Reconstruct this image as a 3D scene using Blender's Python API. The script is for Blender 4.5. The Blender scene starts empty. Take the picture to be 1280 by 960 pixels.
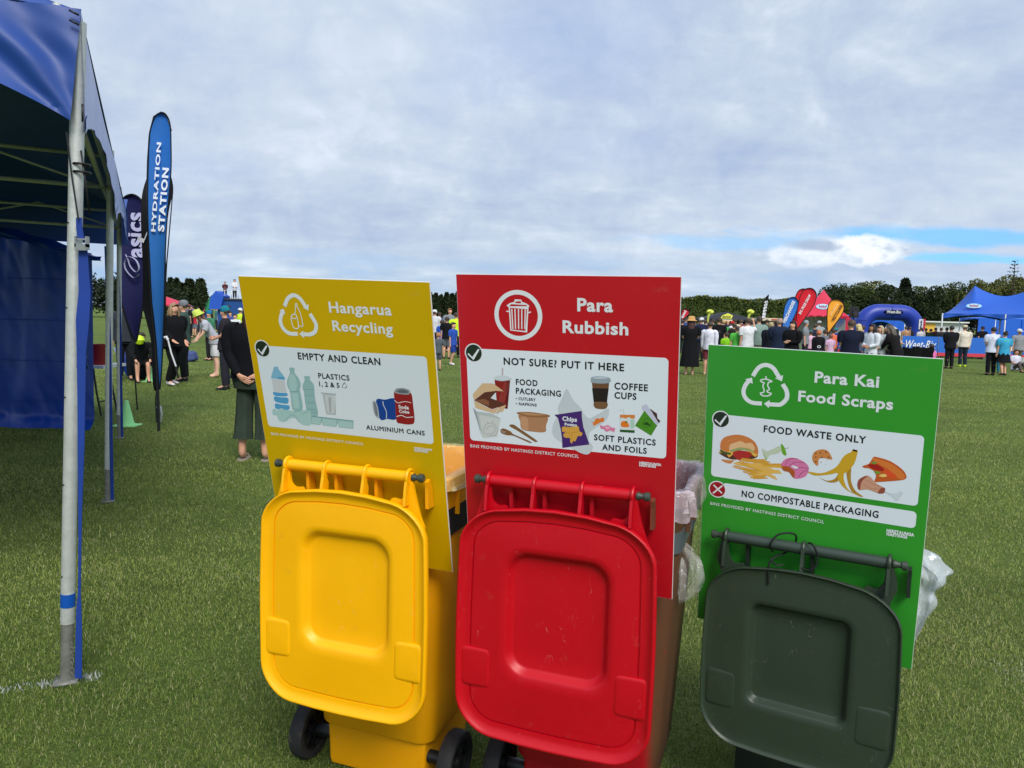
import bpy, bmesh, math, random
import numpy as np
from mathutils import Vector, Matrix, noise
from mathutils.geometry import tessellate_polygon
random.seed(7); np.random.seed(7)
scn = bpy.context.scene
R = math.radians
# ------------------------------------------------------------------ camera
F_PX, PITCH, ROLL, EYE = 930.0, R(5.2), math.atan(0.0274), 1.55
cam_d = bpy.data.cameras.new('camera'); cam = bpy.data.objects.new('camera', cam_d)
scn.collection.objects.link(cam); scn.camera = cam
cam_d.sensor_width = 36; cam_d.lens = F_PX / 1280 * 36
cam_d.clip_start = 0.05; cam_d.clip_end = 3000
_f = Vector((0, math.cos(PITCH), -math.sin(PITCH))); _r = Vector((1, 0, 0)); _u = _r.cross(_f)
CR = math.cos(ROLL) * _r + math.sin(ROLL) * _u; CU = -math.sin(ROLL) * _r + math.cos(ROLL) * _u
m = Matrix((CR, CU, -_f)).transposed().to_4x4(); m.translation = Vector((0, 0, EYE)); cam.matrix_world = m
scn.render.resolution_x = 1024; scn.render.resolution_y = 768
def ray(px, py): return CR * ((px - 640) / F_PX) - CU * ((py - 480) / F_PX) + _f
def G(px, py):                      # where the sight line meets the ground
    d = ray(px, py); t = -EYE / d.z; return Vector((d.x * t, d.y * t, 0))
def at(px, py, Y):                  # where it meets the plane y = Y
    d = ray(px, py); t = Y / d.y; return Vector((d.x * t, Y, EYE + d.z * t))
# ------------------------------------------------------------------ light and sky
SUN_EL, SUN_AZ = 46, 162            # azimuth clockwise from +Y
EXPO = 0.40
scn.view_settings.view_transform = 'Standard'; scn.view_settings.look = 'None'
scn.view_settings.exposure = EXPO; scn.view_settings.gamma = 1
sd = bpy.data.lights.new('sun', 'SUN'); sd.energy = 2.4; sd.angle = R(25); sd.color = (1, .955, .88)
sun = bpy.data.objects.new('sun', sd); scn.collection.objects.link(sun)
sv = Vector((math.sin(R(SUN_AZ)) * math.cos(R(SUN_EL)), math.cos(R(SUN_AZ)) * math.cos(R(SUN_EL)), math.sin(R(SUN_EL))))
sun.rotation_euler = sv.to_track_quat('Z', 'Y').to_euler(); sun.location = sv * 30
class NT:                            # tiny node helper
    def __init__(s, tree): s.t = tree
    def n(s, typ, **kw):
        x = s.t.nodes.new(typ)
        ins = kw.pop('ins', {})
        for k, v in kw.items(): setattr(x, k, v)
        for k, v in ins.items():
            if isinstance(v, bpy.types.NodeSocket): s.t.links.new(v, x.inputs[k])
            else: x.inputs[k].default_value = v
        return x
    def m(s, op, a, b=0.0, c=None, clamp=False):
        x = s.t.nodes.new('ShaderNodeMath'); x.operation = op; x.use_clamp = clamp
        for i, v in enumerate((a, b, c)):
            if v is None: continue
            if isinstance(v, bpy.types.NodeSocket): s.t.links.new(v, x.inputs[i])
            else: x.inputs[i].default_value = v
        return x.outputs[0]
    def mix(s, f, a, b, mode='MIX'):
        x = s.t.nodes.new('ShaderNodeMix'); x.data_type = 'RGBA'; x.blend_type = mode
        for i, v in ((0, f), (6, a), (7, b)):
            if isinstance(v, bpy.types.NodeSocket): s.t.links.new(v, x.inputs[i])
            else: x.inputs[i].default_value = v if i == 0 else (tuple(v) + (1,))[:4]
        return x.outputs[2]
    def ramp(s, f, stops):
        x = s.t.nodes.new('ShaderNodeValToRGB'); e = x.color_ramp.elements
        while len(e) < len(stops): e.new(.5)
        for el, (p, c) in zip(e, stops):
            el.position = p; el.color = (tuple(c) + (1,))[:4] if hasattr(c, '__len__') else (c, c, c, 1)
        s.t.links.new(f, x.inputs[0]); return x.outputs[0]
    def ss(s, v, a, b):              # smoothstep
        x = s.t.nodes.new('ShaderNodeMapRange'); x.interpolation_type = 'SMOOTHSTEP'
        s.t.links.new(v, x.inputs[0]); x.inputs[1].default_value = a; x.inputs[2].default_value = b
        return x.outputs[0]
def lin(c):
    return tuple(((v / 255) / 12.92 if v <= 10 else ((v / 255 + .055) / 1.055) ** 2.4) for v in c)
world = bpy.data.worlds.new('World'); scn.world = world; world.use_nodes = True
wt = world.node_tree; wt.nodes.clear(); N = NT(wt)
sky = N.n('ShaderNodeTexSky', sky_type='NISHITA', sun_disc=False, sun_elevation=R(SUN_EL), sun_rotation=R(SUN_AZ), air_density=1.0, dust_density=.6, ozone_density=1.6)
tc = N.n('ShaderNodeTexCoord'); sp = N.n('ShaderNodeSeparateXYZ', ins={0: tc.outputs['Generated']})
X_, Y_, Z_ = sp.outputs
zc = N.m('ADD', N.m('MAXIMUM', Z_, 0.0), .24)
cl = N.n('ShaderNodeCombineXYZ', ins={0: N.m('DIVIDE', X_, zc), 1: N.m('DIVIDE', Y_, zc), 2: .0})
def wn(scale, det, rough, dist=0, off=(0, 0, 0), st=(1, 1, 1)):
    mp = N.n('ShaderNodeMapping', ins={0: cl.outputs[0], 1: off, 3: st})
    return N.n('ShaderNodeTexNoise', ins={'Vector': mp.outputs[0], 'Scale': scale, 'Detail': det, 'Roughness': rough, 'Distortion': dist}).outputs[0]
SKY = 10.0                           # background strength below is 0.1
def K(c, k=1.0): return tuple(v * SKY * k for v in lin(c))
n1 = wn(1.3, 6, .55, .4, (3.1, 1.4, 0)); n2 = wn(4.2, 7, .6, .3, (0.3, 7.2, 0), (1, 1.4, 1)); n3 = wn(.5, 3, .5, 0, (5, 2, 0))
nf = N.n('ShaderNodeTexNoise', ins={'Vector': tc.outputs['Generated'], 'Scale': 13, 'Detail': 8, 'Roughness': .62, 'Distortion': .5}).outputs[0]
dens = N.m('ADD', N.m('ADD', N.m('MULTIPLY', n1, .36), N.m('MULTIPLY', n2, .28)), N.m('MULTIPLY', nf, .36))
cloud = N.ramp(dens, [(.36, K((148, 167, 197))), (.46, K((165, 180, 202))), (.54, K((178, 191, 208))), (.63, K((198, 208, 221)))])
big = N.ss(n3, .35, .65)
cloud = N.mix(N.m('MULTIPLY', big, .32), cloud, K((202, 211, 225)))
dkp = N.m('MULTIPLY', N.ss(wn(.75, 4, .5, .2, (6.2, 3.3, 0)), .5, .68), .45)
cloud = N.mix(dkp, cloud, K((140, 164, 206)))
blue = N.mix(.5, sky.outputs[0], K((118, 165, 222)))
hole = N.m('MULTIPLY', N.ss(wn(1.9, 6, .55, .5, (9.3, 4.1, 0)), .68, .76), .6)
col = N.mix(hole, cloud, blue)
# direction coordinates ahead: u to the right, v up
yp = N.m('MAXIMUM', Y_, .05); U = N.m('DIVIDE', X_, yp); V = N.m('DIVIDE', Z_, yp); ahead = N.ss(Y_, .1, .3)
uv = N.n('ShaderNodeCombineXYZ', ins={0: U, 1: V, 2: 0.})
def un(scale, det, rough, st, off=(0, 0, 0)):
    mp = N.n('ShaderNodeMapping', ins={0: uv.outputs[0], 1: off, 3: st})
    return N.n('ShaderNodeTexNoise', ins={'Vector': mp.outputs[0], 'Scale': scale, 'Detail': det, 'Roughness': rough}).outputs[0]
# low banks of pale cloud with clear streaks towards the horizon
st = un(7, 7, .6, (1, 5, 1), (2, 3, 0)); low = N.m('MULTIPLY', N.m('SUBTRACT', 1.0, N.ss(V, .02, .13)), ahead)
band = N.ramp(st, [(.36, K((150, 180, 212))), (.48, K((166, 186, 206))), (.58, K((184, 200, 216))), (.7, K((212, 222, 232)))])
col = N.mix(N.m('MULTIPLY', low, .85), col, band)
def blob(cu, cv, ru, rv, soft, nz, amp):
    a = N.m('DIVIDE', N.m('SUBTRACT', U, cu), ru); b = N.m('DIVIDE', N.m('SUBTRACT', V, cv), rv)
    d = N.m('SQRT', N.m('ADD', N.m('MULTIPLY', a, a), N.m('MULTIPLY', b, b)))
    d = N.m('ADD', d, N.m('MULTIPLY', N.m('SUBTRACT', nz, .5), amp))
    return N.m('MULTIPLY', N.m('SUBTRACT', 1.0, N.ss(d, 1 - soft, 1 + soft)), ahead)
nb = un(9, 7, .6, (1, 3.4, 1)); nc = un(26, 7, .62, (1, 1.7, 1), (4, 1, 0)); ng = un(13, 6, .6, (1, 5, 1), (7, 7, 0))
col = N.mix(N.m('MULTIPLY', blob(.56, .121, .16, .011, .6, nb, 3.0), .75), col, K((104, 184, 240)))
col = N.mix(N.m('MULTIPLY', blob(.60, .094, .10, .006, .5, ng, 2.4), .8), col, K((120, 196, 244)))
col = N.mix(N.m('MULTIPLY', blob(.30, .105, .12, .010, .6, ng, 2.2), .5), col, K((128, 190, 236)))
cumc = N.ramp(nc, [(.34, K((176, 190, 208))), (.48, K((214, 222, 230))), (.62, K((240, 242, 244)))])
col = N.mix(blob(.462, .100, .052, .021, .22, nc, 1.9), col, cumc)
col = N.mix(blob(.385, .090, .060, .013, .35, nc, 2.2), col, N.mix(.5, cumc, K((198, 210, 224))))
col = N.mix(N.m('MULTIPLY', blob(.395, .104, .030, .007, .5, nc, 1.6), .9), col, K((158, 172, 194)))
bg = N.n('ShaderNodeBackground', ins={0: col, 1: .1}); wo = N.n('ShaderNodeOutputWorld', ins={0: bg.outputs[0]})

# ------------------------------------------------------------------ materials
MATS = {}
def mat(name, col, rough=.6, metal=0, bump=0, bscale=60, var=0, vscale=8, coat=0, spec=.5, dirt_or_reflect=None, trans=0, scuff=0):
    """procedural material; col is sRGB 0-255"""
    if name in MATS: return MATS[name]
    M = bpy.data.materials.new(name); M.use_nodes = True; t = M.node_tree; N = NT(t)
    b = t.nodes['Principled BSDF']; b.inputs['Roughness'].default_value = rough; b.inputs['Metallic'].default_value = metal
    b.inputs['Specular IOR Level'].default_value = spec; b.inputs['Coat Weight'].default_value = coat
    c = lin(col); obj = N.n('ShaderNodeTexCoord').outputs['Object']
    b.inputs['Base Color'].default_value = c + (1,)
    if var:
        nz = N.n('ShaderNodeTexNoise', ins={'Vector': obj, 'Scale': vscale, 'Detail': 6, 'Roughness': .6}).outputs[0]
        cc = N.mix(N.ss(nz, .3, .7), tuple(v * (1 - var) for v in c), tuple(min(1, v * (1 + var * .8)) for v in c))
        if dirt_or_reflect:
            nd = N.n('ShaderNodeTexNoise', ins={'Vector': obj, 'Scale': dirt_or_reflect[2], 'Detail': 8, 'Roughness': .72}).outputs[0]
            df = N.m('MULTIPLY', N.ss(nd, dirt_or_reflect[3], dirt_or_reflect[3] + .14), dirt_or_reflect[1])
            if len(dirt_or_reflect) > 4:            # grass reflection painted as brown on the right hand side only
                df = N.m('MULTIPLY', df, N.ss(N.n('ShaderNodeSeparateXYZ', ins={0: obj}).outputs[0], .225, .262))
            cc = N.mix(df, cc, lin(dirt_or_reflect[0]))
        if scuff:
            mp = N.n('ShaderNodeMapping', ins={0: obj, 2: (.3, .2, .5), 3: (1, 1, .35)})
            sc_ = N.n('ShaderNodeTexNoise', ins={'Vector': mp.outputs[0], 'Scale': 11, 'Detail': 3, 'Roughness': .7}).outputs[0]
            ln = N.m('SUBTRACT', 1.0, N.ss(N.m('ABSOLUTE', N.m('SUBTRACT', sc_, .56)), .0, .0022)); sel = N.ss(N.n('ShaderNodeTexNoise', ins={'Vector': obj, 'Scale': 26, 'Detail': 2}).outputs[0], .56, .62)
            spk = N.ss(N.n('ShaderNodeTexNoise', ins={'Vector': obj, 'Scale': 150, 'Detail': 2}).outputs[0], .73, .77)
            cc = N.mix(N.m('MULTIPLY', N.m('MAXIMUM', N.m('MULTIPLY', ln, sel), N.m('MULTIPLY', spk, .6)), scuff), cc, (.55, .53, .48))
        t.links.new(cc, b.inputs['Base Color'])
        t.links.new(N.m('ADD', N.m('MULTIPLY', nz, .18), rough - .09, clamp=True), b.inputs['Roughness'])
    if bump:
        nb = N.n('ShaderNodeTexNoise', ins={'Vector': obj, 'Scale': bscale, 'Detail': 4, 'Roughness': .6}).outputs[0]
        bm = N.n('ShaderNodeBump', ins={'Height': nb, 'Strength': bump, 'Distance': .01}); t.links.new(bm.outputs[0], b.inputs['Normal'])
    if trans:
        tr = N.n('ShaderNodeBsdfTransparent'); mx = N.n('ShaderNodeMixShader', ins={0: trans, 1: b.outputs[0], 2: tr.outputs[0]})
        t.links.new(mx.outputs[0], t.nodes['Material Output'].inputs[0])
    MATS[name] = M; return M
def cloth(col):
    return mat('fabric_%d_%d_%d' % tuple(col), col, .9, bump=.25, bscale=40, var=.14, vscale=9, spec=.2)
def ink(c):
    if c == 'w': return mat('ink_white', (226, 230, 234), .38)
    if c == 'k': return mat('ink_black', (22, 24, 28), .38)
    return mat('ink_%d_%d_%d' % tuple(c), c, .38)
# ------------------------------------------------------------------ mesh helpers
def link(o, parent=None):
    scn.collection.objects.link(o)
    if parent is not None: o.parent = parent
    return o
def empty(name, loc=(0, 0, 0), rz=0.0):
    o = bpy.data.objects.new(name, None); o.location = loc; o.rotation_euler = (0, 0, rz); o.empty_display_size = .2
    return link(o)
def tag(o, label=None, cat=None, group=None, kind=None):
    for k, v in (('label', label), ('category', cat), ('group', group), ('kind', kind)):
        if v: o[k] = v
    return o
class MB:
    def __init__(s): s.v = []; s.f = []; s.mi = []; s.cur = 0
    def add(s, vs, fs):
        o = len(s.v); s.v += [tuple(p) for p in vs]; s.f += [tuple(i + o for i in f) for f in fs]; s.mi += [s.cur] * len(fs); return s
    def box(s, c, d, rz=0, M=None):
        x, y, z = (k / 2 for k in d); P = [Vector((a * x, b * y, e * z)) for e in (-1, 1) for a, b in ((-1, -1), (1, -1), (1, 1), (-1, 1))]
        if rz: P = [Matrix.Rotation(rz, 3, 'Z') @ p for p in P]
        if M is not None: P = [M @ p for p in P]
        return s.add([p + Vector(c) for p in P], [(3, 2, 1, 0), (4, 5, 6, 7), (0, 1, 5, 4), (1, 2, 6, 5), (2, 3, 7, 6), (3, 0, 4, 7)])
    def rings(s, rs, cap=True, closed=False):
        n = len(rs[0]); o = len(s.v); k = len(rs); V = [p for r in rs for p in r]; F = []
        for i in range(k if closed else k - 1):
            a, b = i * n, ((i + 1) % k) * n
            F += [(a + j, a + (j + 1) % n, b + (j + 1) % n, b + j) for j in range(n)]
        if cap and not closed: F += [tuple(range(n))[::-1], tuple((k - 1) * n + j for j in range(n))]
        return s.add(V, F)
    def tube(s, pts, r, n=10, cap=True, flat=1.0, closed=False):
        pts = [Vector(p) for p in pts]; rr = r if hasattr(r, '__len__') else [r] * len(pts); out = []; up = None
        for i, p in enumerate(pts):
            a = pts[i - 1] if (i or closed) else p; b = pts[(i + 1) % len(pts)] if (i < len(pts) - 1 or closed) else p
            t = (b - a).normalized()
            if up is None: up = Vector((0, 0, 1)) if abs(t.z) < .9 else Vector((0, 1, 0))
            x = t.cross(up); x = x.normalized() if x.length > 1e-6 else Vector((1, 0, 0)); y = x.cross(t).normalized(); up = y
            out.append([p + (x * math.cos(q) + y * math.sin(q) * flat) * rr[i] for q in (2 * math.pi * j / n for j in range(n))])
        return s.rings(out, cap, closed)
    def lathe(s, prof, n=24, c=(0, 0, 0), axis='Z', cap=True):
        out = []
        for r, h in prof:
            ring = []
            for j in range(n):
                q = 2 * math.pi * j / n; a, b = r * math.cos(q), r * math.sin(q)
                ring.append(Vector(c) + (Vector((a, b, h)) if axis == 'Z' else Vector((h, a, b)) if axis == 'X' else Vector((b, h, a))))
            out.append(ring)
        return s.rings(out, cap)
    def ell(s, rs, n=16, cap=True, fold=0, nf=9, ph=0):   # rings (cx,cy,cz,rx,ry)
        out = []
        for i, (cx, cy, cz, rx, ry) in enumerate(rs):
            k = fold * i / max(1, len(rs) - 1)
            out.append([Vector((cx + rx * (1 + k * math.sin(nf * q + ph)) * math.cos(q), cy + ry * (1 + k * math.sin(nf * q + ph)) * math.sin(q), cz)) for q in (2 * math.pi * j / n for j in range(n))])
        return s.rings(out, cap)
    def grid(s, fn, nu, nv):
        V = [fn(i / nu, j / nv) for j in range(nv + 1) for i in range(nu + 1)]
        F = [(j * (nu + 1) + i, j * (nu + 1) + i + 1, (j + 1) * (nu + 1) + i + 1, (j + 1) * (nu + 1) + i) for j in range(nv) for i in range(nu)]
        return s.add(V, F)
    def poly(s, pts3):
        tr = tessellate_polygon([[Vector(p) for p in pts3]]); return s.add(pts3, [tuple(t) for t in tr])
    def prism(s, pts, d):            # pts 3D outline, extruded by vector d
        n = len(pts); a = [Vector(p) for p in pts]; b = [p + Vector(d) for p in a]
        tr = tessellate_polygon([a]); F = [tuple(t) for t in tr] + [tuple(i + n for i in t)[::-1] for t in tr]
        F += [(i, (i + 1) % n, (i + 1) % n + n, i + n) for i in range(n)]
        return s.add(a + b, F)
    def warp(s, fn): s.v = [tuple(fn(Vector(p))) for p in s.v]; return s
    def build(s, name, mats, parent=None, smooth=True, angle=38, normals=True):
        me = bpy.data.meshes.new(name); me.from_pydata(s.v, [], s.f)
        ms = mats if isinstance(mats, (list, tuple)) else [mats]
        for m_ in ms: me.materials.append(m_)
        if any(s.mi): me.polygons.foreach_set('material_index', s.mi)
        if normals:
            bm = bmesh.new(); bm.from_mesh(me); bmesh.ops.recalc_face_normals(bm, faces=bm.faces)
            if smooth:
                for e in bm.edges:
                    if len(e.link_faces) == 2 and e.calc_face_angle(0) > R(angle): e.smooth = False
            bm.to_mesh(me); bm.free()
        if smooth: me.polygons.foreach_set('use_smooth', [True] * len(me.polygons))
        me.update(); return link(bpy.data.objects.new(name, me), parent)
def smooth_pts(P, closed, k=5):
    n = len(P); out = []; P = [Vector(p) for p in P]
    for i in range(n if closed else n - 1):
        if closed: p0, p1, p2, p3 = P[i - 1], P[i], P[(i + 1) % n], P[(i + 2) % n]
        else: p0, p1, p2, p3 = P[max(i - 1, 0)], P[i], P[i + 1], P[min(i + 2, n - 1)]
        for j in range(k):
            t = j / k; out.append(.5 * ((2 * p1) + (p2 - p0) * t + (2 * p0 - 5 * p1 + 4 * p2 - p3) * t * t + (3 * p1 - p0 - 3 * p2 + p3) * t ** 3))
    if not closed: out.append(P[-1])
    return out
def rrect(hw, hh, r, n=6, bulge=0):   # rounded rectangle outline as 2D points
    out = []
    for k, (sx, sy) in enumerate(((1, 1), (-1, 1), (-1, -1), (1, -1))):
        for j in range(n + 1):
            q = math.pi / 2 * (k + j / n); out.append((sx * (hw - r) + r * math.cos(q), sy * (hh - r) + r * math.sin(q)))
        a, b = out[-1], ((-1, 1), (-1, -1), (1, -1), (1, 1))[k]
        q = math.pi / 2 * (k + 1); nx = (b[0] * (hw - r) + r * math.cos(q), b[1] * (hh - r) + r * math.sin(q))
        for t in (.25, .5, .75): out.append((a[0] + (nx[0] - a[0]) * t, a[1] + (nx[1] - a[1]) * t))
    if bulge: out = [(x * (1 + bulge * (1 - (y / hh) ** 2)), y * (1 + bulge * (1 - (x / hw) ** 2))) for x, y in out]
    return out
_fc = {}
def text_mesh(txt, bold, res=3, space=1.07):
    if txt.isupper(): space = 1.13
    k = (txt, bold)
    if k in _fc: return _fc[k]
    cu = bpy.data.curves.new('t', 'FONT'); cu.body = txt; cu.size = 1; cu.offset = bold; cu.resolution_u = res; cu.space_character = space
    o = bpy.data.objects.new('t', cu); scn.collection.objects.link(o)
    dg = bpy.context.evaluated_depsgraph_get(); dg.update(); e = o.evaluated_get(dg); me = e.to_mesh()
    V = [(v.co.x, v.co.y) for v in me.vertices]; Fs = [tuple(p.vertices) for p in me.polygons]; e.to_mesh_clear()
    bpy.data.objects.remove(o); bpy.data.curves.remove(cu)
    if 'M' in txt and bold > 0:      # the emboldened outline of M folds over itself: redraw it
        par = list(range(len(V)))
        def find(a):
            while par[a] != a: a = par[a]
            return a
        for f in Fs:
            for q in f[1:]: par[find(q)] = find(f[0])
        isl = {}
        for i in range(len(V)): isl.setdefault(find(i), []).append(i)
        for r_, idx in isl.items():
            xs = [V[i][0] for i in idx]; ys = [V[i][1] for i in idx]
            if len(idx) == 15 and abs((max(xs) - min(xs)) - .64 - 2 * bold) < .03 and abs((max(ys) - min(ys)) - .69 - 2 * bold) < .03:
                Fs = [f for f in Fs if f[0] >= len(par) or find(f[0]) != r_]; o_ = len(V); x0, x1, y0, y1 = min(xs), max(xs), min(ys), max(ys); cx = (x0 + x1) / 2; t = .10 + 2 * bold
                V = V + [(x1, y1), (x1 - t, y1), (cx, .40 + bold), (x0 + t, y1), (x0, y1), (x0, y0), (x0 + t, y0), (x0 + t, .53 - 1.2 * bold), (cx - .012, .27 - bold), (cx + .012, .27 - bold), (x1 - t, .53 - 1.2 * bold), (x1 - t, y0), (x1, y0)]
                Fs = Fs + [(o_ + 5, o_ + 6, o_ + 7, o_ + 3, o_ + 4), (o_ + 3, o_ + 7, o_ + 8, o_ + 2), (o_ + 2, o_ + 8, o_ + 9), (o_ + 2, o_ + 9, o_ + 10, o_ + 1), (o_ + 1, o_ + 10, o_ + 11, o_ + 12, o_)]
    _fc[k] = (V, Fs); return _fc[k]
CAPH = max(p[1] for p in text_mesh('H', 0)[0])
def lettering(name, txt, fn, w, cap, m_, parent, bold=.01):
    """flat letters; fn(u,v) gives the point for u along the line (0..w) and v up (cap = capital height)"""
    V, Fs = text_mesh(txt, bold); x0 = min(p[0] for p in V); x1 = max(p[0] for p in V); b = MB()
    b.add([fn((p[0] - x0) / (x1 - x0) * w, p[1] / CAPH * cap) for p in V], Fs)
    return b.build(name, m_, parent, smooth=False, normals=False)
# ------------------------------------------------------------------ ground
def ground_mat():
    M = bpy.data.materials.new('lawn'); M.use_nodes = True; t = M.node_tree; N = NT(t); b = t.nodes['Principled BSDF']
    o = N.n('ShaderNodeTexCoord').outputs['Object']
    def nz(s, d=6, r=.6, st=(1, 1, 1)):
        mp = N.n('ShaderNodeMapping', ins={0: o, 3: st}); return N.n('ShaderNodeTexNoise', ins={'Vector': mp.outputs[0], 'Scale': s, 'Detail': d, 'Roughness': r}).outputs[0]
    c = N.mix(N.ss(nz(.12), .35, .65), lin((98, 116, 56)), lin((110, 126, 64)))
    c = N.mix(N.ss(nz(1.1), .35, .65), c, lin((88, 108, 50)))
    c = N.mix(N.m('MULTIPLY', N.ss(nz(.5, 5, .6, (.5, 2.2, 1)), .42, .62), .6), c, lin((112, 132, 66)))
    c = N.mix(N.m('MULTIPLY', N.ss(nz(22, 4, .7), .52, .72), .5), c, lin((134, 138, 88)))
    c = N.mix(N.m('MULTIPLY', N.ss(nz(60, 3, .7), .5, .66), .55), c, lin((58, 72, 36)))
    t.links.new(c, b.inputs['Base Color']); b.inputs['Roughness'].default_value = .95; b.inputs['Specular IOR Level'].default_value = .1
    bm = N.n('ShaderNodeBump', ins={'Height': N.m('ADD', nz(60, 4, .7), N.m('MULTIPLY', nz(14, 3), .7)), 'Strength': .9, 'Distance': .04}); t.links.new(bm.outputs[0], b.inputs['Normal'])
    return M
b = MB()
b.add([(-900, -60, 0), (900, -60, 0), (900, 1500, 0), (-900, 1500, 0)], [(0, 1, 2, 3)])
tag(b.build('ground', ground_mat(), smooth=False), kind='structure')
def grass():
    rng = np.random.default_rng(3); XY = []; 
    for y0, y1, d in ((1.5, 3, 19000), (3, 4.5, 14000), (4.5, 7, 6800), (7, 11, 2800), (11, 18, 1000), (18, 30, 260)):
        xw = .86 * y1 + .7; n = int(d * (y1 - y0) * 2 * xw); x = rng.uniform(-xw, xw, n); y = rng.uniform(y0, y1, n)
        k = np.abs(x) < .86 * y + .65; XY.append(np.stack([x[k], y[k]], 1))
    P = np.concatenate(XY); n = len(P); x, y = P.T
    def fbm(s, ph):
        return (np.sin(x * s + ph + 1.7 * np.sin(y * s * .7 + ph)) + np.sin(y * s * 1.3 + 2 * ph + 1.3 * np.sin(x * s * .9)) + .6 * np.sin((x + y) * s * 2.3 + ph * 3)) / 2.6
    dist = np.hypot(x, y); patch = fbm(1.3, .5); fine = fbm(7.5, 2.2); clump = fbm(19., 4.)
    L = rng.uniform(.010, .030, n) * (1 + .25 * fine + .25 * clump) * np.clip(.9 + dist * .022, .9, 1.4)
    Wd = rng.uniform(.0014, .0030, n) * np.where(dist < 4.6, 1, 1.35) * np.clip(dist / 3.2, .85, 7)
    ang = rng.uniform(0, 2 * np.pi, n); lean = rng.uniform(.3, 1.75, n)
    la = rng.uniform(0, 2 * np.pi, n)
    dx, dy = np.cos(la), np.sin(la); px_, py_ = np.cos(ang) * Wd / 2, np.sin(ang) * Wd / 2
    V = np.zeros((n, 5, 3)); h1 = L * .55 * np.cos(lean * .5); s1 = L * .55 * np.sin(lean * .5); h2 = h1 + L * .45 * np.cos(lean * 1.25); s2 = s1 + L * .45 * np.sin(lean * 1.25)
    for i, (sg, hh, ss_) in enumerate(((1, 0, 0), (-1, 0, 0), (-.75, h1, s1), (.75, h1, s1), (0, h2, s2))):
        V[:, i, 0] = x + px_ * sg + dx * ss_; V[:, i, 1] = y + py_ * sg + dy * ss_; V[:, i, 2] = hh
    V[:, :2, 2] = -.003
    g1 = np.array(lin((116, 142, 60))); g2 = np.array(lin((168, 178, 96))); st = np.array(lin((188, 184, 136))); dk = np.array(lin((76, 100, 40)))
    t = np.clip(.5 + .35 * patch + rng.normal(0, .3, n), 0, 1)[:, None]; C = g1 * (1 - t) + g2 * t
    worn = np.clip(fbm(.62, 1.9) * 1.3 - .25, 0, 1) * .38; wc = np.array(lin((150, 148, 92))); kw = (rng.random(n) < worn)[:, None]; C = np.where(kw, wc, C); L = L * (1 - .35 * worn)
    kd = (rng.random(n) < .26)[:, None]; C = np.where(kd, dk, C)
    ks = (rng.random(n) < .10 + .06 * np.clip(fine, 0, 1) + .05 * np.clip(patch, 0, 1))[:, None]; C = np.where(ks, st * rng.uniform(.75, 1.05, (n, 1)), C)
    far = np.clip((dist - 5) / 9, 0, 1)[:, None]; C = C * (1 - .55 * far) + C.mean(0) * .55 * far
    big = fbm(.9, 3.3) * .6 + fbm(2.6, 1.1) * .5 + np.sin(y * 2.1 + 1.5 * np.sin(x * .8)) * .35; C = C * (1 + .17 * np.clip(big, -1.3, 1.3))[:, None] * np.array([1.02, 1.0, .97]) ** big[:, None]
    # worn straw coloured tuft at the right and chalked grass by the tent leg
    d = np.hypot((x - 2.42) / .22, (y - 3.25) / .16); C = np.where(((d < 1) & (rng.random(n) < .22))[:, None], np.array(lin((196, 192, 166))), C)
    a_, b_ = G(-30, 868), G(82, 853); ux, uy = (b_ - a_).x, (b_ - a_).y; LL = ux * ux + uy * uy
    tt = np.clip(((x - a_.x) * ux + (y - a_.y) * uy) / LL, -5, 1.12); dd = np.hypot(x - a_.x - tt * ux, y - a_.y - tt * uy)
    c2 = G(115, 848); d2 = np.hypot(x - c2.x, y - c2.y)
    kc = ((dd < .035) & (rng.random(n) < .48 + .4 * fine)) | ((d2 < .035) & (rng.random(n) < .8)); C = np.where(kc[:, None], np.array(lin((218, 222, 226))), C)
    F = np.arange(n)[:, None] * 5; kn = dist < 4.6       # bent blades near by, single faces further off
    quads = (F + np.array([[0, 1, 2, 3]]))[kn]; tris = np.concatenate([(F + np.array([[3, 2, 4]]))[kn], (F + np.array([[0, 1, 4]]))[~kn]])
    me = bpy.data.meshes.new('grass'); me.vertices.add(n * 5); me.vertices.foreach_set('co', V.ravel()); nq = len(quads); nt = len(tris)
    lv = np.concatenate([quads.ravel(), tris.ravel()]); me.loops.add(len(lv)); me.loops.foreach_set('vertex_index', lv)
    me.polygons.add(nq + nt); me.polygons.foreach_set('loop_start', np.concatenate([np.arange(nq) * 4, nq * 4 + np.arange(nt) * 3]))
    me.update(calc_edges=True)
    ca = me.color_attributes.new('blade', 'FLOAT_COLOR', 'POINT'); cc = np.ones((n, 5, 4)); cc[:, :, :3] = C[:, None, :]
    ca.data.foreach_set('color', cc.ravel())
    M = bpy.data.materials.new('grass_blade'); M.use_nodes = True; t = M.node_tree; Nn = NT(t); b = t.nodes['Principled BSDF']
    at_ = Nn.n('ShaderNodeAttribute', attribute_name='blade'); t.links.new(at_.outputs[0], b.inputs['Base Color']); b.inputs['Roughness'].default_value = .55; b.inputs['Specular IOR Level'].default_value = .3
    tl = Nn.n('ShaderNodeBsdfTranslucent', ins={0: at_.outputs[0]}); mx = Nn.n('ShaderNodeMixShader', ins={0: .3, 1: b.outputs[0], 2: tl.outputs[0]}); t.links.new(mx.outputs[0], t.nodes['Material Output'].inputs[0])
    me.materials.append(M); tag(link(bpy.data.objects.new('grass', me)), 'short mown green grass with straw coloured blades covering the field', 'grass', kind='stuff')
    print('blades', n)
grass()

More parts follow.
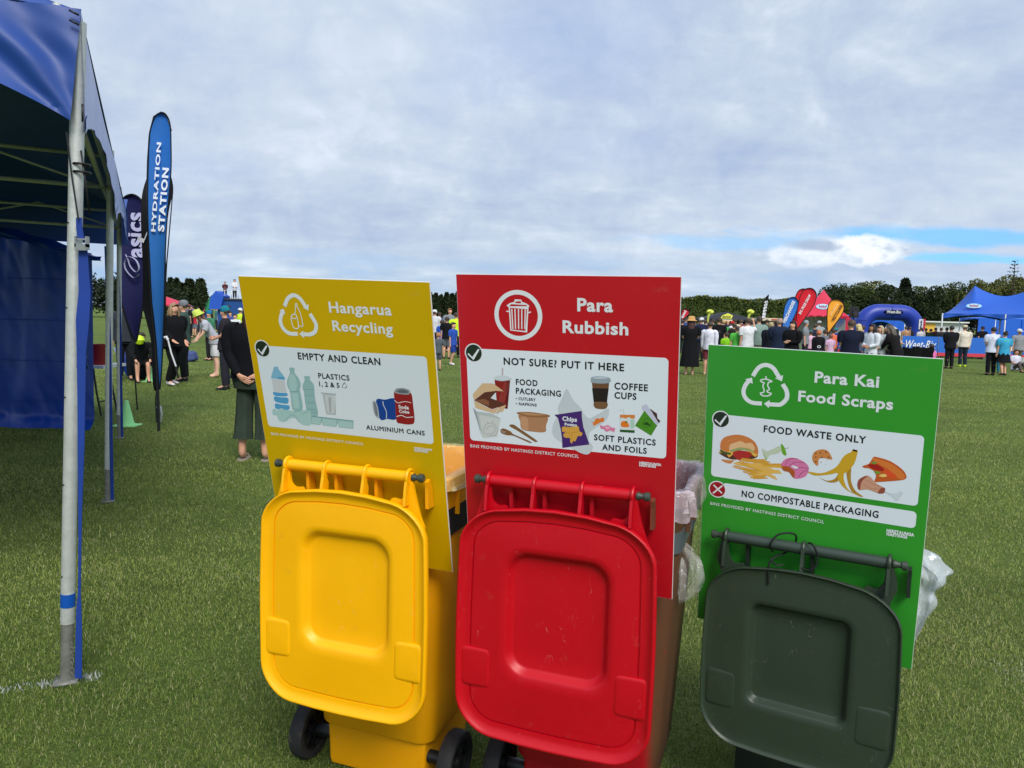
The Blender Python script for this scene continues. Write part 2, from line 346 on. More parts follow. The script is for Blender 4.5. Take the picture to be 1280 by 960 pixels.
# ------------------------------------------------------------------ trees and hedges
def leafmat(name, c, tl=.25):
    if name in MATS: return MATS[name]
    M = bpy.data.materials.new(name); M.use_nodes = True; t = M.node_tree; N = NT(t); b = t.nodes['Principled BSDF']
    g = N.n('ShaderNodeNewGeometry').outputs['Random Per Island']; c_ = lin(c)
    cc = N.ramp(g, [(0, tuple(v * .7 for v in c_)), (.6, c_), (1, (c_[0] * 1.45, c_[1] * 1.35, c_[2] * 1.15))])
    t.links.new(cc, b.inputs['Base Color']); b.inputs['Roughness'].default_value = .7; b.inputs['Specular IOR Level'].default_value = .2
    MATS[name] = M; return M
BARK = mat('bark', (70, 58, 46), .9, bump=.5, bscale=20, var=.3)
def leaf_cloud(b, pts, size, rnd):
    for p in pts:
        s = size * rnd.uniform(.6, 1.3); a = Vector((rnd.gauss(0, 1), rnd.gauss(0, 1), rnd.gauss(0, 1))).normalized(); c = a.orthogonal().normalized(); d = a.cross(c)
        q = rnd.uniform(0, 6.28); c, d = c * math.cos(q) + d * math.sin(q), d * math.cos(q) - c * math.sin(q)
        b.add([p - c * s, p - d * s * .55, p + c * s, p + d * s * .6], [(0, 1, 2, 3)])
def broad_tree(loc, h, w, mname, c, label, group, seed, cone=False, nl=2600, cat='tree', name='broadleaf_tree'):
    rnd = random.Random(seed); t = tag(empty(name, loc), label, cat, group); b = MB()
    b.tube([(0, 0, -.1), (.1, 0, h * .25), (0, .1, h * .55), (0, 0, h * .85)], [h * .028, h * .02, h * .012, h * .004], 8)
    lumps = []
    nl_ = 22 if not cone else 16
    for i in range(nl_):
        q = rnd.uniform(0, 6.28); z = rnd.uniform(.28, .93) if not cone else rnd.uniform(.2, .98)
        env = math.sin(math.pi * min(1, (z - .12) / .86)) ** .6 if not cone else max(.05, 1.02 - z)
        rr = w * .5 * env * math.sqrt(rnd.random()) * .85; s = w * rnd.uniform(.13, .24) * (1 if not cone else env * 1.5 + .2)
        c0 = Vector((rr * math.cos(q), rr * math.sin(q), z * h)); lumps.append((c0, s))
        b.tube([(0, 0, h * max(.2, z - .25)), c0 * .6 + Vector((0, 0, h * .1)), c0], [h * .01, h * .006, h * .002], 5)
    b.build('trunk', BARK, t)
    lb = MB(); pts = []
    for i in range(nl):
        c0, s = rnd.choice(lumps); d = Vector((rnd.gauss(0, 1), rnd.gauss(0, 1), rnd.gauss(0, 1))).normalized() * s * rnd.uniform(.55, 1.08) ** .5
        d.z *= .75; p = c0 + d
        if p.z < .3: p.z = .3 + rnd.random()
        pts.append(p)
    leaf_cloud(lb, pts, w * .014 + .09, rnd); lb.build('crown', leafmat(mname, c), t, smooth=False, normals=False); return t
def column_tree(loc, h, w, c, label, group, seed, pw=2.6, leaf='cypress_leaf', name='cypress_tree', nl=1500):
    rnd = random.Random(seed); t = tag(empty(name, loc), label, 'tree', group)
    MB().tube([(0, 0, -.1), (0, 0, h * .8)], [h * .02, h * .004], 7).build('trunk', BARK, t)
    lb = MB(); pts = []
    for i in range(nl):
        z = rnd.random(); q = rnd.uniform(0, 6.28); rr = w * .5 * (1 - z ** pw * .92) * (1 + .13 * math.sin(5 * q + seed) + .1 * math.sin(23 * z + seed)) * rnd.uniform(.86, 1.05)
        pts.append(Vector((rr * math.cos(q), rr * math.sin(q), z * h + .1)))
    leaf_cloud(lb, pts, .42, rnd)
    lb.ell([(0, 0, z * h, w * .42 * (1 - z ** pw * .93), w * .42 * (1 - z ** pw * .93)) for z in (0, .2, .4, .6, .75, .88, .95, 1)], 10)
    lb.build('crown', leafmat(leaf, c), t, smooth=False, normals=False)
def hz(px): return 392.6 + .0274 * (px - 640)
rnd = random.Random(11)
# dark cypress rows on the left and in the gap between the signs
DK = (50, 62, 38)
tops = [(207, 357), (214, 352), (221, 350.5), (228, 356), (234, 352), (240, 351), (247, 351), (254, 352)]
for i, (px, py) in enumerate(tops):
    p = at(px, hz(px), 112); h = at(px, py, 112).z + rnd.uniform(-.1, .3)
    column_tree((p.x, 112 + rnd.uniform(-.6, .6), 0), h, 1.35 + .35 * (i in (1, 4, 7)), DK, ['slim dark cypress just right of the blue feather flag', 'tall dark cypress poking up second from the flag in the left row', 'tallest narrow cypress of the left row above the hoodie woman', 'shorter dark cypress right behind the grey cap in the left row', 'dark cypress in the middle of the left row', 'dark cypress third from the right end of the left row', 'dark cypress second from the right end of the left row', 'rounded cypress at the right end of the left row'][i], 'cypresses of the left row', i)
for i in range(7):
    px = 537 + i * 7; p = at(px, hz(px), 128); h = at(px, 367 + (i * 37 % 5) * .9 - i * .2, 128).z
    column_tree((p.x, 128 + rnd.uniform(-.5, .5), 0), h, 1.6, DK, 'dark cypress %s between the two tallest signs' % ['against the edge of the yellow sign', 'second from the yellow sign', 'third from the yellow sign', 'in the middle of the row', 'third from the red sign', 'second from the red sign', 'against the edge of the red sign'][i], 'cypresses between the yellow and red signs', 30 + i)
# clipped hedge
def hedge():
    rnd = random.Random(5); t = MB(); Y = 118; x0 = at(575, 399, Y).x; x1 = at(1060, 404, Y).x; pts = []; b = MB()
    zt = lambda x: 5.15 + .16 * math.sin(x * .45) + .12 * math.sin(x * 1.3 + 1)
    b.grid(lambda u, v: Vector((x0 + (x1 - x0) * u, Y + .25 * math.sin(u * 300) * v, v * (zt(x0 + (x1 - x0) * u) - .25))), 90, 6)
    b.grid(lambda u, v: Vector((x0 + (x1 - x0) * u, Y + 2.4 * v, zt(x0 + (x1 - x0) * u) - .25)), 90, 2)
    for i in range(15000):
        x = rnd.uniform(x0, x1); k = rnd.random()
        if k < .72: z = zt(x) * rnd.random(); pts.append(Vector((x, Y - .1 + .5 * noise.noise(Vector((x * .5, z * .6, 2))) + rnd.uniform(-.25, .1), z)))
        else: pts.append(Vector((x, Y + rnd.uniform(-.2, 2.2), zt(x) + rnd.uniform(-.3, .25))))
    leaf_cloud(b, pts, .2, rnd); o = b.build('hedge', leafmat('hedge_leaf', (66, 80, 36)), smooth=False, normals=False)
    tag(o, 'long clipped green hedge closing off the far side of the field', 'hedge')
    b = MB(); pts = []
    for i in range(1600):
        x = rnd.uniform(x0, x1); pts.append(Vector((x, Y + rnd.uniform(-.35, .8), zt(x) + rnd.uniform(-.25, .32))))
    leaf_cloud(b, pts, .2, rnd); b.build('new_growth', leafmat('hedge_tips', (104, 112, 48)), o, smooth=False, normals=False)
hedge()
TR = [(1040, 362, 15, 0), (1062, 355, 13, 1), (1085, 353, 14, 2), (1106, 355, 12, 0), (1128, 350, 9, 3), (1147, 360, 12, 1), (1163, 358, 11, 0), (1183, 352, 13, 1), (1206, 356, 12, 0), (1222, 350, 13, 2), (1242, 345, 14, 2), (1262, 347, 14, 2), (1284, 350, 14, 2), (1306, 345, 14, 1)]
TL_ = ['dark tree whose crown starts the right hand wood above the orange flag', 'round mid green tree just right of the orange flag', 'olive green broad tree above the left shoulder of the blue arch', 'dark tree above the middle of the blue arch', 'pointed dark conifer above the right side of the blue arch', 'low dark tree just right of the blue arch', 'dark tree left of the blue marquee peak', 'taller dark tree rising left of the blue marquee roof', 'dark tree directly behind the marquee peak', 'olive tree right behind the marquee peak', 'tall olive green tree between the two marquee peaks', 'olive tree beneath the spindly treetop at the right', 'olive tree at the right edge of the field', 'tree past the right edge of the wood']
cols = [(48, 60, 34), (66, 80, 40), (94, 98, 48), (36, 48, 30)]
for i, (px, py, w, k) in enumerate(TR):
    Y = 122 + (i % 3) * 4; p = at(px, 404, Y); h = at(px, py, Y).z
    if k == 3: column_tree((p.x, Y, 0), h, 6.5, cols[3], TL_[i], 'trees of the wood behind the marquees', 50 + i, pw=1.15, leaf='leaf_3', name='conifer_tree', nl=3500); continue
    broad_tree((p.x, Y, 0), h, w * .5 + 1, 'leaf_%d' % k, cols[k], TL_[i], 'trees of the wood behind the marquees', 50 + i, cone=(k == 3), nl=5200)
for i in range(9):                    # darker understorey and gaps filled further back
    px = 1030 + i * 32; p = at(px, 405, 138); broad_tree((p.x, 138, 0), at(px, 373 + 4 * math.sin(i * 2.2), 138).z, 10, 'leaf_3', cols[3], 'dark understorey tree behind %s' % ['the red pyramid tent', 'the orange flag', 'the left leg of the arch', 'the middle of the arch', 'the right leg of the arch', 'the left edge of the marquee', 'the left marquee peak', 'the dip between the marquee peaks', 'the right marquee peak'][i], 'dark trees deep in the wood', 90 + i, nl=3000)
# spindly norfolk-pine like tip
p = at(1262, 404, 121); t = tag(empty('spindly_conifer', (p.x, 121, 0)), 'spindly conifer with tiered branches sticking out above the wood', 'tree'); h = at(1262, 325, 121).z
MB().tube([(0, 0, 0), (.1, 0, h * .6), (0, 0, h)], [.3, .15, .03], 6).build('trunk', BARK, t)
b = MB(); pts = []; rnd = random.Random(2)
for k in range(11):
    z = h - .3 - k * .55; L = .35 + k * .16
    for j in range(6):
        q = rnd.uniform(0, 6.28)
        for s in range(5): pts.append(Vector((math.cos(q) * L * s / 4, math.sin(q) * L * s / 4, z + .18 * s / 4 + rnd.uniform(-.06, .06))))
leaf_cloud(b, pts, .14, rnd); b.build('crown', leafmat('leaf_3', cols[3]), t, smooth=False, normals=False)

for i, px in enumerate((60, 84, 108, 132, 156, 176, 194)):
    o = at(px, hz(px), 96); broad_tree((o.x, 96, 0), 4.6 + (i % 3) * .5, 7.5, 'leaf_3', cols[3], 'dark shrubby tree far behind %s' % ['the tent wall', 'the near tent leg', 'the folding table', 'the middle tent leg', 'the far tent leg', 'the black feather flag', 'the blue feather flag'][i], 'far trees seen under and beside the tent', 120 + i, nl=1800)
# ------------------------------------------------------------------ printed artwork of the signs (millimetres from the top left corner of each board)
# ------------------------------------------------------------------ wheelie bins
def plastic(name, c, rough=.37, dirt_or_reflect=None):
    return mat(name, c, rough, bump=.10, bscale=900, var=.05, vscale=3, dirt_or_reflect=dirt_or_reflect or ((120, 108, 80), .22, 14, .62), spec=.42, scuff=.22)
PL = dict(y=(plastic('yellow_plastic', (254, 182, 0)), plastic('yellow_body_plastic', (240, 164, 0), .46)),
          r=(plastic('red_plastic', (190, 0, 24)), plastic('red_body_plastic', (176, 4, 26), .5, ((86, 66, 44), .92, 24, .26, True))),  # brown paints in the grass mirrored at a grazing angle
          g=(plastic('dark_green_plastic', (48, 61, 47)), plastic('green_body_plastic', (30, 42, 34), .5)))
RUB = mat('black_rubber', (30, 31, 33), .75, bump=.2, bscale=120, var=.2, vscale=10, dirt_or_reflect=((110, 104, 90), .35, 40, .56))
BLK = mat('black_plastic', (20, 21, 23), .45, var=.15)
GRYP = mat('grey_plastic', (86, 92, 96), .5, var=.1)
def film(name='clear_film', op=.5, col=(225, 228, 232)):
    if name in MATS: return MATS[name]
    M = bpy.data.materials.new(name); M.use_nodes = True; t = M.node_tree; N = NT(t); b = t.nodes['Principled BSDF']; o = N.n('ShaderNodeTexCoord').outputs['Object']
    b.inputs['Base Color'].default_value = lin(col) + (1,); b.inputs['Roughness'].default_value = .12; b.inputs['Coat Weight'].default_value = .6
    nb = N.n('ShaderNodeTexNoise', ins={'Vector': o, 'Scale': 28, 'Detail': 5, 'Roughness': .6, 'Distortion': .8}).outputs[0]
    bm = N.n('ShaderNodeBump', ins={'Height': nb, 'Strength': .45, 'Distance': .012}); t.links.new(bm.outputs[0], b.inputs['Normal'])
    f = N.m('ADD', N.m('MULTIPLY', N.ss(nb, .55, .68), -.35), 1 - op, clamp=True)
    mx = N.n('ShaderNodeMixShader', ins={0: f, 1: b.outputs[0], 2: N.n('ShaderNodeBsdfTransparent').outputs[0]}); t.links.new(mx.outputs[0], t.nodes['Material Output'].inputs[0])
    MATS[name] = M; return M
def lid_mesh(zt, zb, hw, y0, dish, rout=.105, groove=True):
    cz, hh = (zt + zb) / 2, (zt - zb) / 2; b = MB(); dcx, dcz, dhw, dhh, dr = dish
    def outline(ins, dep):
        pts = rrect(hw - ins, hh - ins, max(.03, rout - ins * .8), 8, .0)
        # the hinge side is bowed up in the middle, sides very slightly bowed out
        P = []
        for x, z in pts:
            if z > 0: z += .042 * (1 - (x / hw) ** 2) * (z / hh) ** 2 - .03 * (z / hh) ** 4
            else: z -= .016 * (1 - (x / hw) ** 2) * (z / hh) ** 2
            x *= 1 + .018 * (1 - (z / hh) ** 2) - .02 * max(0, z / hh)
            P.append(Vector((x, y0 + dep, cz + z)))
        return P
    dome = lambda k: -.003 * k
    A = [outline(i, d) for i, d in (((.001, .014), (0, .004), (.002, -.002), (.005, -.004), (.009, -.003), (.012, .0005), (.024, .007), (.030, .0085), (.0405, .009), (.0417, .0135), (.0445, .0135), (.0457, .0085)) if groove else ((.001, .014), (0, .004), (.0015, -.0015), (.0035, -.003), (.006, -.0015), (.008, .003), (.010, .0045), (.016, .0050), (.022, .0055), (.028, .006), (.034, .006), (.040, .006)))]
    last = A[-1]
    D0 = [Vector((dcx + x, y0 + .0075, dcz + z)) for x, z in rrect(dhw, dhh, dr, 8)]
    for k in (.2, .4, .6, .8, .97): A.append([a.lerp(d, k) + Vector((0, dome(math.sin(k * math.pi * .5)) , 0)) for a, d in zip(last, D0)])
    ws = (.0, .002, .006, .014, .018, .021) if groove else (.0, .0015, .004, .011, .0135, .016)
    for w_, dp in zip(ws, (.0065, .0072, .011, .023, .0262, .027)):
        A.append([Vector((dcx + x, y0 + dp, dcz + z)) for x, z in rrect(dhw - w_, dhh - w_, max(.02, dr - w_ * .7), 8)])
    l2 = A[-1]; c0 = Vector((dcx, y0 + .0255, dcz))
    for k in (.35, .7, .96): A.append([p.lerp(c0, k) for p in l2])
    b.rings(A, cap=False); n = len(A[0]); o = len(b.v) - n; b.f.append(tuple(o + j for j in range(n))); b.mi.append(0)
    # back skin
    Bk = [A[0]] + [[p + Vector((0, .030 + .005, 0)) for p in outline(i, 0)] for i in (.02,)]
    Bk.append([Vector((dcx + x * 1.0, y0 + .056, dcz + z)) for x, z in rrect(dhw, dhh, dr, 8)])
    b.rings(Bk, cap=False); o = len(b.v) - n; b.f.append(tuple(o + j for j in range(n))); b.mi.append(0)
    return b
def rr_ring(hw, y0, y1, r, z, n=6): 
    cy, hd = (y0 + y1) / 2, (y1 - y0) / 2
    return [Vector((x, cy + y, z)) for x, y in rrect(hw, hd, r, n)]
def make_bin(k, loc, rz, label, bar_z, lid_zt, lid_zb, lid_hw, rim_z, bx=0.0, depth=.58, bhw=.21, thw=.272, loops=(-.067, .067), bar_hw=.2, dish=None, strap=None, base_y=.20, pin=0.0):
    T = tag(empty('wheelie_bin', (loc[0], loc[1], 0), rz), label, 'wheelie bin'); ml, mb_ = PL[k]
    # body shell, outside then inside
    b = MB(); S = []
    yb0, yt0 = base_y, .125; yb1, yt1 = base_y + .40, yt0 + depth
    def lv(t, grow=0, z=None):
        return rr_ring(bhw + (thw - .012 - bhw) * t + grow, yb0 + (yt0 - yb0) * t - grow, yb1 + (yt1 - .02 - yb1) * t + grow, .055, z if z is not None else .165 + (rim_z - .045 - .165) * t)
    S += [rr_ring(bhw - .03, yb0 + .03, yb1 - .02, .04, .163), rr_ring(bhw - .005, yb0 + .004, yb1 - .002, .05, .1635), lv(0, 0, .170)] + [lv(t) for t in (.2, .4, .6, .8, .93, 1)]
    S += [lv(1, .014, rim_z - .043), lv(1, .018, rim_z - .038), lv(1, .018, rim_z - .004), lv(1, .014, rim_z), lv(1, -.002, rim_z), lv(1, -.006, rim_z - .01), lv(.8, -.008), lv(.3, -.008), lv(.05, -.01)]
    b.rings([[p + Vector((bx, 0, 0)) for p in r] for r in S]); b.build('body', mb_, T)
    # narrow plinth between the wheels
    b = MB(); b.rings([[p + Vector((bx, 0, 0)) for p in r] for r in (rr_ring(bhw - .032 - pin, yb0 + .028, yb1 - .02, .012, .012), rr_ring(bhw - .030 - pin, yb0 + .024, yb1 - .02, .012, .03), rr_ring(bhw - .026 - pin, yb0 + .020, yb1 - .01, .012, .168))])
    b.build('plinth', mb_, T)
    for s in (-1, 1):
        for q in (.22, .5, .78):
            y = yt0 + depth * q; MB().box((bx + s * (thw - .006), y, rim_z - .088), (.014, .006, .085)).build('gusset', mb_, T, smooth=False)
    if pin: MB().box((bx, yb0 + .012, .092), (2 * bhw - .012, .012, .150)).build('wheel_guard', mb_, T, smooth=False)
    # hinge bar with pins
    b = MB(); b.tube([(-bar_hw, 0, bar_z), (bar_hw, 0, bar_z)], .0165, 18); b.build('hinge_bar', ml if k != 'g' else mat('green_bar_plastic', (52, 66, 58), .4, var=.05), T)
    pinm = mat('hinge_pin_plastic', (58, 66, 58), .45) 
    for s in (-1, 1):
        b = MB(); b.lathe([(.0, 0), (.011, 0), (.0115, .006), (.008, .012), (.0085, .02), (.0125, .022), (.0125, .033), (.009, .036)], 14, (s * (bar_hw + .012), 0, bar_z), 'X') if s > 0 else b.lathe([(.009, -.036), (.0125, -.033), (.0125, -.022), (.0085, -.02), (.008, -.012), (.0115, -.006), (.011, 0), (.0, 0)], 14, (s * (bar_hw + .012), 0, bar_z), 'X')
        b.build('hinge_pin', pinm, T)
    # body brackets that carry the bar
    for x in ((-bar_hw + .035,) + tuple(loops) + (bar_hw + .03,)):
        b = MB(); o_ = .018
        b.prism([(x + o_, .004, bar_z - .012), (x + o_, .020, bar_z - .005), (x + o_, .034, bar_z - .03), (x + o_, .05, bar_z - .09), (x + o_, .012, bar_z - .09), (x + o_, .008, bar_z - .03)], (.010, 0, 0)); b.build('hinge_bracket', mb_, T, smooth=False)
    # lid hanging open behind the bin, inside face outwards
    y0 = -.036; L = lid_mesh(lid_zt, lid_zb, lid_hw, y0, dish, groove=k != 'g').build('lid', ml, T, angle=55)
    for s in (-1, 1):                 # moulded grips
        gx = s * (lid_hw - .056); zc_ = lid_zb + (lid_zt - lid_zb) * .285; hx, hz_ = .046, .058
        b = MB(); b.rings([[Vector((gx + x, y0 + dy, zc_ + z)) for x, z in rrect(hx - i, hz_ - i, max(.006, .014 - i * .3), 4)] for i, dy in ((0, .020), (0, .012), (.002, .0055), (.006, .0032), (.011, .0026))])
        b.build('lid_grip', ml, L)
    # end arms and middle ribs of the lid
    for s in (-1, 1):
        xo = s * (bar_hw + .003)
        edge = lambda x: lid_zt - .03 + .042 * (1 - (x / lid_hw) ** 2)
        out = [(s * (lid_hw - .024), lid_zt - .082), (s * (lid_hw - .036), lid_zt - .045), (xo + s * .024, lid_zt + .004), (xo + s * .013, bar_z - .014), (xo + s * .012, bar_z + .010), (xo - s * .006, bar_z + .010), (xo - s * .008, lid_zt + .030), (xo - s * .013, lid_zt + .010), (xo - s * .028, edge(xo - s * .028) + .004), (xo - s * .055, edge(xo - s * .055) - .002), (xo - s * .055, lid_zt - .045), (xo, lid_zt - .07)]
        P = smooth_pts([(x, 0, z) for x, z in out], True, 4)
        b = MB(); b.prism([Vector((p.x, -.006, p.z)) for p in P], (0, .010, 0))
        b.tube([(xo, .0205 * math.cos(q), bar_z + .0205 * math.sin(q)) for q in (i * math.pi / 8 for i in range(16))], .0055, 8, closed=True, cap=False)
        b.prism([(xo - s * .004, -.021, bar_z), (xo - s * .004, -.028, bar_z - .03), (xo - s * .004, -.034, lid_zt - .012), (xo - s * .004, -.004, lid_zt - .012), (xo - s * .004, .0, bar_z - .02)], (s * .008, 0, 0))
        b.build('hinge_arm', ml, L)
    for x in loops:
        b = MB(); b.tube([(x, .0205 * math.cos(q), bar_z + .0205 * math.sin(q)) for q in (i * math.pi / 8 for i in range(16))], .0045, 8, closed=True, cap=False)
        w_ = .0045
        P = smooth_pts([(x, -.0165, bar_z + .004), (x, -.0235, bar_z + .002), (x, -.026, bar_z - .02), (x, -.030, lid_zt + .03), (x, -.034, lid_zt - .0), (x, -.008, lid_zt - .01), (x, .0, lid_zt + .02), (x, -.008, bar_z - .025)], True, 3)
        b.prism([p - Vector((w_, 0, 0)) for p in P], (2 * w_, 0, 0)); b.build('hinge_rib', ml, L)
    # axle and wheels
    ax = bhw + .055 - pin * 1.9; ay = base_y + .055 + pin * 1.6; r = .1
    MB().tube([(bx - ax, ay, r), (bx + ax, ay, r)], .013, 12).build('axle', BLK, T)
    for s in (-1, 1):
        MB().tube([(bx + s * (bhw - .05 - pin), ay, r), (bx + s * (bhw + .035 - pin * 1.9), ay, r)], .021, 14).build('axle_sleeve', BLK, T)
        W = MB().lathe([(.070, -.021), (.084, -.026), (.095, -.025), (.1, -.018), (.1, .018), (.095, .025), (.084, .026), (.070, .021)], 36, (bx + s * (ax + .008), ay, r), 'X', cap=False); W.rings([W.v[-36:], W.v[:36]], cap=False)
        Wo = W.build('wheel', RUB, T)
        h = MB(); c = (bx + s * (ax + .008), ay, r); h.lathe([(.014, -.026), (.026, -.024), (.026, .024), (.014, .026)], 20, c, 'X'); h.lathe([(.062, -.018), (.071, -.019), (.071, .019), (.062, .018)], 30, c, 'X', cap=False); h.lathe([(.02, -.004), (.066, -.004), (.066, .004), (.02, .004)], 30, c, 'X', cap=False)
        for j in range(8):
            q = j * math.pi / 4; h.box((c[0], ay + .044 * math.cos(q), r + .044 * math.sin(q)), (.03, .044, .005), M=Matrix.Rotation(q, 3, 'X'))
        h.build('hub', BLK, Wo)
    if strap:
        z0, hgt, m_ = strap; t = (z0 - .165) / (rim_z - .21); b = MB(); b.rings([[p + Vector((bx, 0, dz)) for p in lv(t, g, z0)] for g, dz in ((.001, -hgt / 2), (.004, -hgt / 2), (.004, hgt / 2), (.001, hgt / 2))], cap=False); b.build('strap', m_, T)
    T['_lv'] = 0; del T['_lv']
    return T, lambda t, g=0: [p + Vector((bx, 0, 0)) for p in lv(t, g)], rim_z
def liner(T, lvf, rim, parts, m_, seed=0, amp=.02):
    """film bag turned over the rim; parts = (from, to, hang) in fractions of the rim"""
    ring = lvf(1, .020); inn = lvf(1, -.012); n = len(ring); b = MB(); c = sum(ring, Vector()) / n
    for f0, f1, hang in parts:
        def fn(u, v):
            i = (f0 + (f1 - f0) * u) * n; a = ring[int(i) % n].lerp(ring[(int(i) + 1) % n], i % 1); a2 = inn[int(i) % n].lerp(inn[(int(i) + 1) % n], i % 1)
            d = (a - c); d.z = 0; d.normalize(); s = noise.noise(Vector((i * .45, v * 3, seed))); s2 = noise.noise(Vector((i * 1.3, v * 7, seed + 5)))
            hg = hang * (1 + .35 * noise.noise(Vector((i * .3, 0, seed + 9))))
            if v < .35: k = v / .35; p = a2.lerp(a2 + Vector((0, 0, 0)), 0) - Vector((0, 0, .25 * (1 - k))) - d * .02 * (1 - k); p.z = rim + .006 - .22 * (1 - k)
            else:
                k = (v - .35) / .65
                if k < .2: p = a2.lerp(a, k / .2); p.z = rim + .008
                else: k = (k - .2) / .8; p = a.copy(); p.z = rim + .008 - hg * k; p += d * (.006 + .022 * k * (1 - .3 * k))
            return p + d * (s * amp + s2 * amp * .4 + .004 * math.sin(i * 2.1 + seed)) * (.4 + v) + Vector((0, 0, s2 * amp * .4))
        b.grid(fn, 46, 16)
    return b.build('liner_bag', m_, T, normals=False)
BINS = dict(y=(-.4750, 2.1445, -19.2), r=(.1360, 1.9905, -20.1), g=(.8455, 2.0730, -29.6))
dishA = (.012, .728, .148, .178, .062)
Ty, fy, ry = make_bin('y', BINS['y'][:2], R(BINS['y'][2]), 'yellow wheelie bin with its lid hanging open below the yellow recycling sign', 1.088, 1.022, .372, .277, 1.055, bx=-.022, dish=dishA, strap=(.905, .085, mat('black_webbing', (16, 17, 20), .7)))
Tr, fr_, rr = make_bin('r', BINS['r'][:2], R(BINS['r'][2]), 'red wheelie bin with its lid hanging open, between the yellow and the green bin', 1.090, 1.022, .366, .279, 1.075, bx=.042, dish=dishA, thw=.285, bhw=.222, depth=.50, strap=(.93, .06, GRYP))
Tg, fg, rg = make_bin('g', BINS['g'][:2], R(BINS['g'][2]), 'dark green wheelie bin with square lid hanging open below the green food scraps sign', .912, .842, .300, .263, .885, bx=.0, depth=.44, bhw=.205, thw=.255, loops=(.0,), bar_hw=.215, dish=(.004, .585, .137, .152, .03), pin=.058)
liner(Ty, fy, ry, [(.74, 1.24, .045)], film('yellow_tinted_film', .22, (255, 236, 170)), 1, .007)
liner(Tr, fr_, rr, [(.76, 1.24, .07)], film('clear_film', .30, (240, 220, 230)), 2, .008)
liner(Tg, fg, rg, [(.90, 1.06, .26)], film('milky_film', .40, (222, 230, 236)), 3, .016)
# slack grey strap dangling from the red bin, crumpled clear bag and paper label
def crumple(c, s, seed, m_, name, parent, n=22):
    b = MB()
    def fn(u, v):
        th = u * 2 * math.pi; ph = v * math.pi; d = Vector((math.sin(ph) * math.cos(th), math.sin(ph) * math.sin(th), math.cos(ph)))
        k = 1 + .55 * noise.noise(d * 1.7 + Vector((seed, 0, 0))) + .25 * abs(noise.noise(d * 4.5 + Vector((0, seed, 0))))
        return Vector(c) + Vector((d.x * s[0], d.y * s[1], d.z * s[2])) * k
    b.grid(fn, n, n); return b.build(name, m_, parent, normals=False)
def pleated(rs, seed, m_, name, parent, nf=7, k=.22):
    b = MB(); n = 40; out = []
    rs_ = smooth_pts([r[:3] for r in rs], False, 5); rr_ = smooth_pts([(r[3], r[4], 0) for r in rs], False, 5)
    for i, (c_, q_) in enumerate(zip(rs_, rr_)):
        out.append([c_ + Vector((q_.x * math.cos(a) * (1 + k * math.sin(nf * a + seed + .9 * math.sin(i * .35)) + .3 * noise.noise(Vector((math.cos(a) * 2, math.sin(a) * 2 + seed, i * .22)))), q_.y * math.sin(a) * (1 + k * math.sin(nf * a + seed)), .012 * math.sin(3 * a + seed))) for a in (j * 2 * math.pi / n for j in range(n))])
    b.rings(out); return b.build(name, m_, parent, angle=75)
pleated([(.262, .20, .905, .02, .05), (.285, .20, .885, .045, .07), (.305, .20, .850, .055, .075), (.300, .20, .815, .036, .05), (.292, .20, .785, .040, .06), (.290, .20, .74, .040, .055), (.280, .20, .68, .026, .04), (.272, .20, .625, .010, .02)], 1.3, film('milky_film'), 'bag_fold', Tg)
pleated([(.300, .30, .875, .012, .03), (.325, .28, .850, .030, .05), (.330, .26, .80, .036, .055), (.322, .26, .755, .026, .04), (.31, .26, .735, .008, .015)], 4.0, film('thin_film', .15, (214, 212, 208)), 'dangling_bag', Tr)
MB().box((.258, .36, .80), (.002, .09, .045)).build('paper_label', mat('paper', (226, 214, 208), .8), Ty, smooth=False)
# black cord tied round the green bin's bar
b = MB()
for pts in ([(-.085, .0, .890), (-.088, -.03, .915), (-.072, -.026, .945), (-.045, -.018, .955), (-.025, .0, .948), (-.028, .02, .92), (-.05, .01, .89), (-.085, -.03, .868), (-.086, -.034, .80)], [(.012, -.012, .935), (.026, -.026, .935), (.040, -.026, .905), (.036, -.03, .875), (.016, -.032, .862), (.0, -.03, .866)], [(-.084, -.03, .872), (-.066, -.036, .862), (-.05, -.03, .865)]):
    b.tube(smooth_pts(pts, False, 5), .0028, 6)
b.build('cord', BLK, Tg)

# ------------------------------------------------------------------ signs
SIGNS = dict(y=((-.7868, 2.1311, 1.6427), (-.3383, .2585, .0189)), r=((-.1596, 2.0269, 1.6595), (-.3538, .1717, .0048)), g=((.5733, 2.1871, 1.4833), (-.5148, .112, .0189)))
BOARD = dict(y=(212, 172, 0), r=(190, 16, 32), g=(50, 150, 44)); SW, SH = .600, .8735
EDGE = mat('board_edge', (222, 224, 226), .6)
SLAB = dict(y='yellow recycling sign board with bottles and cans printed on it', r='red rubbish sign board with food packaging and chips packet printed on it', g='green food scraps sign board with burger and banana peel printed on it')
def sheet(b, uvs, dy): b.poly([(u, -dy, -v) for u, v in uvs])
def stroke(b, P, w, dy, closed=False):
    P = [Vector((p[0], p[1])) for p in P]; n = len(P); L = []; Rr = []
    for i, p in enumerate(P):
        a = P[i - 1] if i else p; c = P[i + 1] if i < n - 1 else p
        if i and (p - a).length < 1e-7: a = P[max(0, i - 2)]
        t = (c - a); t = t.normalized() if t.length > 1e-9 else Vector((1, 0)); nn = Vector((-t.y, t.x)); k = 1.0
        if 0 < i < n - 1:
            t1 = (p - a).normalized(); k = 1 / max(.5, abs(nn.dot(Vector((-t1.y, t1.x)))))
        L.append(p + nn * w / 2 * k); Rr.append(p - nn * w / 2 * k)
    V = [(q.x, -dy, -q.y) for q in L + Rr]; b.add(V, [(i, i + 1, n + i + 1, n + i) for i in range(n - 1)])
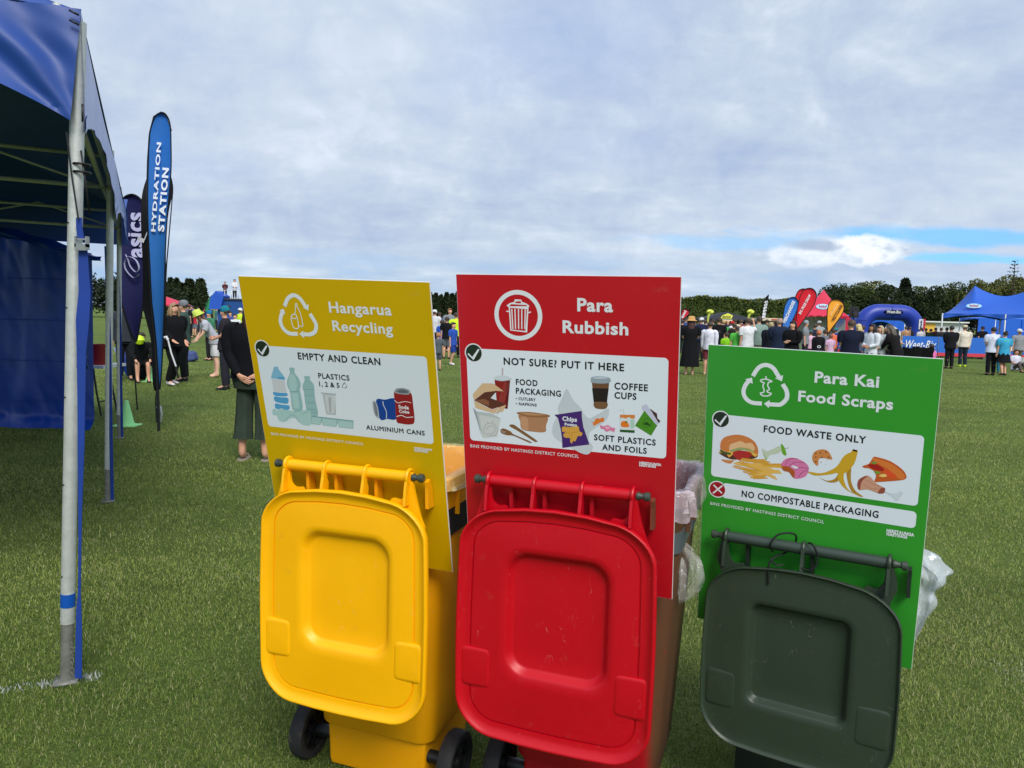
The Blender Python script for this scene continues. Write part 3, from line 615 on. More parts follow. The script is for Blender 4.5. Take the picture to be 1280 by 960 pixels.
def picture(name, items, parent, base):
    b = MB(); mats = []; z = base
    if name == 'chips_picture': items = [(k, c, w * .8, [(x + dx, y + dy) for x, y in P]) for dx, dy in ((0, 0), (4, 6), (-5, 4)) for k, c, w, P in items]
    for it in items:
        k = it[0]; c = it[1]; mm = ink(c)
        if (name.endswith("icon") or name == 'chips_picture') and k in ("l", "ls"): it = (k, c, it[2] * 1.55, it[-1])
        if mm not in mats: mats.append(mm)
        b.cur = mats.index(mm); pts = [(p[0] / 1000, p[1] / 1000) for p in it[-1]]; z += .000004
        if k == 'f': sheet(b, pts, z)
        elif k == 's': sheet(b, [(p.x, p.y) for p in smooth_pts([(a, q, 0) for a, q in pts], True, 5)], z)
        elif k == 'l': stroke(b, pts, it[2] / 1000, z)
        elif k == 'ls': stroke(b, [(p.x, p.y) for p in smooth_pts([(a, q, 0) for a, q in pts], False, 7)], it[2] / 1000, z)
        elif k == 'e': sheet(b, [(pts[0][0] + it[2] / 1000 * math.cos(j * math.pi / 16), pts[0][1] + it[2] / 1000 * math.sin(j * math.pi / 16)) for j in range(32)], z)
        elif k == 'ring':
            n = 56; V = []
            for rr_ in (.0675, .0555): V += [(pts[0][0] + rr_ * math.cos(2 * math.pi * j / n), -z, -pts[0][1] - rr_ * math.sin(2 * math.pi * j / n)) for j in range(n)]
            b.add(V, [(j, (j + 1) % n, n + (j + 1) % n, n + j) for j in range(n)])
    return b.build(name, mats, parent, smooth=False, normals=False)
def make_sign(k):
    loc, (ya, tb, rc) = SIGNS[k]; T = empty('sign_board', loc)
    T.matrix_world = Matrix.Translation(loc) @ Matrix.Rotation(ya, 4, 'Z') @ Matrix.Rotation(tb, 4, 'X') @ Matrix.Rotation(rc, 4, 'Y')
    tag(T, SLAB[k], 'sign')
    MB().box((SW / 2, .0028, -SH / 2), (SW, .005, SH)).build('board', EDGE, T, smooth=False)
    MB().box((SW / 2, -.0000, -SH / 2), (SW - .0022, .0010, SH - .0022)).build('printed_face', mat('sign_' + k, BOARD[k], .33, var=.03, vscale=3, dirt_or_reflect=((150, 140, 110), .10, 10, .6)), T, smooth=False)
    pan = [(.021, .574, .203, .4705 if k == 'r' else .460)] if k != 'g' else [(.024, .5745, .2055, .3995), (.060, .5745, .4155, .4625)]
    for u0, u1, v0, v1 in pan:
        b = MB(); sheet(b, [((u0 + u1) / 2 + x, (v0 + v1) / 2 + y) for x, y in rrect((u1 - u0) / 2, (v1 - v0) / 2, .011, 5)], .00056)
        b.build('info_panel', ink((224, 232, 240)), T, smooth=False, normals=False)
    z = .00062
    for n, name, items in ART:
        if n == k: picture(name, items, T, z); z += .000006 + .000004 * len(items)
    zt = z + .00002
    for n, name, s, u, v, w, cap, c, bold in TEXTS:
        if n == k: lettering(name, s, lambda a, q: (u / 1000 + a, -zt, -v / 1000 + q), w / 1000, cap / 1000, ink(c), T, .012 + min(bold, .014 if s.isupper() and c == 'k' else .05) * .9)
    return T
ART=[
('y','bottle_picture',[('f',(132,184,214),[(74.9,265.2),(90.6,265.3),(89.2,270.3),(107.3,295.8),(106.7,304.0),(58.4,303.7),(61.2,295.6),(73.0,271.4)]),('f',(84,160,208),[(84.6,296.8),(107.3,295.8),(106.7,304.0),(80.6,303.5)]),('f',(205,208,214),[(60.3,305.5),(105.8,304.5),(105.5,344.2),(60.8,345.3)]),('s',(84,160,208),[(59.1,346.7),(81.5,346.6),(106.5,346.1),(105.0,355.4),(79.5,358.3),(60.2,356.7)]),('s',(84,160,208),[(60.3,360.9),(81.8,361.1),(107.5,361.4),(103.8,378.8),(81.3,380.0),(59.6,375.6)]),('s',(84,160,208),[(60.4,382.7),(83.3,384.9),(107.7,385.3),(104.7,398.2),(80.4,401.7),(58.4,398.6)])]),
('y','bottle_picture',[('s',(150,188,190),[(128.2,265.8),(146.5,266.2),(144.3,279.7),(155.8,295.9),(159.5,315.1),(153.9,332.8),(155.3,349.9),(153.0,395.0),(119.9,398.5),(118.5,365.5),(118.5,340.6),(112.5,323.7),(115.3,303.8),(128.4,280.8)]),('s',(172,205,204),[(129.0,285.7),(140.9,287.2),(146.4,303.9),(146.3,321.1),(137.2,335.4),(123.3,336.5),(118.5,320.8),(120.5,303.4)]),('f',(172,205,204),[(123.6,342.7),(145.6,342.1),(143.2,390.9),(123.7,392.7)]),('l',(104,148,150),1.2,[(120.1,339.2),(137.8,339.5),(152.0,336.6)])]),
('y','bottle_picture',[('s',(150,188,190),[(175.9,288.3),(195.3,287.6),(193.9,296.6),(204.4,311.6),(203.7,333.6),(202.7,358.2),(203.9,407.9),(170.4,409.7),(166.1,376.3),(166.9,336.6),(165.0,319.6),(175.5,299.2)]),('l',(104,148,150),1.2,[(165.3,329.4),(202.5,327.6)]),('l',(104,148,150),1,[(167.2,346.5),(200.4,346.6)]),('l',(172,205,204),1.2,[(167.1,357.6),(200.3,356.5)]),('l',(104,148,150),1,[(167.9,369.9),(200.6,368.3)]),('l',(172,205,204),1.2,[(168.1,381.1),(200.7,380.2)]),('l',(104,148,150),1,[(167.9,391.2),(200.6,390.2)]),('l',(104,148,150),1,[(182.9,399.8),(201.8,400.0)])]),
('y','crushed_bottle_picture',[('s',(172,205,204),[(46.8,403.4),(58.1,400.6),(61.4,405.9),(77.2,395.6),(89.1,399.6),(116.8,400.9),(139.0,400.1),(161.9,394.2),(177.9,396.5),(180.5,415.1),(173.8,441.0),(148.6,443.5),(133.4,434.8),(124.0,424.3),(107.1,425.9),(91.3,436.4),(76.5,440.9),(63.1,436.5),(57.2,421.7),(44.7,420.3)]),('ls',(150,188,190),1.6,[(85.6,403.7),(106.6,411.9),(125.5,415.2),(138.6,436.9)]),('ls',(104,148,150),1,[(121.6,405.5),(142.0,398.5),(151.6,407.7),(172.6,395.7)]),('ls',(104,148,150),1,[(85.6,436.9),(102.5,420.0),(119.9,415.8),(133.4,434.8)]),('ls',(104,148,150),0.8,[(79.9,404.2),(78.7,419.6)])]),
('y','tray_picture',[('f',(150,188,190),[(179.7,411.4),(323.7,412.6),(318.9,439.1),(315.0,439.0),(270.1,438.5),(269.4,424.0),(262.1,438.5),(216.5,438.1),(214.0,427.0),(208.4,437.6),(177.1,437.7)]),('f',(172,205,204),[(182.7,415.4),(212.4,415.8),(207.9,435.6),(179.6,435.4)]),('f',(172,205,204),[(218.7,417.0),(265.0,417.5),(261.5,436.8),(217.6,436.2)]),('f',(172,205,204),[(272.9,418.2),(320.4,417.8),(316.5,437.3),(271.2,436.4)]),('l',(104,148,150),2,[(181.0,412.0),(322.8,413.4)])]),
('y','cup_picture',[('f',(190,196,200),[(224.5,333.8),(275.3,333.8),(273.1,340.0),(267.8,340.5),(264.8,399.6),(234.0,400.5),(230.7,341.1)]),('f',(206,210,212),[(237.0,343.1),(266.3,341.8),(261.0,395.0),(238.7,395.9)]),('f',(172,176,182),[(248.4,347.0),(257.8,346.2),(251.6,393.4),(245.1,394.0)]),('l',(120,128,136),1,[(224.9,334.8),(274.5,335.5)]),('l',(140,146,150),0.8,[(230.7,341.1),(234.5,401.0),(264.8,399.6),(272.6,340.1)])]),
('y','blue_can_picture',[('s',(20,66,150),[(405.0,342.6),(433.3,338.2),(467.7,334.7),(464.4,391.5),(434.7,396.8),(410.6,398.4)]),('s',(176,182,190),[(392.3,348.8),(402.0,345.4),(408.0,362.5),(409.1,392.9),(401.5,396.2),(392.7,379.2)]),('s',(120,126,134),[(395.7,353.5),(401.4,350.5),(405.2,370.4),(405.1,388.2),(398.3,388.8)]),('ls',(225,230,236),2,[(426.1,343.3),(427.3,355.8),(433.9,375.4),(431.6,396.4)])]),
('y','red_can_picture',[('s',(150,28,34),[(465.3,312.6),(487.6,317.0),(516.5,310.9),(520.6,347.5),(519.9,396.2),(504.7,406.5),(478.5,406.6),(463.4,400.4),(464.5,352.5)]),('s',(150,154,160),[(466.3,310.1),(473.7,302.1),(492.1,298.7),(512.2,302.7),(514.5,309.8),(508.2,317.0),(487.6,317.7),(469.6,316.0)]),('s',(98,102,110),[(472.9,309.5),(491.7,302.6),(509.1,307.8),(503.4,313.2),(482.8,313.7)]),('ls',(225,225,230),2,[(463.4,337.6),(474.5,344.1),(495.8,338.5),(514.9,340.5)]),('ls',(225,225,230),2.4,[(464.9,386.4),(481.1,381.5),(496.3,385.9),(517.3,382.6)])]),
('y','recycling_arrows',[('ls','w',11.5,[(143.8,82.1),(156.8,60.9),(175.1,49.6),(191.1,52.5),(203.5,64.5),(212.3,79.3)]),('ls','w',11.5,[(224.4,100.2),(234.1,116.8),(239.8,132.7),(232.9,151.2),(215.1,160.3),(194.4,160.5)]),('ls','w',11.5,[(174.6,160.7),(148.3,161.2),(129.3,149.3),(122.1,129.4),(126.0,112.7),(133.5,99.7)]),('f','w',[(204.5,83.7),(224.6,72.5),(220.6,91.4)]),('f','w',[(179.7,161.3),(193.5,150.5),(194.9,173.0)]),('f','w',[(123.5,94.7),(139.4,89.5),(142.3,106.0)])]),
('y','bottle_and_can_icon',[('l','w',1.6,[(173.9,105.1),(181.1,78.7),(180.2,75.2),(183.8,72.0),(186.4,75.0),(184.8,78.6),(192.1,97.1),(195.1,116.8),(196.2,135.8),(191.5,139.7),(186.8,136.8),(181.8,138.3)]),('ls','w',1.8,[(163.1,107.4),(167.1,104.5),(176.4,105.0),(179.7,110.3),(181.3,132.0),(179.6,143.0),(170.7,146.2),(163.0,142.0),(160.3,133.0),(159.6,118.5),(163.1,107.4)]),('ls','w',1.5,[(162.8,109.2),(165.3,115.5),(172.4,117.0),(179.5,111.2)])]),
('y','tick_badge',[('e','w',27,[(44.9,213.0)]),('e',(30,46,32),23.76,[(44.9,213.0)]),('l','w',4.590000000000001,[(28.1,214.6),(40.2,228.8),(62.1,202.4)])]),
('y','small_recycling_symbol',[('ls','k',1.6,[(302.1,305.1),(308.2,298.2),(312.0,303.1)]),('ls','k',1.6,[(315.0,305.8),(312.1,312.2),(306.2,313.2)]),('ls','k',1.6,[(302.3,313.5),(298.9,310.1),(301.4,306.8)])]),
('r','bin_ring',[('ring','w',[(175.9,107.3)])]),
('r','dustbin_icon',[('l','w',2.6,[(151.2,85.7),(147.9,83.1),(154.7,76.7),(167.0,73.7),(169.1,67.5),(185.0,67.1),(186.7,73.3),(198.8,76.5),(206.1,81.6),(204.1,86.1),(151.2,85.7)]),('l','w',2.4,[(151.9,87.5),(154.4,147.6),(197.9,150.5),(203.7,87.8)]),('l','w',2.2,[(156.6,76.1),(196.9,77.4)]),('l','w',2,[(142.7,96.7),(151.2,98.2)]),('l','w',2,[(204.2,99.7),(212.2,97.0)]),('l','w',2.1,[(158.6,90.8),(160.2,144.7)]),('l','w',2.1,[(167.5,90.6),(167.8,144.4)]),('l','w',2.1,[(177.5,90.3),(176.6,144.1)]),('l','w',2.1,[(186.9,90.1),(185.4,143.7)]),('l','w',2.1,[(196.6,89.8),(193.7,143.4)])]),
('r','tick_badge',[('e','w',27,[(43.2,215.8)]),('e',(30,46,32),23.76,[(43.2,215.8)]),('l','w',4.590000000000001,[(25.7,218.2),(39.7,231.8),(58.8,204.5)])]),
('r','drink_cup_picture',[('f',(196,170,176),[(124.7,253.8),(129.1,253.6),(127.6,277.1),(123.9,277.3)]),('f',(140,30,32),[(102.2,288.1),(148.0,287.6),(138.1,368.9),(107.3,366.5)]),('f',(104,22,26),[(137.0,288.3),(148.0,287.6),(138.1,368.9),(130.7,368.3)]),('s',(206,214,220),[(102.5,279.8),(125.3,273.7),(149.4,279.3),(150.5,285.1),(124.7,290.9),(102.7,288.0)]),('l',(120,130,140),0.8,[(102.7,288.5),(124.7,290.9),(150.5,285.1)]),('l',(206,120,110),0.5,[(108.8,359.1),(133.2,293.2)]),('l',(206,120,110),0.5,[(113.8,358.8),(138.1,292.9)]),('l',(206,120,110),0.5,[(118.7,358.4),(143.0,292.6)]),('l',(206,120,110),0.5,[(123.7,358.0),(147.8,292.3)])]),
('r','burger_box_picture',[('f',(212,180,140),[(34.5,334.3),(65.0,300.4),(97.3,299.0),(128.2,319.1),(109.0,319.7),(71.4,325.8),(37.6,351.0)]),('f',(92,50,40),[(71.4,325.8),(109.0,318.9),(88.3,341.4),(134.9,355.3),(92.1,373.6),(38.1,351.7)]),('f',(140,88,60),[(38.1,351.7),(70.6,345.1),(82.9,351.4),(82.4,364.7)]),('f',(222,225,230),[(89.6,340.8),(103.7,329.6),(106.1,343.0)]),('f',(212,180,140),[(37.5,352.8),(92.0,374.9),(134.3,357.2),(124.3,377.2),(99.1,385.9),(41.7,373.8)]),('f',(140,30,32),[(78.5,368.6),(92.1,373.6),(114.8,364.0),(93.4,371.1)])]),
('r','noodle_box_picture',[('f',(182,190,190),[(33.5,373.2),(43.8,383.4),(89.1,386.0),(116.2,397.2),(104.2,453.1),(60.9,460.3),(49.5,427.1)]),('f',(204,208,206),[(51.0,392.6),(116.1,399.6),(104.2,453.1),(61.4,459.5)]),('f',(150,160,162),[(33.5,373.2),(43.8,383.4),(54.9,451.4),(48.4,424.8)]),('ls',(120,110,116),0.9,[(63.2,434.6),(74.0,417.7),(93.0,414.9),(105.0,429.7),(99.4,447.4),(79.0,451.7),(65.3,445.5),(63.2,434.6)]),('ls',(120,110,116),0.9,[(70.8,435.2),(80.1,424.5),(95.2,423.2),(98.6,435.2),(86.8,446.1),(74.2,444.7)]),('l',(120,110,116),0.9,[(75.6,410.2),(79.2,416.0)]),('l',(120,110,116),0.9,[(93.4,406.3),(90.6,413.9)]),('l',(220,222,226),1.5,[(99.1,385.2),(112.1,370.9)]),('l',(160,166,170),1.5,[(105.3,388.3),(117.1,370.5)])]),
('r','bowl_picture',[('s',(176,128,94),[(170.7,383.2),(204.6,386.4),(252.5,383.8),(248.5,407.8),(245.8,425.9),(215.7,428.6),(179.4,424.5),(173.9,402.1)]),('s',(196,148,112),[(175.4,392.4),(194.8,390.8),(196.4,424.2),(180.7,422.0)]),('s',(150,104,70),[(167.3,376.2),(204.9,372.8),(255.0,376.5),(253.7,383.7),(204.6,387.6),(169.6,382.0)]),('s',(186,140,100),[(173.4,377.0),(204.8,375.7),(247.8,377.5),(204.7,382.4)])]),
('r','wooden_cutlery_picture',[('s',(132,92,58),[(142.4,414.4),(155.2,413.3),(169.7,421.7),(220.0,452.3),(218.7,457.2),(211.5,455.5),(164.6,429.4),(145.1,420.2)]),('s',(132,92,58),[(115.0,431.3),(125.1,426.8),(144.7,433.6),(154.4,441.3),(201.7,457.6),(199.2,461.5),(154.2,446.1),(134.4,445.5),(117.2,440.9)]),('l',(206,214,220),0.7,[(116.2,433.2),(129.8,436.1)]),('l',(206,214,220),0.7,[(116.8,436.5),(129.7,439.8)])]),
('r','plastic_bag_picture',[('s',(198,206,212),[(308.7,300.9),(326.4,330.1),(346.9,350.7),(357.8,369.2),(376.9,376.0),(416.0,348.2),(423.2,353.1),(414.7,378.5),(371.3,415.6),(368.5,438.3),(379.5,457.1),(367.1,478.1),(346.2,477.4),(321.1,465.5),(281.8,446.3),(266.5,427.7),(271.2,395.9),(285.6,375.0),(283.0,355.5),(294.6,326.8)]),('ls',(186,196,204),1,[(308.7,302.3),(297.3,334.9),(299.8,357.0)]),('ls',(186,196,204),1,[(308.7,302.3),(316.7,333.5),(338.6,351.3)]),('ls',(186,196,204),1,[(269.4,424.5),(288.1,400.2),(282.6,389.3)]),('ls',(186,196,204),1,[(371.4,379.3),(390.4,366.6),(420.0,350.6)]),('ls',(186,196,204),1,[(352.3,372.5),(363.1,405.1),(368.6,432.7)])]),
('r','chips_packet_picture',[('f',(70,38,112),[(272.9,375.4),(349.0,358.3),(349.5,376.9),(353.5,403.1),(363.1,430.3),(369.9,450.9),(294.3,467.5),(293.2,439.5),(289.3,411.4),(282.7,383.7)]),('s',(214,160,70),[(293.5,413.9),(296.4,406.6),(316.1,406.3),(338.3,401.6),(342.4,415.3),(350.7,420.2),(346.5,429.0),(338.2,429.8),(331.1,444.6),(324.1,445.3),(321.2,452.6),(316.2,447.4),(315.8,437.5),(301.7,437.3),(296.7,429.2),(303.3,423.0),(294.9,420.9)]),('ls',(170,112,40),0.9,[(297.7,417.8),(315.9,423.3),(339.6,416.9)]),('ls',(170,112,40),0.9,[(320.1,425.7),(321.3,442.7)])]),
('r','coffee_cup_picture',[('f',(110,76,54),[(377.0,278.8),(422.9,277.2),(416.0,345.4),(385.0,346.4)]),('f',(36,28,28),[(377.5,293.7),(421.9,292.1),(417.2,330.3),(381.8,331.6)]),('s',(120,86,58),[(383.7,331.4),(417.2,330.3),(416.0,345.4),(401.2,349.3),(385.0,346.4)]),('s',(150,164,176),[(373.8,272.2),(377.0,263.9),(398.4,260.0),(422.3,262.5),(427.1,271.6),(419.7,277.4),(398.4,280.1),(377.0,278.8)]),('s',(190,202,212),[(378.3,266.0),(398.4,261.0),(421.0,263.4),(398.4,267.5)])]),
('r','sweets_picture',[('s',(222,120,50),[(374.7,384.6),(382.3,386.7),(387.7,376.5),(398.6,375.7),(408.0,372.1),(409.4,383.1),(401.3,385.1),(391.8,391.5),(380.9,396.6),(379.6,389.7)]),('s',(222,130,166),[(399.1,393.6),(409.4,395.5),(420.2,391.8),(430.9,397.8),(439.5,398.5),(436.4,409.8),(428.3,406.4),(416.2,410.2),(408.1,404.0),(401.3,403.2)]),('s',(238,180,200),[(414.8,396.4),(425.6,398.3),(420.2,402.9),(413.5,400.7)])]),
('r','juice_carton_picture',[('f',(214,220,224),[(452.0,361.8),(491.4,358.6),(490.7,406.4),(452.4,408.4)]),('f',(216,130,60),[(452.0,360.4),(491.4,358.1),(491.5,366.8),(483.7,369.6),(475.8,365.3),(467.9,370.0),(457.3,368.2),(452.1,369.9)]),('f',(38,84,40),[(452.3,401.5),(491.4,400.0),(491.0,407.2),(452.4,407.9)]),('s',(226,120,40),[(454.3,386.2),(457.4,379.1),(468.0,376.8),(476.0,385.7),(474.8,392.7),(457.6,393.6)]),('s',(60,110,50),[(465.4,379.8),(471.2,376.6),(470.7,381.5)]),('f',(170,205,190),[(479.8,371.8),(490.2,370.9),(489.8,394.1),(480.0,395.0)]),('l',(190,200,208),0.9,[(446.6,349.1),(461.1,346.1),(463.1,359.5)])]),
('r','chocolate_wrapper_picture',[('f',(74,46,40),[(529.9,338.1),(548.0,350.1),(549.6,362.1),(557.4,369.5),(551.2,378.1),(532.8,355.3)]),('f',(74,140,36),[(515.8,344.6),(550.0,380.9),(534.3,410.7),(491.8,387.1)]),('f',(196,198,220),[(509.2,331.6),(520.7,326.8),(535.2,347.1),(553.2,375.2),(547.4,381.1),(515.8,344.6),(510.7,343.6)]),('ls',(36,74,28),0.9,[(511.3,381.4),(521.4,365.7),(534.4,371.4),(532.0,385.1),(516.6,389.1),(511.3,381.4)]),('s',(36,74,28),[(513.8,381.2),(522.8,375.0),(532.0,383.7),(521.7,383.3)])]),
('g','recycling_arrows',[('ls','w',11.8,[(131.3,83.2),(144.0,60.4),(157.3,50.3),(172.7,49.1),(186.8,57.0),(197.8,72.3),(205.2,84.3)]),('ls','w',11.8,[(213.7,99.7),(225.7,118.4),(226.9,139.9),(212.8,157.7),(199.3,160.5),(180.4,161.0)]),('ls','w',11.8,[(160.5,161.2),(133.4,161.2),(115.3,151.0),(107.3,133.2),(111.6,112.5),(122.3,96.8)]),('f','w',[(192.5,84.4),(213.9,73.7),(211.6,91.8)]),('f','w',[(166.2,160.6),(181.5,149.0),(180.2,172.4)]),('f','w',[(109.9,94.6),(129.4,88.0),(132.1,106.1)])]),
('g','apple_core_icon',[('l','w',1.9,[(167.6,88.4),(169.1,84.6),(165.8,81.3)]),('ls','w',2.2,[(151.8,94.3),(158.2,99.2),(163.4,100.5),(160.5,109.9),(164.5,120.5),(163.1,127.9),(154.6,131.5),(161.9,138.1),(177.4,136.6),(184.7,129.5),(176.9,127.5),(172.4,123.4),(178.9,117.3),(174.2,108.7),(175.4,98.6),(184.5,94.2),(171.5,89.9),(161.1,90.2),(151.8,94.3)])]),
('g','tick_badge',[('e','w',26.5,[(46.2,221.2)]),('e',(30,46,32),23.32,[(46.2,221.2)]),('l','w',4.505,[(28.6,223.8),(43.9,236.8),(61.5,207.9)])]),
('g','cross_badge',[('e','w',26.5,[(44.8,438.6)]),('e',(158,22,34),23.32,[(44.8,438.6)]),('l','w',4.505,[(32.8,426.6),(59.0,448.9)]),('l','w',4.505,[(59.2,424.9),(32.1,453.4)])]),
('g','burger_picture',[('s',(206,132,72),[(52.4,343.6),(80.8,342.4),(104.6,336.2),(94.0,337.7),(81.2,352.3),(62.2,350.7)]),('s',(88,50,36),[(47.6,327.1),(80.6,339.6),(115.0,331.9),(141.2,329.6),(156.4,320.5),(150.5,307.4),(92.8,312.4),(49.9,318.3)]),('f',(232,178,76),[(43.3,323.4),(66.5,324.5),(75.0,334.7),(87.9,321.6),(137.8,314.7),(150.0,322.7),(158.7,314.6),(150.4,304.6),(49.8,315.4)]),('s',(64,92,44),[(47.0,313.0),(60.8,318.2),(79.7,319.9),(76.0,326.0),(52.9,323.6)]),('s',(176,44,40),[(85.2,321.9),(92.7,309.6),(113.8,308.2),(129.7,308.8),(140.4,314.3),(130.7,329.7),(117.5,330.1),(107.4,340.0),(93.7,332.1)]),('s',(206,124,64),[(47.7,298.7),(51.1,284.1),(64.1,271.2),(95.7,261.6),(124.9,264.9),(146.4,277.4),(156.4,295.5),(157.2,312.0),(146.8,310.7),(132.1,304.3),(79.4,311.4),(68.9,318.5),(49.7,312.6)]),('s',(228,184,136),[(75.9,295.0),(91.6,285.9),(107.2,279.7),(120.6,284.9),(136.2,281.5),(147.2,293.9),(143.8,304.1),(129.2,299.1),(105.5,299.5),(87.2,307.6),(75.3,312.0)]),('s',(150,166,104),[(76.7,313.2),(89.8,305.8),(105.5,299.5),(124.0,299.8),(145.2,305.3),(144.1,309.6),(126.9,306.4),(103.2,308.2),(82.3,316.7)]),('l',(236,200,150),0.8,[(69.9,281.7),(73.3,284.1)]),('l',(236,200,150),0.8,[(79.2,277.7),(82.0,280.7)]),('l',(236,200,150),0.8,[(88.4,275.9),(91.2,277.6)])]),
('g','chips_picture',[('l',(214,158,56),3.0,[(112.3,332.2),(193.1,331.9)]),('l',(232,182,84),3.0,[(94.4,346.1),(163.1,350.2)]),('l',(214,158,56),3.0,[(92.1,356.3),(153.5,365.6)]),('l',(232,182,84),3.0,[(105.1,347.4),(221.4,337.5)]),('l',(214,158,56),3.0,[(120.4,333.9),(182.5,326.5)]),('l',(232,182,84),3.0,[(126.4,349.9),(222.4,355.2)]),('l',(214,158,56),3.0,[(116.3,359.9),(163.8,364.0)]),('l',(232,182,84),3.0,[(138.3,376.3),(179.4,364.5)]),('l',(214,158,56),3.0,[(143.9,382.5),(185.1,374.8)]),('l',(232,182,84),3.0,[(128.8,344.0),(210.8,375.0)]),('l',(214,158,56),3.0,[(122.0,367.5),(164.4,375.2)]),('l',(232,182,84),3.0,[(147.0,341.3),(199.1,347.6)]),('l',(214,158,56),3.0,[(107.4,340.0),(174.0,359.7)]),('l',(232,182,84),3.0,[(163.8,364.0),(219.7,352.9)]),('l',(214,158,56),3.0,[(175.5,340.0),(223.7,333.6)])]),
('g','apple_core_picture',[('s',(196,206,180),[(167.9,293.9),(181.1,300.4),(196.1,292.9),(215.6,280.7),(221.5,294.9),(206.9,305.2),(191.9,310.0),(182.5,325.1),(174.1,312.4)]),('s',(110,168,40),[(219.0,273.5),(228.2,280.4),(235.5,298.5),(234.7,306.2),(225.7,302.6),(221.0,286.8)]),('s',(150,180,110),[(169.8,304.7),(182.3,322.4),(179.9,325.5)]),('l',(40,40,40),1,[(229.8,287.0),(240.7,282.0)])]),
('g','doughnut_picture',[('s',(176,88,36),[(222.4,333.2),(238.4,328.1),(262.0,346.5),(265.8,369.2),(257.0,367.9),(245.0,354.6),(229.7,351.4)]),('s',(218,120,168),[(223.6,333.0),(232.8,318.0),(252.3,309.8),(277.3,314.4),(293.9,325.5),(298.4,338.4),(292.3,358.3),(275.7,368.5),(262.1,369.8),(260.9,349.4),(244.0,338.3),(228.9,337.7)]),('s',(220,226,230),[(250.1,334.6),(261.2,333.0),(271.4,338.3),(261.6,341.1)]),('ls',(74,34,62),1.1,[(233.8,334.3),(245.2,316.2),(267.2,310.4)]),('ls',(74,34,62),1.1,[(245.3,338.1),(260.5,322.2),(287.5,321.0)]),('ls',(74,34,62),1.1,[(262.0,346.5),(276.2,336.2),(298.2,335.7)]),('ls',(74,34,62),1.1,[(271.8,365.6),(281.9,349.0),(296.1,341.4)])]),
('g','cookie_picture',[('s',(206,132,72),[(304.9,300.9),(311.2,283.9),(328.9,274.9),(344.7,277.9),(356.8,296.5),(354.0,301.2),(335.8,299.5),(323.0,304.2),(321.6,323.4),(310.7,317.6)]),('e',(52,32,28),1.9,[(313.6,288.6)]),('e',(52,32,28),1.9,[(325.7,285.7)]),('e',(52,32,28),1.9,[(339.8,281.5)]),('e',(52,32,28),1.9,[(314.3,299.6)]),('e',(52,32,28),1.9,[(330.5,298.5)]),('e',(52,32,28),1.9,[(348.0,295.4)]),('e',(52,32,28),1.9,[(315.2,312.9)]),('e',(190,130,80),1.6,[(328.8,312.1)]),('e',(170,150,140),0.9,[(345.1,303.4)]),('e',(170,150,140),0.9,[(341.6,317.6)])]),
('g','banana_peel_picture',[('s',(176,132,40),[(326.4,356.5),(347.8,363.4),(368.0,354.4),(379.2,330.9),(378.4,357.2),(363.6,366.8),(345.4,365.9)]),('s',(176,132,40),[(395.0,319.9),(405.9,312.5),(408.7,352.4),(420.7,379.4),(442.0,394.7),(429.4,393.9),(410.7,381.1),(399.9,353.8)]),('s',(206,162,38),[(299.2,344.4),(333.4,343.6),(368.3,320.9),(386.3,286.6),(403.0,272.9),(407.5,265.1),(418.9,266.4),(418.5,279.3),(412.9,305.7),(399.4,327.9),(389.9,338.0),(392.8,360.7),(405.7,381.9),(434.4,394.0),(442.0,395.6),(424.2,391.9),(400.7,382.7),(384.3,367.9),(375.5,351.8),(373.2,337.6),(351.8,345.2),(318.3,353.3),(299.4,348.8)]),('f',(36,30,26),[(407.4,263.7),(418.8,265.6),(417.9,270.8),(406.8,268.9)])]),
('g','pizza_picture',[('s',(196,90,34),[(458.3,280.8),(465.4,277.8),(499.8,284.7),(529.9,302.7),(542.0,320.3),(537.0,330.9),(509.0,339.5),(470.7,348.4),(466.9,346.1),(469.5,331.5),(463.5,318.2),(448.3,312.0),(440.9,313.1),(434.4,308.3),(449.8,299.0)]),('s',(216,120,52),[(460.8,281.9),(500.3,290.3),(525.4,306.1),(538.5,320.9),(534.5,329.3),(522.5,328.9),(496.8,307.6),(461.4,290.2)]),('s',(166,28,24),[(447.7,303.5),(466.9,297.9),(487.2,309.0),(485.3,314.9),(463.2,314.0)]),('s',(112,150,60),[(456.7,293.2),(467.7,292.2),(465.7,298.1),(457.1,297.9)]),('s',(112,150,60),[(464.8,318.0),(479.5,318.6),(473.9,325.2),(466.4,323.5)]),('s',(112,150,60),[(493.8,315.1),(503.6,317.8),(500.3,321.1),(495.4,320.5)]),('s',(236,196,110),[(477.7,327.4),(488.3,322.4),(497.0,325.9),(489.0,331.3),(478.0,330.8)]),('s',(222,80,40),[(489.6,308.7),(507.0,314.5),(519.9,326.5),(503.5,331.9),(487.9,317.4)])]),
('g','chicken_bone_picture',[('s',(206,214,222),[(489.5,369.6),(509.2,373.4),(523.5,371.0),(530.1,364.3),(537.5,367.3),(534.8,377.6),(530.4,382.6),(529.8,389.8),(521.5,391.2),(516.2,385.0),(504.8,378.4)]),('s',(204,150,124),[(425.5,358.4),(430.8,344.6),(445.0,333.8),(456.3,336.4),(471.0,351.2),(491.4,362.1),(490.0,376.6),(478.0,378.6),(452.8,372.7),(433.2,377.4),(427.3,372.6)]),('s',(150,78,62),[(425.5,358.4),(430.8,344.6),(449.9,333.1),(438.5,347.7),(434.4,359.9),(433.1,375.9),(427.8,372.5)]),('s',(150,78,62),[(478.0,378.6),(484.1,363.3),(493.8,361.7),(492.5,376.2)]),('ls',(164,100,80),0.9,[(439.4,359.1),(457.4,367.7),(477.1,367.3)]),('ls',(164,100,80),0.9,[(445.9,346.6),(463.9,355.2),(483.9,360.5)])]),
]
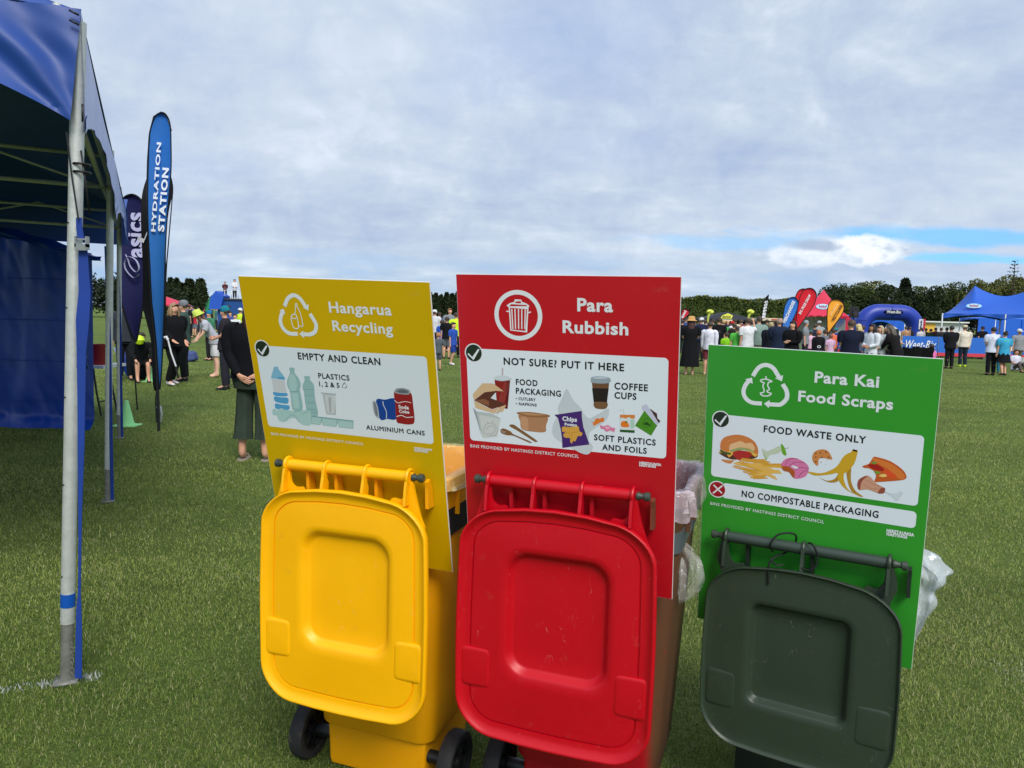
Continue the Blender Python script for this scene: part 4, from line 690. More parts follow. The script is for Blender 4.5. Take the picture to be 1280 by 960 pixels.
TEXTS=[
('y', 'lettering', 'Soda', 474.0, 360.9, 32.5, 10.2, 'w', 0.03),
('y', 'lettering', 'Coke', 474.6, 373.6, 31.9, 9.1, 'w', 0.03),
('y', 'lettering', 'Hangarua', 288.5, 93.0, 193.4, 29.2, 'w', 0.012),
('y', 'lettering', 'Recycling', 292.3, 145.3, 187.7, 28.6, 'w', 0.012),
('y', 'lettering', 'EMPTY AND CLEAN', 164.1, 236.6, 267.4, 19.6, 'k', 0.03),
('y', 'lettering', 'PLASTICS', 224.1, 289.9, 102.5, 15.2, 'k', 0.012),
('y', 'lettering', '1, 2 & 5', 223.1, 314.4, 67.5, 14.2, 'k', 0.012),
('y', 'lettering', 'ALUMINIUM CANS', 362.4, 435.6, 186.2, 13.5, 'k', 0.02),
('y', 'lettering', 'BINS PROVIDED BY HASTINGS DISTRICT COUNCIL', 26.7, 487.7, 320.8, 7.7, 'w', 0),
('y', 'lettering', 'HERETAUNGA', 511.5, 480.9, 56.4, 5.8, 'w', 0.05),
('y', 'lettering', 'HASTINGS', 510.9, 488.5, 42.3, 6.5, 'w', 0.05),
('r', 'lettering', 'Para', 338.6, 90.6, 93.2, 32.0, 'w', 0.02),
('r', 'lettering', 'Rubbish', 298.7, 148.4, 173.0, 30.7, 'w', 0.02),
('r', 'lettering', 'NOT SURE? PUT IT HERE', 130.8, 243.0, 331.2, 18.8, 'k', 0.03),
('r', 'lettering', 'FOOD', 164.6, 297.9, 62.3, 15.7, 'k', 0.02),
('r', 'lettering', 'PACKAGING', 163.9, 322.9, 128.2, 15.8, 'k', 0.02),
('r', 'lettering', '• CUTLERY', 162.7, 340.9, 57.8, 7.8, 'k', 0.012),
('r', 'lettering', '• NAPKINS', 162.3, 355.5, 60.7, 7.7, 'k', 0.012),
('r', 'lettering', 'COFFEE', 437.0, 292.2, 86.9, 17.2, 'k', 0.02),
('r', 'lettering', 'CUPS', 437.1, 317.0, 57.6, 16.7, 'k', 0.02),
('r', 'lettering', 'SOFT PLASTICS', 382.8, 436.6, 163.9, 15.8, 'k', 0.02),
('r', 'lettering', 'AND FOILS', 404.7, 461.7, 119.1, 15.4, 'k', 0.02),
('r', 'lettering', 'BINS PROVIDED BY HASTINGS DISTRICT COUNCIL', 20.5, 491.6, 319.7, 8.9, 'w', 0.0),
('r', 'lettering', 'HERETAUNGA', 504.6, 491.6, 57.7, 6.4, 'w', 0.05),
('r', 'lettering', 'HASTINGS', 504.6, 498.1, 43.8, 5.8, 'w', 0.05),
('r', 'lettering', 'Chips', 295.2, 389.7, 40.5, 11.7, 'w', 0.03),
('r', 'lettering', 'Potato', 301.5, 403.0, 34.1, 7.7, 'w', 0.03),
('g', 'lettering', 'Para Kai', 297.1, 86.7, 160.4, 29.6, 'w', 0.02),
('g', 'lettering', 'Food Scraps', 257.6, 143.6, 237.7, 28.6, 'w', 0.02),
('g', 'lettering', 'FOOD WASTE ONLY', 169.6, 243.9, 268.6, 19.1, 'k', 0.03),
('g', 'lettering', 'NO COMPOSTABLE PACKAGING', 117.1, 449.1, 367.1, 18.8, 'k', 0.02),
('g', 'lettering', 'BINS PROVIDED BY HASTINGS DISTRICT COUNCIL', 25.7, 490.9, 322.6, 9.1, 'w', 0.0),
('g', 'lettering', 'HERETAUNGA', 506.9, 485.3, 66.7, 8.4, 'w', 0.05),
('g', 'lettering', 'HASTINGS', 507.6, 494.5, 50.3, 7.7, 'w', 0.05),
]
for k in 'yrg': make_sign(k)
# ------------------------------------------------------------------ near blue tent on the left
TB = mat('blue_vinyl', (18, 66, 146), .55, bump=.12, bscale=5, var=.10, vscale=2.5, spec=.6)
TBI = mat('blue_vinyl_wall', (12, 68, 172), .38, bump=.10, bscale=4, var=.12, vscale=3, spec=.6)
ALU = mat('aluminium_pole', (196, 200, 196), .48, metal=.35, bump=.1, bscale=80, var=.10, vscale=22, dirt_or_reflect=((92, 88, 78), .6, 55, .62))
ALD = mat('dull_aluminium', (132, 132, 126), .55, metal=.4, var=.2, vscale=20)
def webbing(name, c): return mat(name, c, .65, bump=.3, bscale=300, var=.08)
WB = webbing('blue_webbing', (16, 58, 146))
tent = tag(empty('event_tent', (-3.163, 5.757, 0)), 'big blue event tent with dark inside and aluminium legs at the left edge', 'tent')
O_ = Vector((-3.163, 5.757, 0))
class LB(MB):                       # geometry given in world coordinates, stored relative to the tent
    def build(s, name, mats, parent=None, **k):
        s.v = [tuple(Vector(p) - Vector(parent.location if parent.parent is None else O_)) for p in s.v]; return MB.build(s, name, mats, parent, **k)
P = [G(83, 852), G(135, 627), G(149, 548)]
TOPS = [at(98, 62, P[0].y), at(138, 205, P[1].y), at(149, 245, P[2].y)]
sd_ = (P[2] - P[0]).normalized(); fd = Vector((-sd_.y, sd_.x, 0)) * 1.0     # along the side, and along the front towards the left
if fd.x > 0: fd = -fd
for i in range(3):
    a, b_ = P[i], TOPS[i]; t = .42 * .0 + .10
    l = LB(); l.tube([a.lerp(b_, t), a.lerp(b_, .5), b_ + (b_ - a).normalized() * .1], .0262, 20); leg = l.build('leg', ALU, tent)
    LB().tube([a - Vector((0, 0, .03)), a.lerp(b_, t + .02)], .0235, 20).build('inner_tube', ALD, leg)
    if i == 0: LB().tube([a.lerp(b_, .128), a.lerp(b_, .150)], .0275, 20).build('blue_tape', mat('tape', (10, 80, 170), .4), leg)
    for q in (.18, .33, .47, .61, .74): 
        c = a.lerp(b_, q); LB().tube([c + Vector((-.012, -.024, 0)), c + Vector((-.012, -.0268, 0))], .0032, 8).build('pin_hole', BLK, leg)
    LB().box(a + Vector((0, 0, .006)), (.09, .09, .01), rz=.4).build('foot_plate', ALD, leg)
EH = 2.70                             # eave height
EV = [at(101, 14, P[0].y - .02), None, None]
e0 = EV[0]; zE = e0.z
side = lambda t, z, o=0: Vector((e0.x, e0.y, 0)) + sd_ * t - fd * o + Vector((0, 0, z))
SL = (P[2] - P[0]).length + .1; bay = SL / 2
# side valance with scalloped hem between the legs
def hem(t):
    k = (t % bay) / bay; return 2.20 + .19 * math.sin(math.pi * min(1, max(0, k))) ** .7
l = LB(); l.grid(lambda u, v: side(u * SL, (zE - .05 * math.sin(math.pi * ((u * SL) % bay) / bay)) * (1 - v) + hem(min(u * SL, SL * .9999)) * v, .004 * v + .004 * math.sin(u * 34) * v + .003 * math.sin(u * 71 + v * 3) * v), 80, 8); l.build('side_valance', mat('blue_vinyl_glare', (104, 128, 200), .30, bump=.05, bscale=9, var=.1, vscale=3, spec=1.0), tent)  # same vinyl in a paler blue, sky glare put into the colour
# hem band
l = LB(); l.grid(lambda u, v: side(u * SL, hem(min(u * SL, SL * .9999)) + .002 + v * .05, .008 + .004 * math.sin(u * 34) + .003 * math.sin(u * 71 + 3)), 80, 1); l.build('hem_band', mat('blue_vinyl_glare', (70, 100, 190)), tent)
# front valance running left out of frame
fo = lambda t, z, o=0: Vector((e0.x, e0.y, 0)) + fd * t - sd_ * o + Vector((0, 0, z))
def vfold(t, v):                    # drag folds running to the tied lower corner
    r = math.hypot(t + .02, .46 * (1 - v)); q = math.atan2(.46 * (1 - v) + .02, t + .03)
    return (.016 * math.sin(q * 9 + 3.0 * t + 2 * noise.noise(Vector((t * 3, v * 2, 3)))) * min(1, r * 4) + .014 * noise.noise(Vector((t * 7 + v * 4, v * 2.5, 1))))
def fhem(t): return 2.235 + .36 * math.sin(math.pi * min(1, t / 3.0)) ** .85
l = LB(); l.grid(lambda u, v: fo(-.004 + u ** 1.5 * 3.1 + .045 * v * (1 - u), zE * (1 - v) + (fhem(u ** 1.5 * 3.0)) * v, .012 + .028 * v + vfold(u ** 1.5 * 3.1, v)), 110, 26); l.build('front_valance', TB, tent)
# stitched straps and eyelets at the corner
for z in (2.62, 2.585): LB().tube([fo(.003, z, .05), fo(.035, z + .012, .05)], .004, 6).build('corner_strap', BLK, tent)
LB().tube([fo(-.001, 2.30, .05), fo(.0, 2.235, .05)], .004, 6).build('corner_strap', BLK, tent)
# roof: eaves rise to a ridge
W_ = 6.0; apex = [side(1.5, 4.1, -3.0), side(SL - 1.5, 4.1, -3.0)]
c = [side(0, zE, 0), side(SL, zE, 0), side(SL, zE, -W_), side(0, zE, -W_)]
def patch(b, a, d, e, f, nu=20, nv=16, sag=.12):
    def fn(u, v):
        p = a.lerp(d, u).lerp(f.lerp(e, u), v); p.z -= sag * math.sin(math.pi * v) * (1 + .3 * math.sin(u * 9)); return p
    b.grid(fn, nu, nv)
l = LB(); patch(l, c[0], c[1], apex[1], apex[0]); patch(l, c[3], c[0], apex[0], apex[0]); patch(l, c[2], c[1], apex[1], apex[1]); patch(l, c[3], c[2], apex[1], apex[0]); l.build('roof', TB, tent)
# eave tubes and trusses inside
for (a, b2) in ((side(.02, 2.44, -.08), side(SL, 2.44, -.08)), (side(.02, 2.66, -.08), side(SL, 2.66, -.08)), (side(3.1, 2.43, -.05), side(3.1, 2.43, -W_)), (side(3.1, 2.66, -.05), side(3.1, 2.66, -W_)), (side(SL - .05, 2.43, -.05), side(SL - .05, 2.43, -W_)), (side(SL - .05, 2.62, -.05), side(SL - .05, 2.62, -W_)), (fo(.02, 2.64, -.06), fo(W_, 2.64, -.06))):
    LB().tube([a, b2], .016, 8).build('truss_tube', ALU, tent)
for t0 in (3.1, SL - .05):
    for i in range(8): LB().tube([side(t0, 2.43 + .22 * (i % 2), -.1 - i * .75), side(t0, 2.43 + .22 * ((i + 1) % 2), -.1 - (i + 1) * .75)], .010, 6).build('truss_brace', ALU, tent)
# valances of the far and left sides close the dark inside
l = LB(); bk_ = sd_ * 1.1; l.grid(lambda u, v: Vector((c[1].x, c[1].y, 0)) + bk_ + (c[2] - c[1]) * u + Vector((0, 0, zE + .25 - .58 * v)), 10, 2); l.grid(lambda u, v: c[1] + (c[2] - c[1]) * u + bk_ * v + Vector((0, 0, .25 * v)), 10, 2); l.grid(lambda u, v: Vector((c[3].x, c[3].y, 0)) + (c[2] - c[3]) * u + Vector((0, 0, zE - .45 * v)), 10, 2); l.build('far_valance', TB, tent)
# back wall with rolled top
YB = 9.25; a0 = at(-120, 535, YB); a0.z = 0; a1 = at(121, 533, YB); a1.z = 0
tz = lambda u: (at(-120, 262, YB).z) * (1 - u) + at(121, 318, YB).z * u
def wr(x, z, s): return noise.noise(Vector((x * 1.6, z * 1.1, s)))
l = LB()
def fn(u, v):
    z = tz(u) * (1 - v) + .01; p = a0.lerp(a1, u); x = p.x
    dpt = .10 * abs(wr(x, z * .4, 1)) + .05 * wr(x * 3, z * .8, 5) + .012 * wr(x * 7 + z * 2, z * 3, 9) + .02 * math.sin(x * 7) * v
    p.y -= dpt + .12 * max(0, (v - .93) / .07) ** 2; p.z = z; return p
l.grid(fn, 110, 90); l.build('back_wall', TBI, tent)
l = LB(); b0, b1 = at(-120, 244, YB - .1), at(134, 322, YB - .1); 
def fn(u, v):
    p = b0.lerp(b1, u); p.z += -.20 * v * (1 - .75 * u) ; p.y -= .06 * math.sin(math.pi * v) + .05 * wr(p.x * 3, v * 3, 2) + .14 * v; p.z += .04 * wr(p.x * 2.5, v, 8); return p
l.grid(fn, 60, 10); l.build('rolled_wall_top', TBI, tent)
for k in range(4):
    z = .35 + k * .5; LB().tube([Vector((a0.x, YB - .14, z)), Vector((a1.x - .02, YB - .14, z))], .004, 5).build('wall_seam', TBI, tent)
# blue strap, buckle and black elastic cord on the near leg
p0 = P[0]
def np_(px, py, dy=0): return at(px, py, p0.y - .03 + dy)
l = LB()
def ribbon(b, pts, ws, th=.003):
    pts = [Vector(p) for p in pts]; n = len(pts); rs = []
    for p, w in zip(pts, ws): rs.append([p + Vector((-w / 2, 0, 0)), p + Vector((w / 2, 0, 0)), p + Vector((w / 2, th, 0)), p + Vector((-w / 2, th, 0))])
    b.rings(rs)
st = tag(empty('ratchet_strap', p0), 'blue webbing strap with metal buckle hanging beside the near tent leg', 'strap')
class SBm(MB):
    def build(s, name, mats, parent=None, **k):
        s.v = [tuple(Vector(p) - p0) for p in s.v]; return MB.build(s, name, mats, parent, **k)
b = SBm(); ribbon(b, [np_(98.5, 272), np_(99, 285), np_(101, 300)], [.022, .024, .026]); b.build('webbing', WB, st)
b = SBm(); ribbon(b, [np_(103.5, 312), np_(104, 335), np_(105.5, 365), np_(103, 400), np_(101.5, 440), np_(101.5, 500), np_(101, 560), np_(100, 640), np_(99.3, 720), np_(98.8, 745), np_(98.4, 760), np_(98.3, 800), np_(97.8, 848)], [.034, .040, .046, .052, .036, .030, .026, .014, .010, .012, .020, .026, .028]); b.build('webbing', WB, st)
b = SBm(); c0 = np_(102.5, 307, -.01); b.box(c0, (.048, .02, .012)); b.box(c0 + Vector((0, 0, .024)), (.044, .012, .006)); b.box(c0 + Vector((-.021, 0, .01)), (.006, .02, .05)); b.box(c0 + Vector((.021, 0, .01)), (.006, .02, .05)); b.box(c0 + Vector((0, -.006, -.012)), (.04, .012, .014)); b.build('buckle', mat('buckle_steel', (170, 172, 166), .35, metal=.8), st, smooth=False)
SBm().tube([np_(83, 165, -.01), np_(90, 222, -.012), np_(98, 274, -.01)], .0035, 6).build('elastic_cord', BLK, st)
l = LB(); l.tube([TOPS[0] + Vector((.012, -.02, -.38)), Vector((TOPS[0].x + .028, TOPS[0].y, 1.9))], .004, 6); l.build('black_tie', BLK, tent)
for q in range(2): LB().tube([p + Vector((.03 * math.cos(a), .03 * math.sin(a), (-.43 + q * .0) - .03 * q)) for p in [TOPS[0]] for a in (i * math.pi / 5 for i in range(10))], .005, 6, closed=True, cap=False).build('black_tie', BLK, tent)
# slim straps by the two further legs, blue knot, pegs
for i, wd in ((1, .028), (2, .03)):
    x = MB(); a = P[i]; x.tube([(.045, -.02, .02), (.045, -.02, .4), (.05, -.02, 1.2), (.04, -.02, 2.0)], wd / 2, 6, flat=.12); o = x.build('tie_down_strap', WB); o.location = a; tag(o, ['blue strap hanging beside the middle tent leg', 'blue strap hanging beside the far tent leg'][i - 1], 'strap')
b = MB(); kp = at(103, 447, P[0].y + .0)
for j in range(5): b.tube([kp + Vector((.016 * math.cos(q + j), .012 * math.sin(q * 1.0), -.009 * j + .01 * math.sin(q + j))) for q in (i * math.pi / 4 for i in range(8))], .0045, 6, closed=True, cap=False)
b.tube([kp, np_(98, 436)], .004, 6); tag(b.build('rope_knot', mat('blue_rope', (30, 60, 110), .8, bump=.4, bscale=200)), 'knotted blue rope halfway up the near tent leg', 'rope')
b = MB(); 
for i in range(7): b.tube([P[0] + Vector((.028 + .004 * (i % 2), -.01, .03 + .022 * i)) + Vector((.007 * math.cos(q), 0, .013 * math.sin(q))) for q in (j * math.pi / 4 for j in range(8))], .002, 5, closed=True, cap=False)
tag(b.build('chain', ALD), 'small steel chain at the foot of the near tent leg', 'chain')
# ------------------------------------------------------------------ table, bucket, cones, board, bags
WHT = mat('white_laminate', (214, 216, 216), .5)
Yt = 10.3; a = at(116, 458, Yt); b_ = at(131.5, 458.5, Yt); tw = .62
tb = tag(empty('folding_table', (b_.x - .72, Yt, 0)), 'white folding table with black legs behind the tent legs', 'table'); zt = a.z
MB().box((0, .2, zt), (1.5, .6, .04)).build('table_top', WHT, tb, smooth=False)
for sx in (-.62, .55):
    for y in (0, .42): MB().tube([(sx, y, zt), (sx + .04, y, .35), (sx + .10, y, 0)], .014, 8).build('leg', BLK, tb)
    MB().tube([(sx + .06, 0, .2), (sx + .06, .42, .2)], .01, 8).build('leg_brace', BLK, tb)
bk = at(124, 457, Yt + .1); bk.z = zt + .02
t = tag(empty('red_bucket', bk), 'red plastic bucket standing on the white folding table', 'bucket')
MB().lathe([(.0, 0), (.115, 0), (.145, .27), (.152, .27), (.152, .285), (.14, .285), (.11, .01), (0, .01)], 24).build('pail', mat('bucket_red', (150, 24, 28), .45), t)
MB().tube([(.15 * math.cos(q), -.02, .27 - .1 * math.sin(q)) for q in (i * math.pi / 12 for i in range(13))], .004, 6).build('handle', BLK, t)
def cone(px, py, h, label):
    g = G(px, py); t = tag(empty('marker_cone', g), label, 'cone', 'pale green marker cones'); m_ = mat('cone_green', (150, 226, 150), .6, var=.05)
    MB().lathe([(.105, .012), (.085, .05), (.024, h), (.0, h)], 24).build('cone', m_, t)
    b = MB(); b.rings([[Vector((x, y, z)) for x, y in rrect(s, s, .04, 4)] for s, z in ((.15, 0), (.15, .010), (.11, .014))]); b.build('base', m_, t)
cone(158.5, 532, .33, 'pale green cone nearest the tent legs'); cone(188, 477, .33, 'pale green cone standing further off beside the black bag')
g = G(160, 472); b = MB(); b.grid(lambda u, v: Vector((-.35 + .52 * u + .28 * v, .15 * u - .05 * math.sin(3 * v), .62 * (1 - v) * (1 - .35 * u) + .02)), 8, 8); b.warp(lambda p: p)
b.grid(lambda u, v: Vector((-.35 + .52 * u + .28 * v, .22 + .15 * u - .05 * math.sin(3 * v), .60 * (1 - v) * (1 - .35 * u) + .02)), 8, 8)
o = b.build('blue_tarp', TBI); o.location = g + Vector((0, .1, 0)); tag(o, 'blue tarp bundle slanting down to the grass beside the far tent leg', 'tarp')
def lumpbag(name, loc, s, m_, label, cat, seed=1, strap=True, parent=None, group=None):
    t = tag(empty(name, loc), label, cat, group); b = MB()
    def fn(u, v):
        th = u * 2 * math.pi; ph = v * math.pi; d = Vector((math.sin(ph) * math.cos(th), math.sin(ph) * math.sin(th), math.cos(ph)))
        e = Vector([math.copysign(abs(q) ** .7, q) for q in d]); k = 1 + .18 * noise.noise(d * 2 + Vector((seed, 0, 0))) + .07 * noise.noise(d * 6)
        p = Vector((e.x * s[0], e.y * s[1], e.z * s[2])) * k; p.z = max(p.z + s[2] * .93, 0); return p
    b.grid(fn, 24, 18); b.build('bag', m_, t)
    if strap: MB().tube([(s[0] * .6 * math.cos(q), -s[1] * .5, s[2] * (1.8 + .5 * math.sin(q))) for q in (i * math.pi / 8 for i in range(9))], .014, 6, flat=.4).build('handle', BLK, t)
    return t
lumpbag('black_bag', G(178, 474), (.26, .16, .22), cloth((18, 22, 24)), 'black sports bag on the grass left of the far green cone', 'bag', 3)
lumpbag('drawstring_bag', G(235.5, 452), (.24, .18, .16), cloth((70, 84, 130)), 'blue and white patterned bag on the grass behind the hoodie woman', 'bag', 5, False)
# ------------------------------------------------------------------ feather flags at the left
def flag(name, Y, outline, m_, pole, label, pole_m=None, depth=.03, texts=(), wave=.05, mast_r=.012, border=None, cat='flag', group=None):
    g = at(pole[-1][0], pole[-1][1], Y); base = Vector((g.x, Y, 0)); t = tag(empty(name, base), label, cat, group)
    def fw(px, py, dy=0): p = at(px, py, Y); p.y += dy + wave * math.sin(p.z * 2.3 + p.x * 3); return p - base
    P = smooth_pts([(x, y, 0) for x, y in outline], True, 5)
    # strips between left and right edges give a curved cloth
    b = MB(); ys = sorted(set(round(p.y, 1) for p in P)); y0, y1 = min(ys), max(ys); n = 46
    def span(y):
        xs = []
        for i, p in enumerate(P):
            q = P[(i + 1) % len(P)]
            if (p.y <= y < q.y) or (q.y <= y < p.y): xs.append(p.x + (q.x - p.x) * (y - p.y) / (q.y - p.y))
        return (min(xs), max(xs)) if xs else None
    rows = []
    for j in range(n + 1):
        y = y0 + .05 + (y1 - y0 - .1) * (.5 - .5 * math.cos(math.pi * j / n)); s_ = span(y)
        if s_: rows.append((y, s_))
    nu = 6
    def fn(u, v):
        y, (xa, xb) = rows[round(v * (len(rows) - 1))]; return fw(xa + (xb - xa) * u, y, depth * math.sin(math.pi * u))
    b.grid(fn, nu, len(rows) - 1); b.build('sail', m_, t)
    if border:
        col, w_ = border; b = MB(); b.tube([fw(p.x, p.y, -.004) for p in P], w_, 6, closed=True, cap=False); b.build('border', col, t)
    b = MB(); pp = [fw(x, y, .01) for x, y in pole]; pp[-1].z = -.02 if pole[-1][1] > hz(pole[-1][0]) + 40 else pp[-1].z
    b.tube(pp, [mast_r * (.45 + .55 * i / (len(pp) - 1)) for i in range(len(pp))], 8); b.build('mast', pole_m or BLK, t)
    for (s, p0_, p1_, hpx, mm, bold) in texts:
        A, B_ = fw(*p0_, -.012), fw(*p1_, -.012); d = B_ - A; w = d.length; d.normalize(); n_ = Vector((-d.z, 0, d.x)); cap = hpx / F_PX * Y
        lettering('lettering', s, lambda a_, q: A + d * a_ + n_ * q, w, cap, mm, t, bold)
    return t
FB = lambda c, n: mat(n, c, .7, bump=.15, bscale=30, var=.06, vscale=3, spec=.3)
KF = FB((12, 13, 17), 'black_sailcloth')
flag('feather_flag', 11.0, [(149, 262), (153, 248), (165, 243), (176, 249), (182, 262), (183, 300), (182, 340), (179, 380), (176, 405), (172, 426), (167, 420), (157, 392), (150, 365), (148, 330), (147, 290)], FB((20, 22, 72), 'navy_sailcloth'), [(148, 262), (149, 300), (152, 380), (166, 425), (171, 470)], 'navy feather flag with white asics lettering beside the far tent leg', texts=[('asics', (178.5, 322), (178.5, 266), 21.0, ink((190, 190, 222)), .03)], border=(KF, .012), wave=.03)
t = [o for o in scn.objects if o.name == 'feather_flag'][0]
b = MB(); cp = at(166, 330, 10.97)                                    # spiral mark below the lettering
sp_ = smooth_pts([(174, 343, 0), (167, 347, 0), (158, 338, 0), (156, 328, 0), (161, 321, 0), (170, 325, 0), (174, 335, 0), (170, 340, 0), (163, 333, 0), (160, 324, 0), (157, 318, 0)], False, 5)
pts = [at(p.x, p.y, 10.955) - t.location for p in sp_]; b.tube(pts, [.016 + .012 * math.sin(math.pi * i / len(pts)) for i in range(len(pts))], 6, flat=.15); b.build('logo', ink((190, 190, 222)), t)
flag('feather_flag', 9.9, [(190, 214), (206, 206), (214, 222), (217, 240), (213, 262), (210, 300), (206, 380), (201, 440), (197, 486), (192, 478), (188, 430), (179, 395), (176, 380), (177, 330), (178, 270), (181, 238)], KF, [(214, 224), (216, 240), (209, 330), (201, 440), (196, 500), (198, 532)], 'black feather flag mostly hidden behind the blue flag', texts=[('L', (180.5, 304), (189, 286), 9, ink('w'), 0)], wave=.05)
flag('feather_flag', 9.2, [(186, 168), (192, 147), (200, 140.5), (207, 143), (212, 155), (213, 180), (213, 215), (210, 260), (208, 310), (206, 370), (203, 430), (200, 482), (198, 480), (195, 440), (190, 385), (188, 330), (186, 280), (185, 240), (185, 200)], FB((36, 104, 178), 'blue_sailcloth'), [(213, 163), (208, 146), (200, 139.5), (191, 145), (186, 165), (184, 200), (184, 240), (186, 300), (189, 380), (194, 440), (197, 500), (198.5, 537)], 'tall blue hydration station feather flag standing on the grass', texts=[('HYDRATION', (195.5, 290), (201, 178), 5.0, ink('w'), .03), ('STATION', (206, 290), (210.5, 210), 7.0, ink('w'), .04)], border=(KF, .008), wave=.02, mast_r=.018)
g = G(198, 537); b = MB(); b.tube([(0, 0, -.05), (0, 0, .40)], .013, 8); b.tube([(-.02, 0, .28), (.03, 0, .30), (.05, -.01, .2), (.03, 0, .1)], .012, 6); o = b.build('ground_spike', mat('spike_steel', (190, 196, 200), .4, metal=.6)); o.location = g; tag(o, 'steel ground spike holding the blue feather flag', 'spike')
# ------------------------------------------------------------------ people
def skin_mat(c): return mat('skin_%d' % c[0], c, .55, var=.05, vscale=20)
SK = [(214, 160, 132), (190, 134, 104), (150, 100, 72), (222, 176, 150)]
def bender(a, z0=.50, z1=.62):       # bends everything above the hips forward (towards -y)
    def fn(p):
        k = max(0, min(1, (p.z - z0) / (z1 - z0))); q = a * k; z = p.z - z0
        if q == 0: return p
        return Vector((p.x, p.y * math.cos(q) - max(z, 0) * math.sin(q), z0 + max(z, 0) * math.cos(q) + p.y * math.sin(q) * .8)) if z > 0 else p
    return fn
POSE = dict(   # elbow, wrist, hand for (left, right) in body fractions of height; facing -y
    down=[((-.125, .0, .63), (-.130, -.01, .49), (-.130, -.02, .43)), ((.125, .0, .63), (.130, -.01, .49), (.130, -.02, .43))],
    front=[((-.125, -.01, .64), (-.05, -.12, .62), (-.01, -.145, .61)), ((.125, -.01, .64), (.06, -.11, .60), (.03, -.14, .61))],
    back=[((-.135, .03, .64), (-.055, .085, .535), (-.015, .10, .50)), ((.135, .03, .64), (.055, .09, .52), (.015, .105, .50))],
    cross=[((-.13, -.02, .65), (-.02, -.10, .66), (.05, -.11, .66)), ((.13, -.02, .65), (.02, -.11, .64), (-.05, -.12, .64))],
    raise_=[((-.15, -.03, .80), (-.13, -.06, .93), (-.12, -.07, .98)), ((.125, 0, .63), (.13, -.02, .49), (.13, -.03, .43))],
    hips=[((-.175, .03, .65), (-.10, -.0, .56), (-.075, -.02, .55)), ((.175, .03, .65), (.10, 0, .56), (.075, -.02, .55))],
    crutch=[((-.125, -.03, .64), (-.10, -.13, .55), (-.10, -.17, .53)), ((.125, -.0, .64), (.11, -.08, .54), (.10, -.11, .50))],
    reach=[((-.125, -.09, .68), (-.09, -.20, .63), (-.08, -.25, .62)), ((.125, -.09, .68), (.09, -.20, .63), (.08, -.25, .62))],
)
LEGS = dict(
    stand=[((-.052, -.005, .28), (-.056, .01, .045), (-.062, -.075, .016)), ((.052, -.005, .28), (.056, .01, .045), (.062, -.075, .016))],
    walk=[((-.05, -.06, .285), (-.052, .02, .06), (-.055, -.06, .022)), ((.05, .01, .28), (.05, .10, .07), (.055, .03, .02))],
    wide=[((-.060, -.005, .28), (-.070, .01, .045), (-.078, -.07, .016)), ((.060, -.005, .28), (.070, .01, .045), (.078, -.07, .016))],
)
def capsule_path(b, pts, rs, n=10, squash=1): b.tube(pts, rs, n, flat=squash)
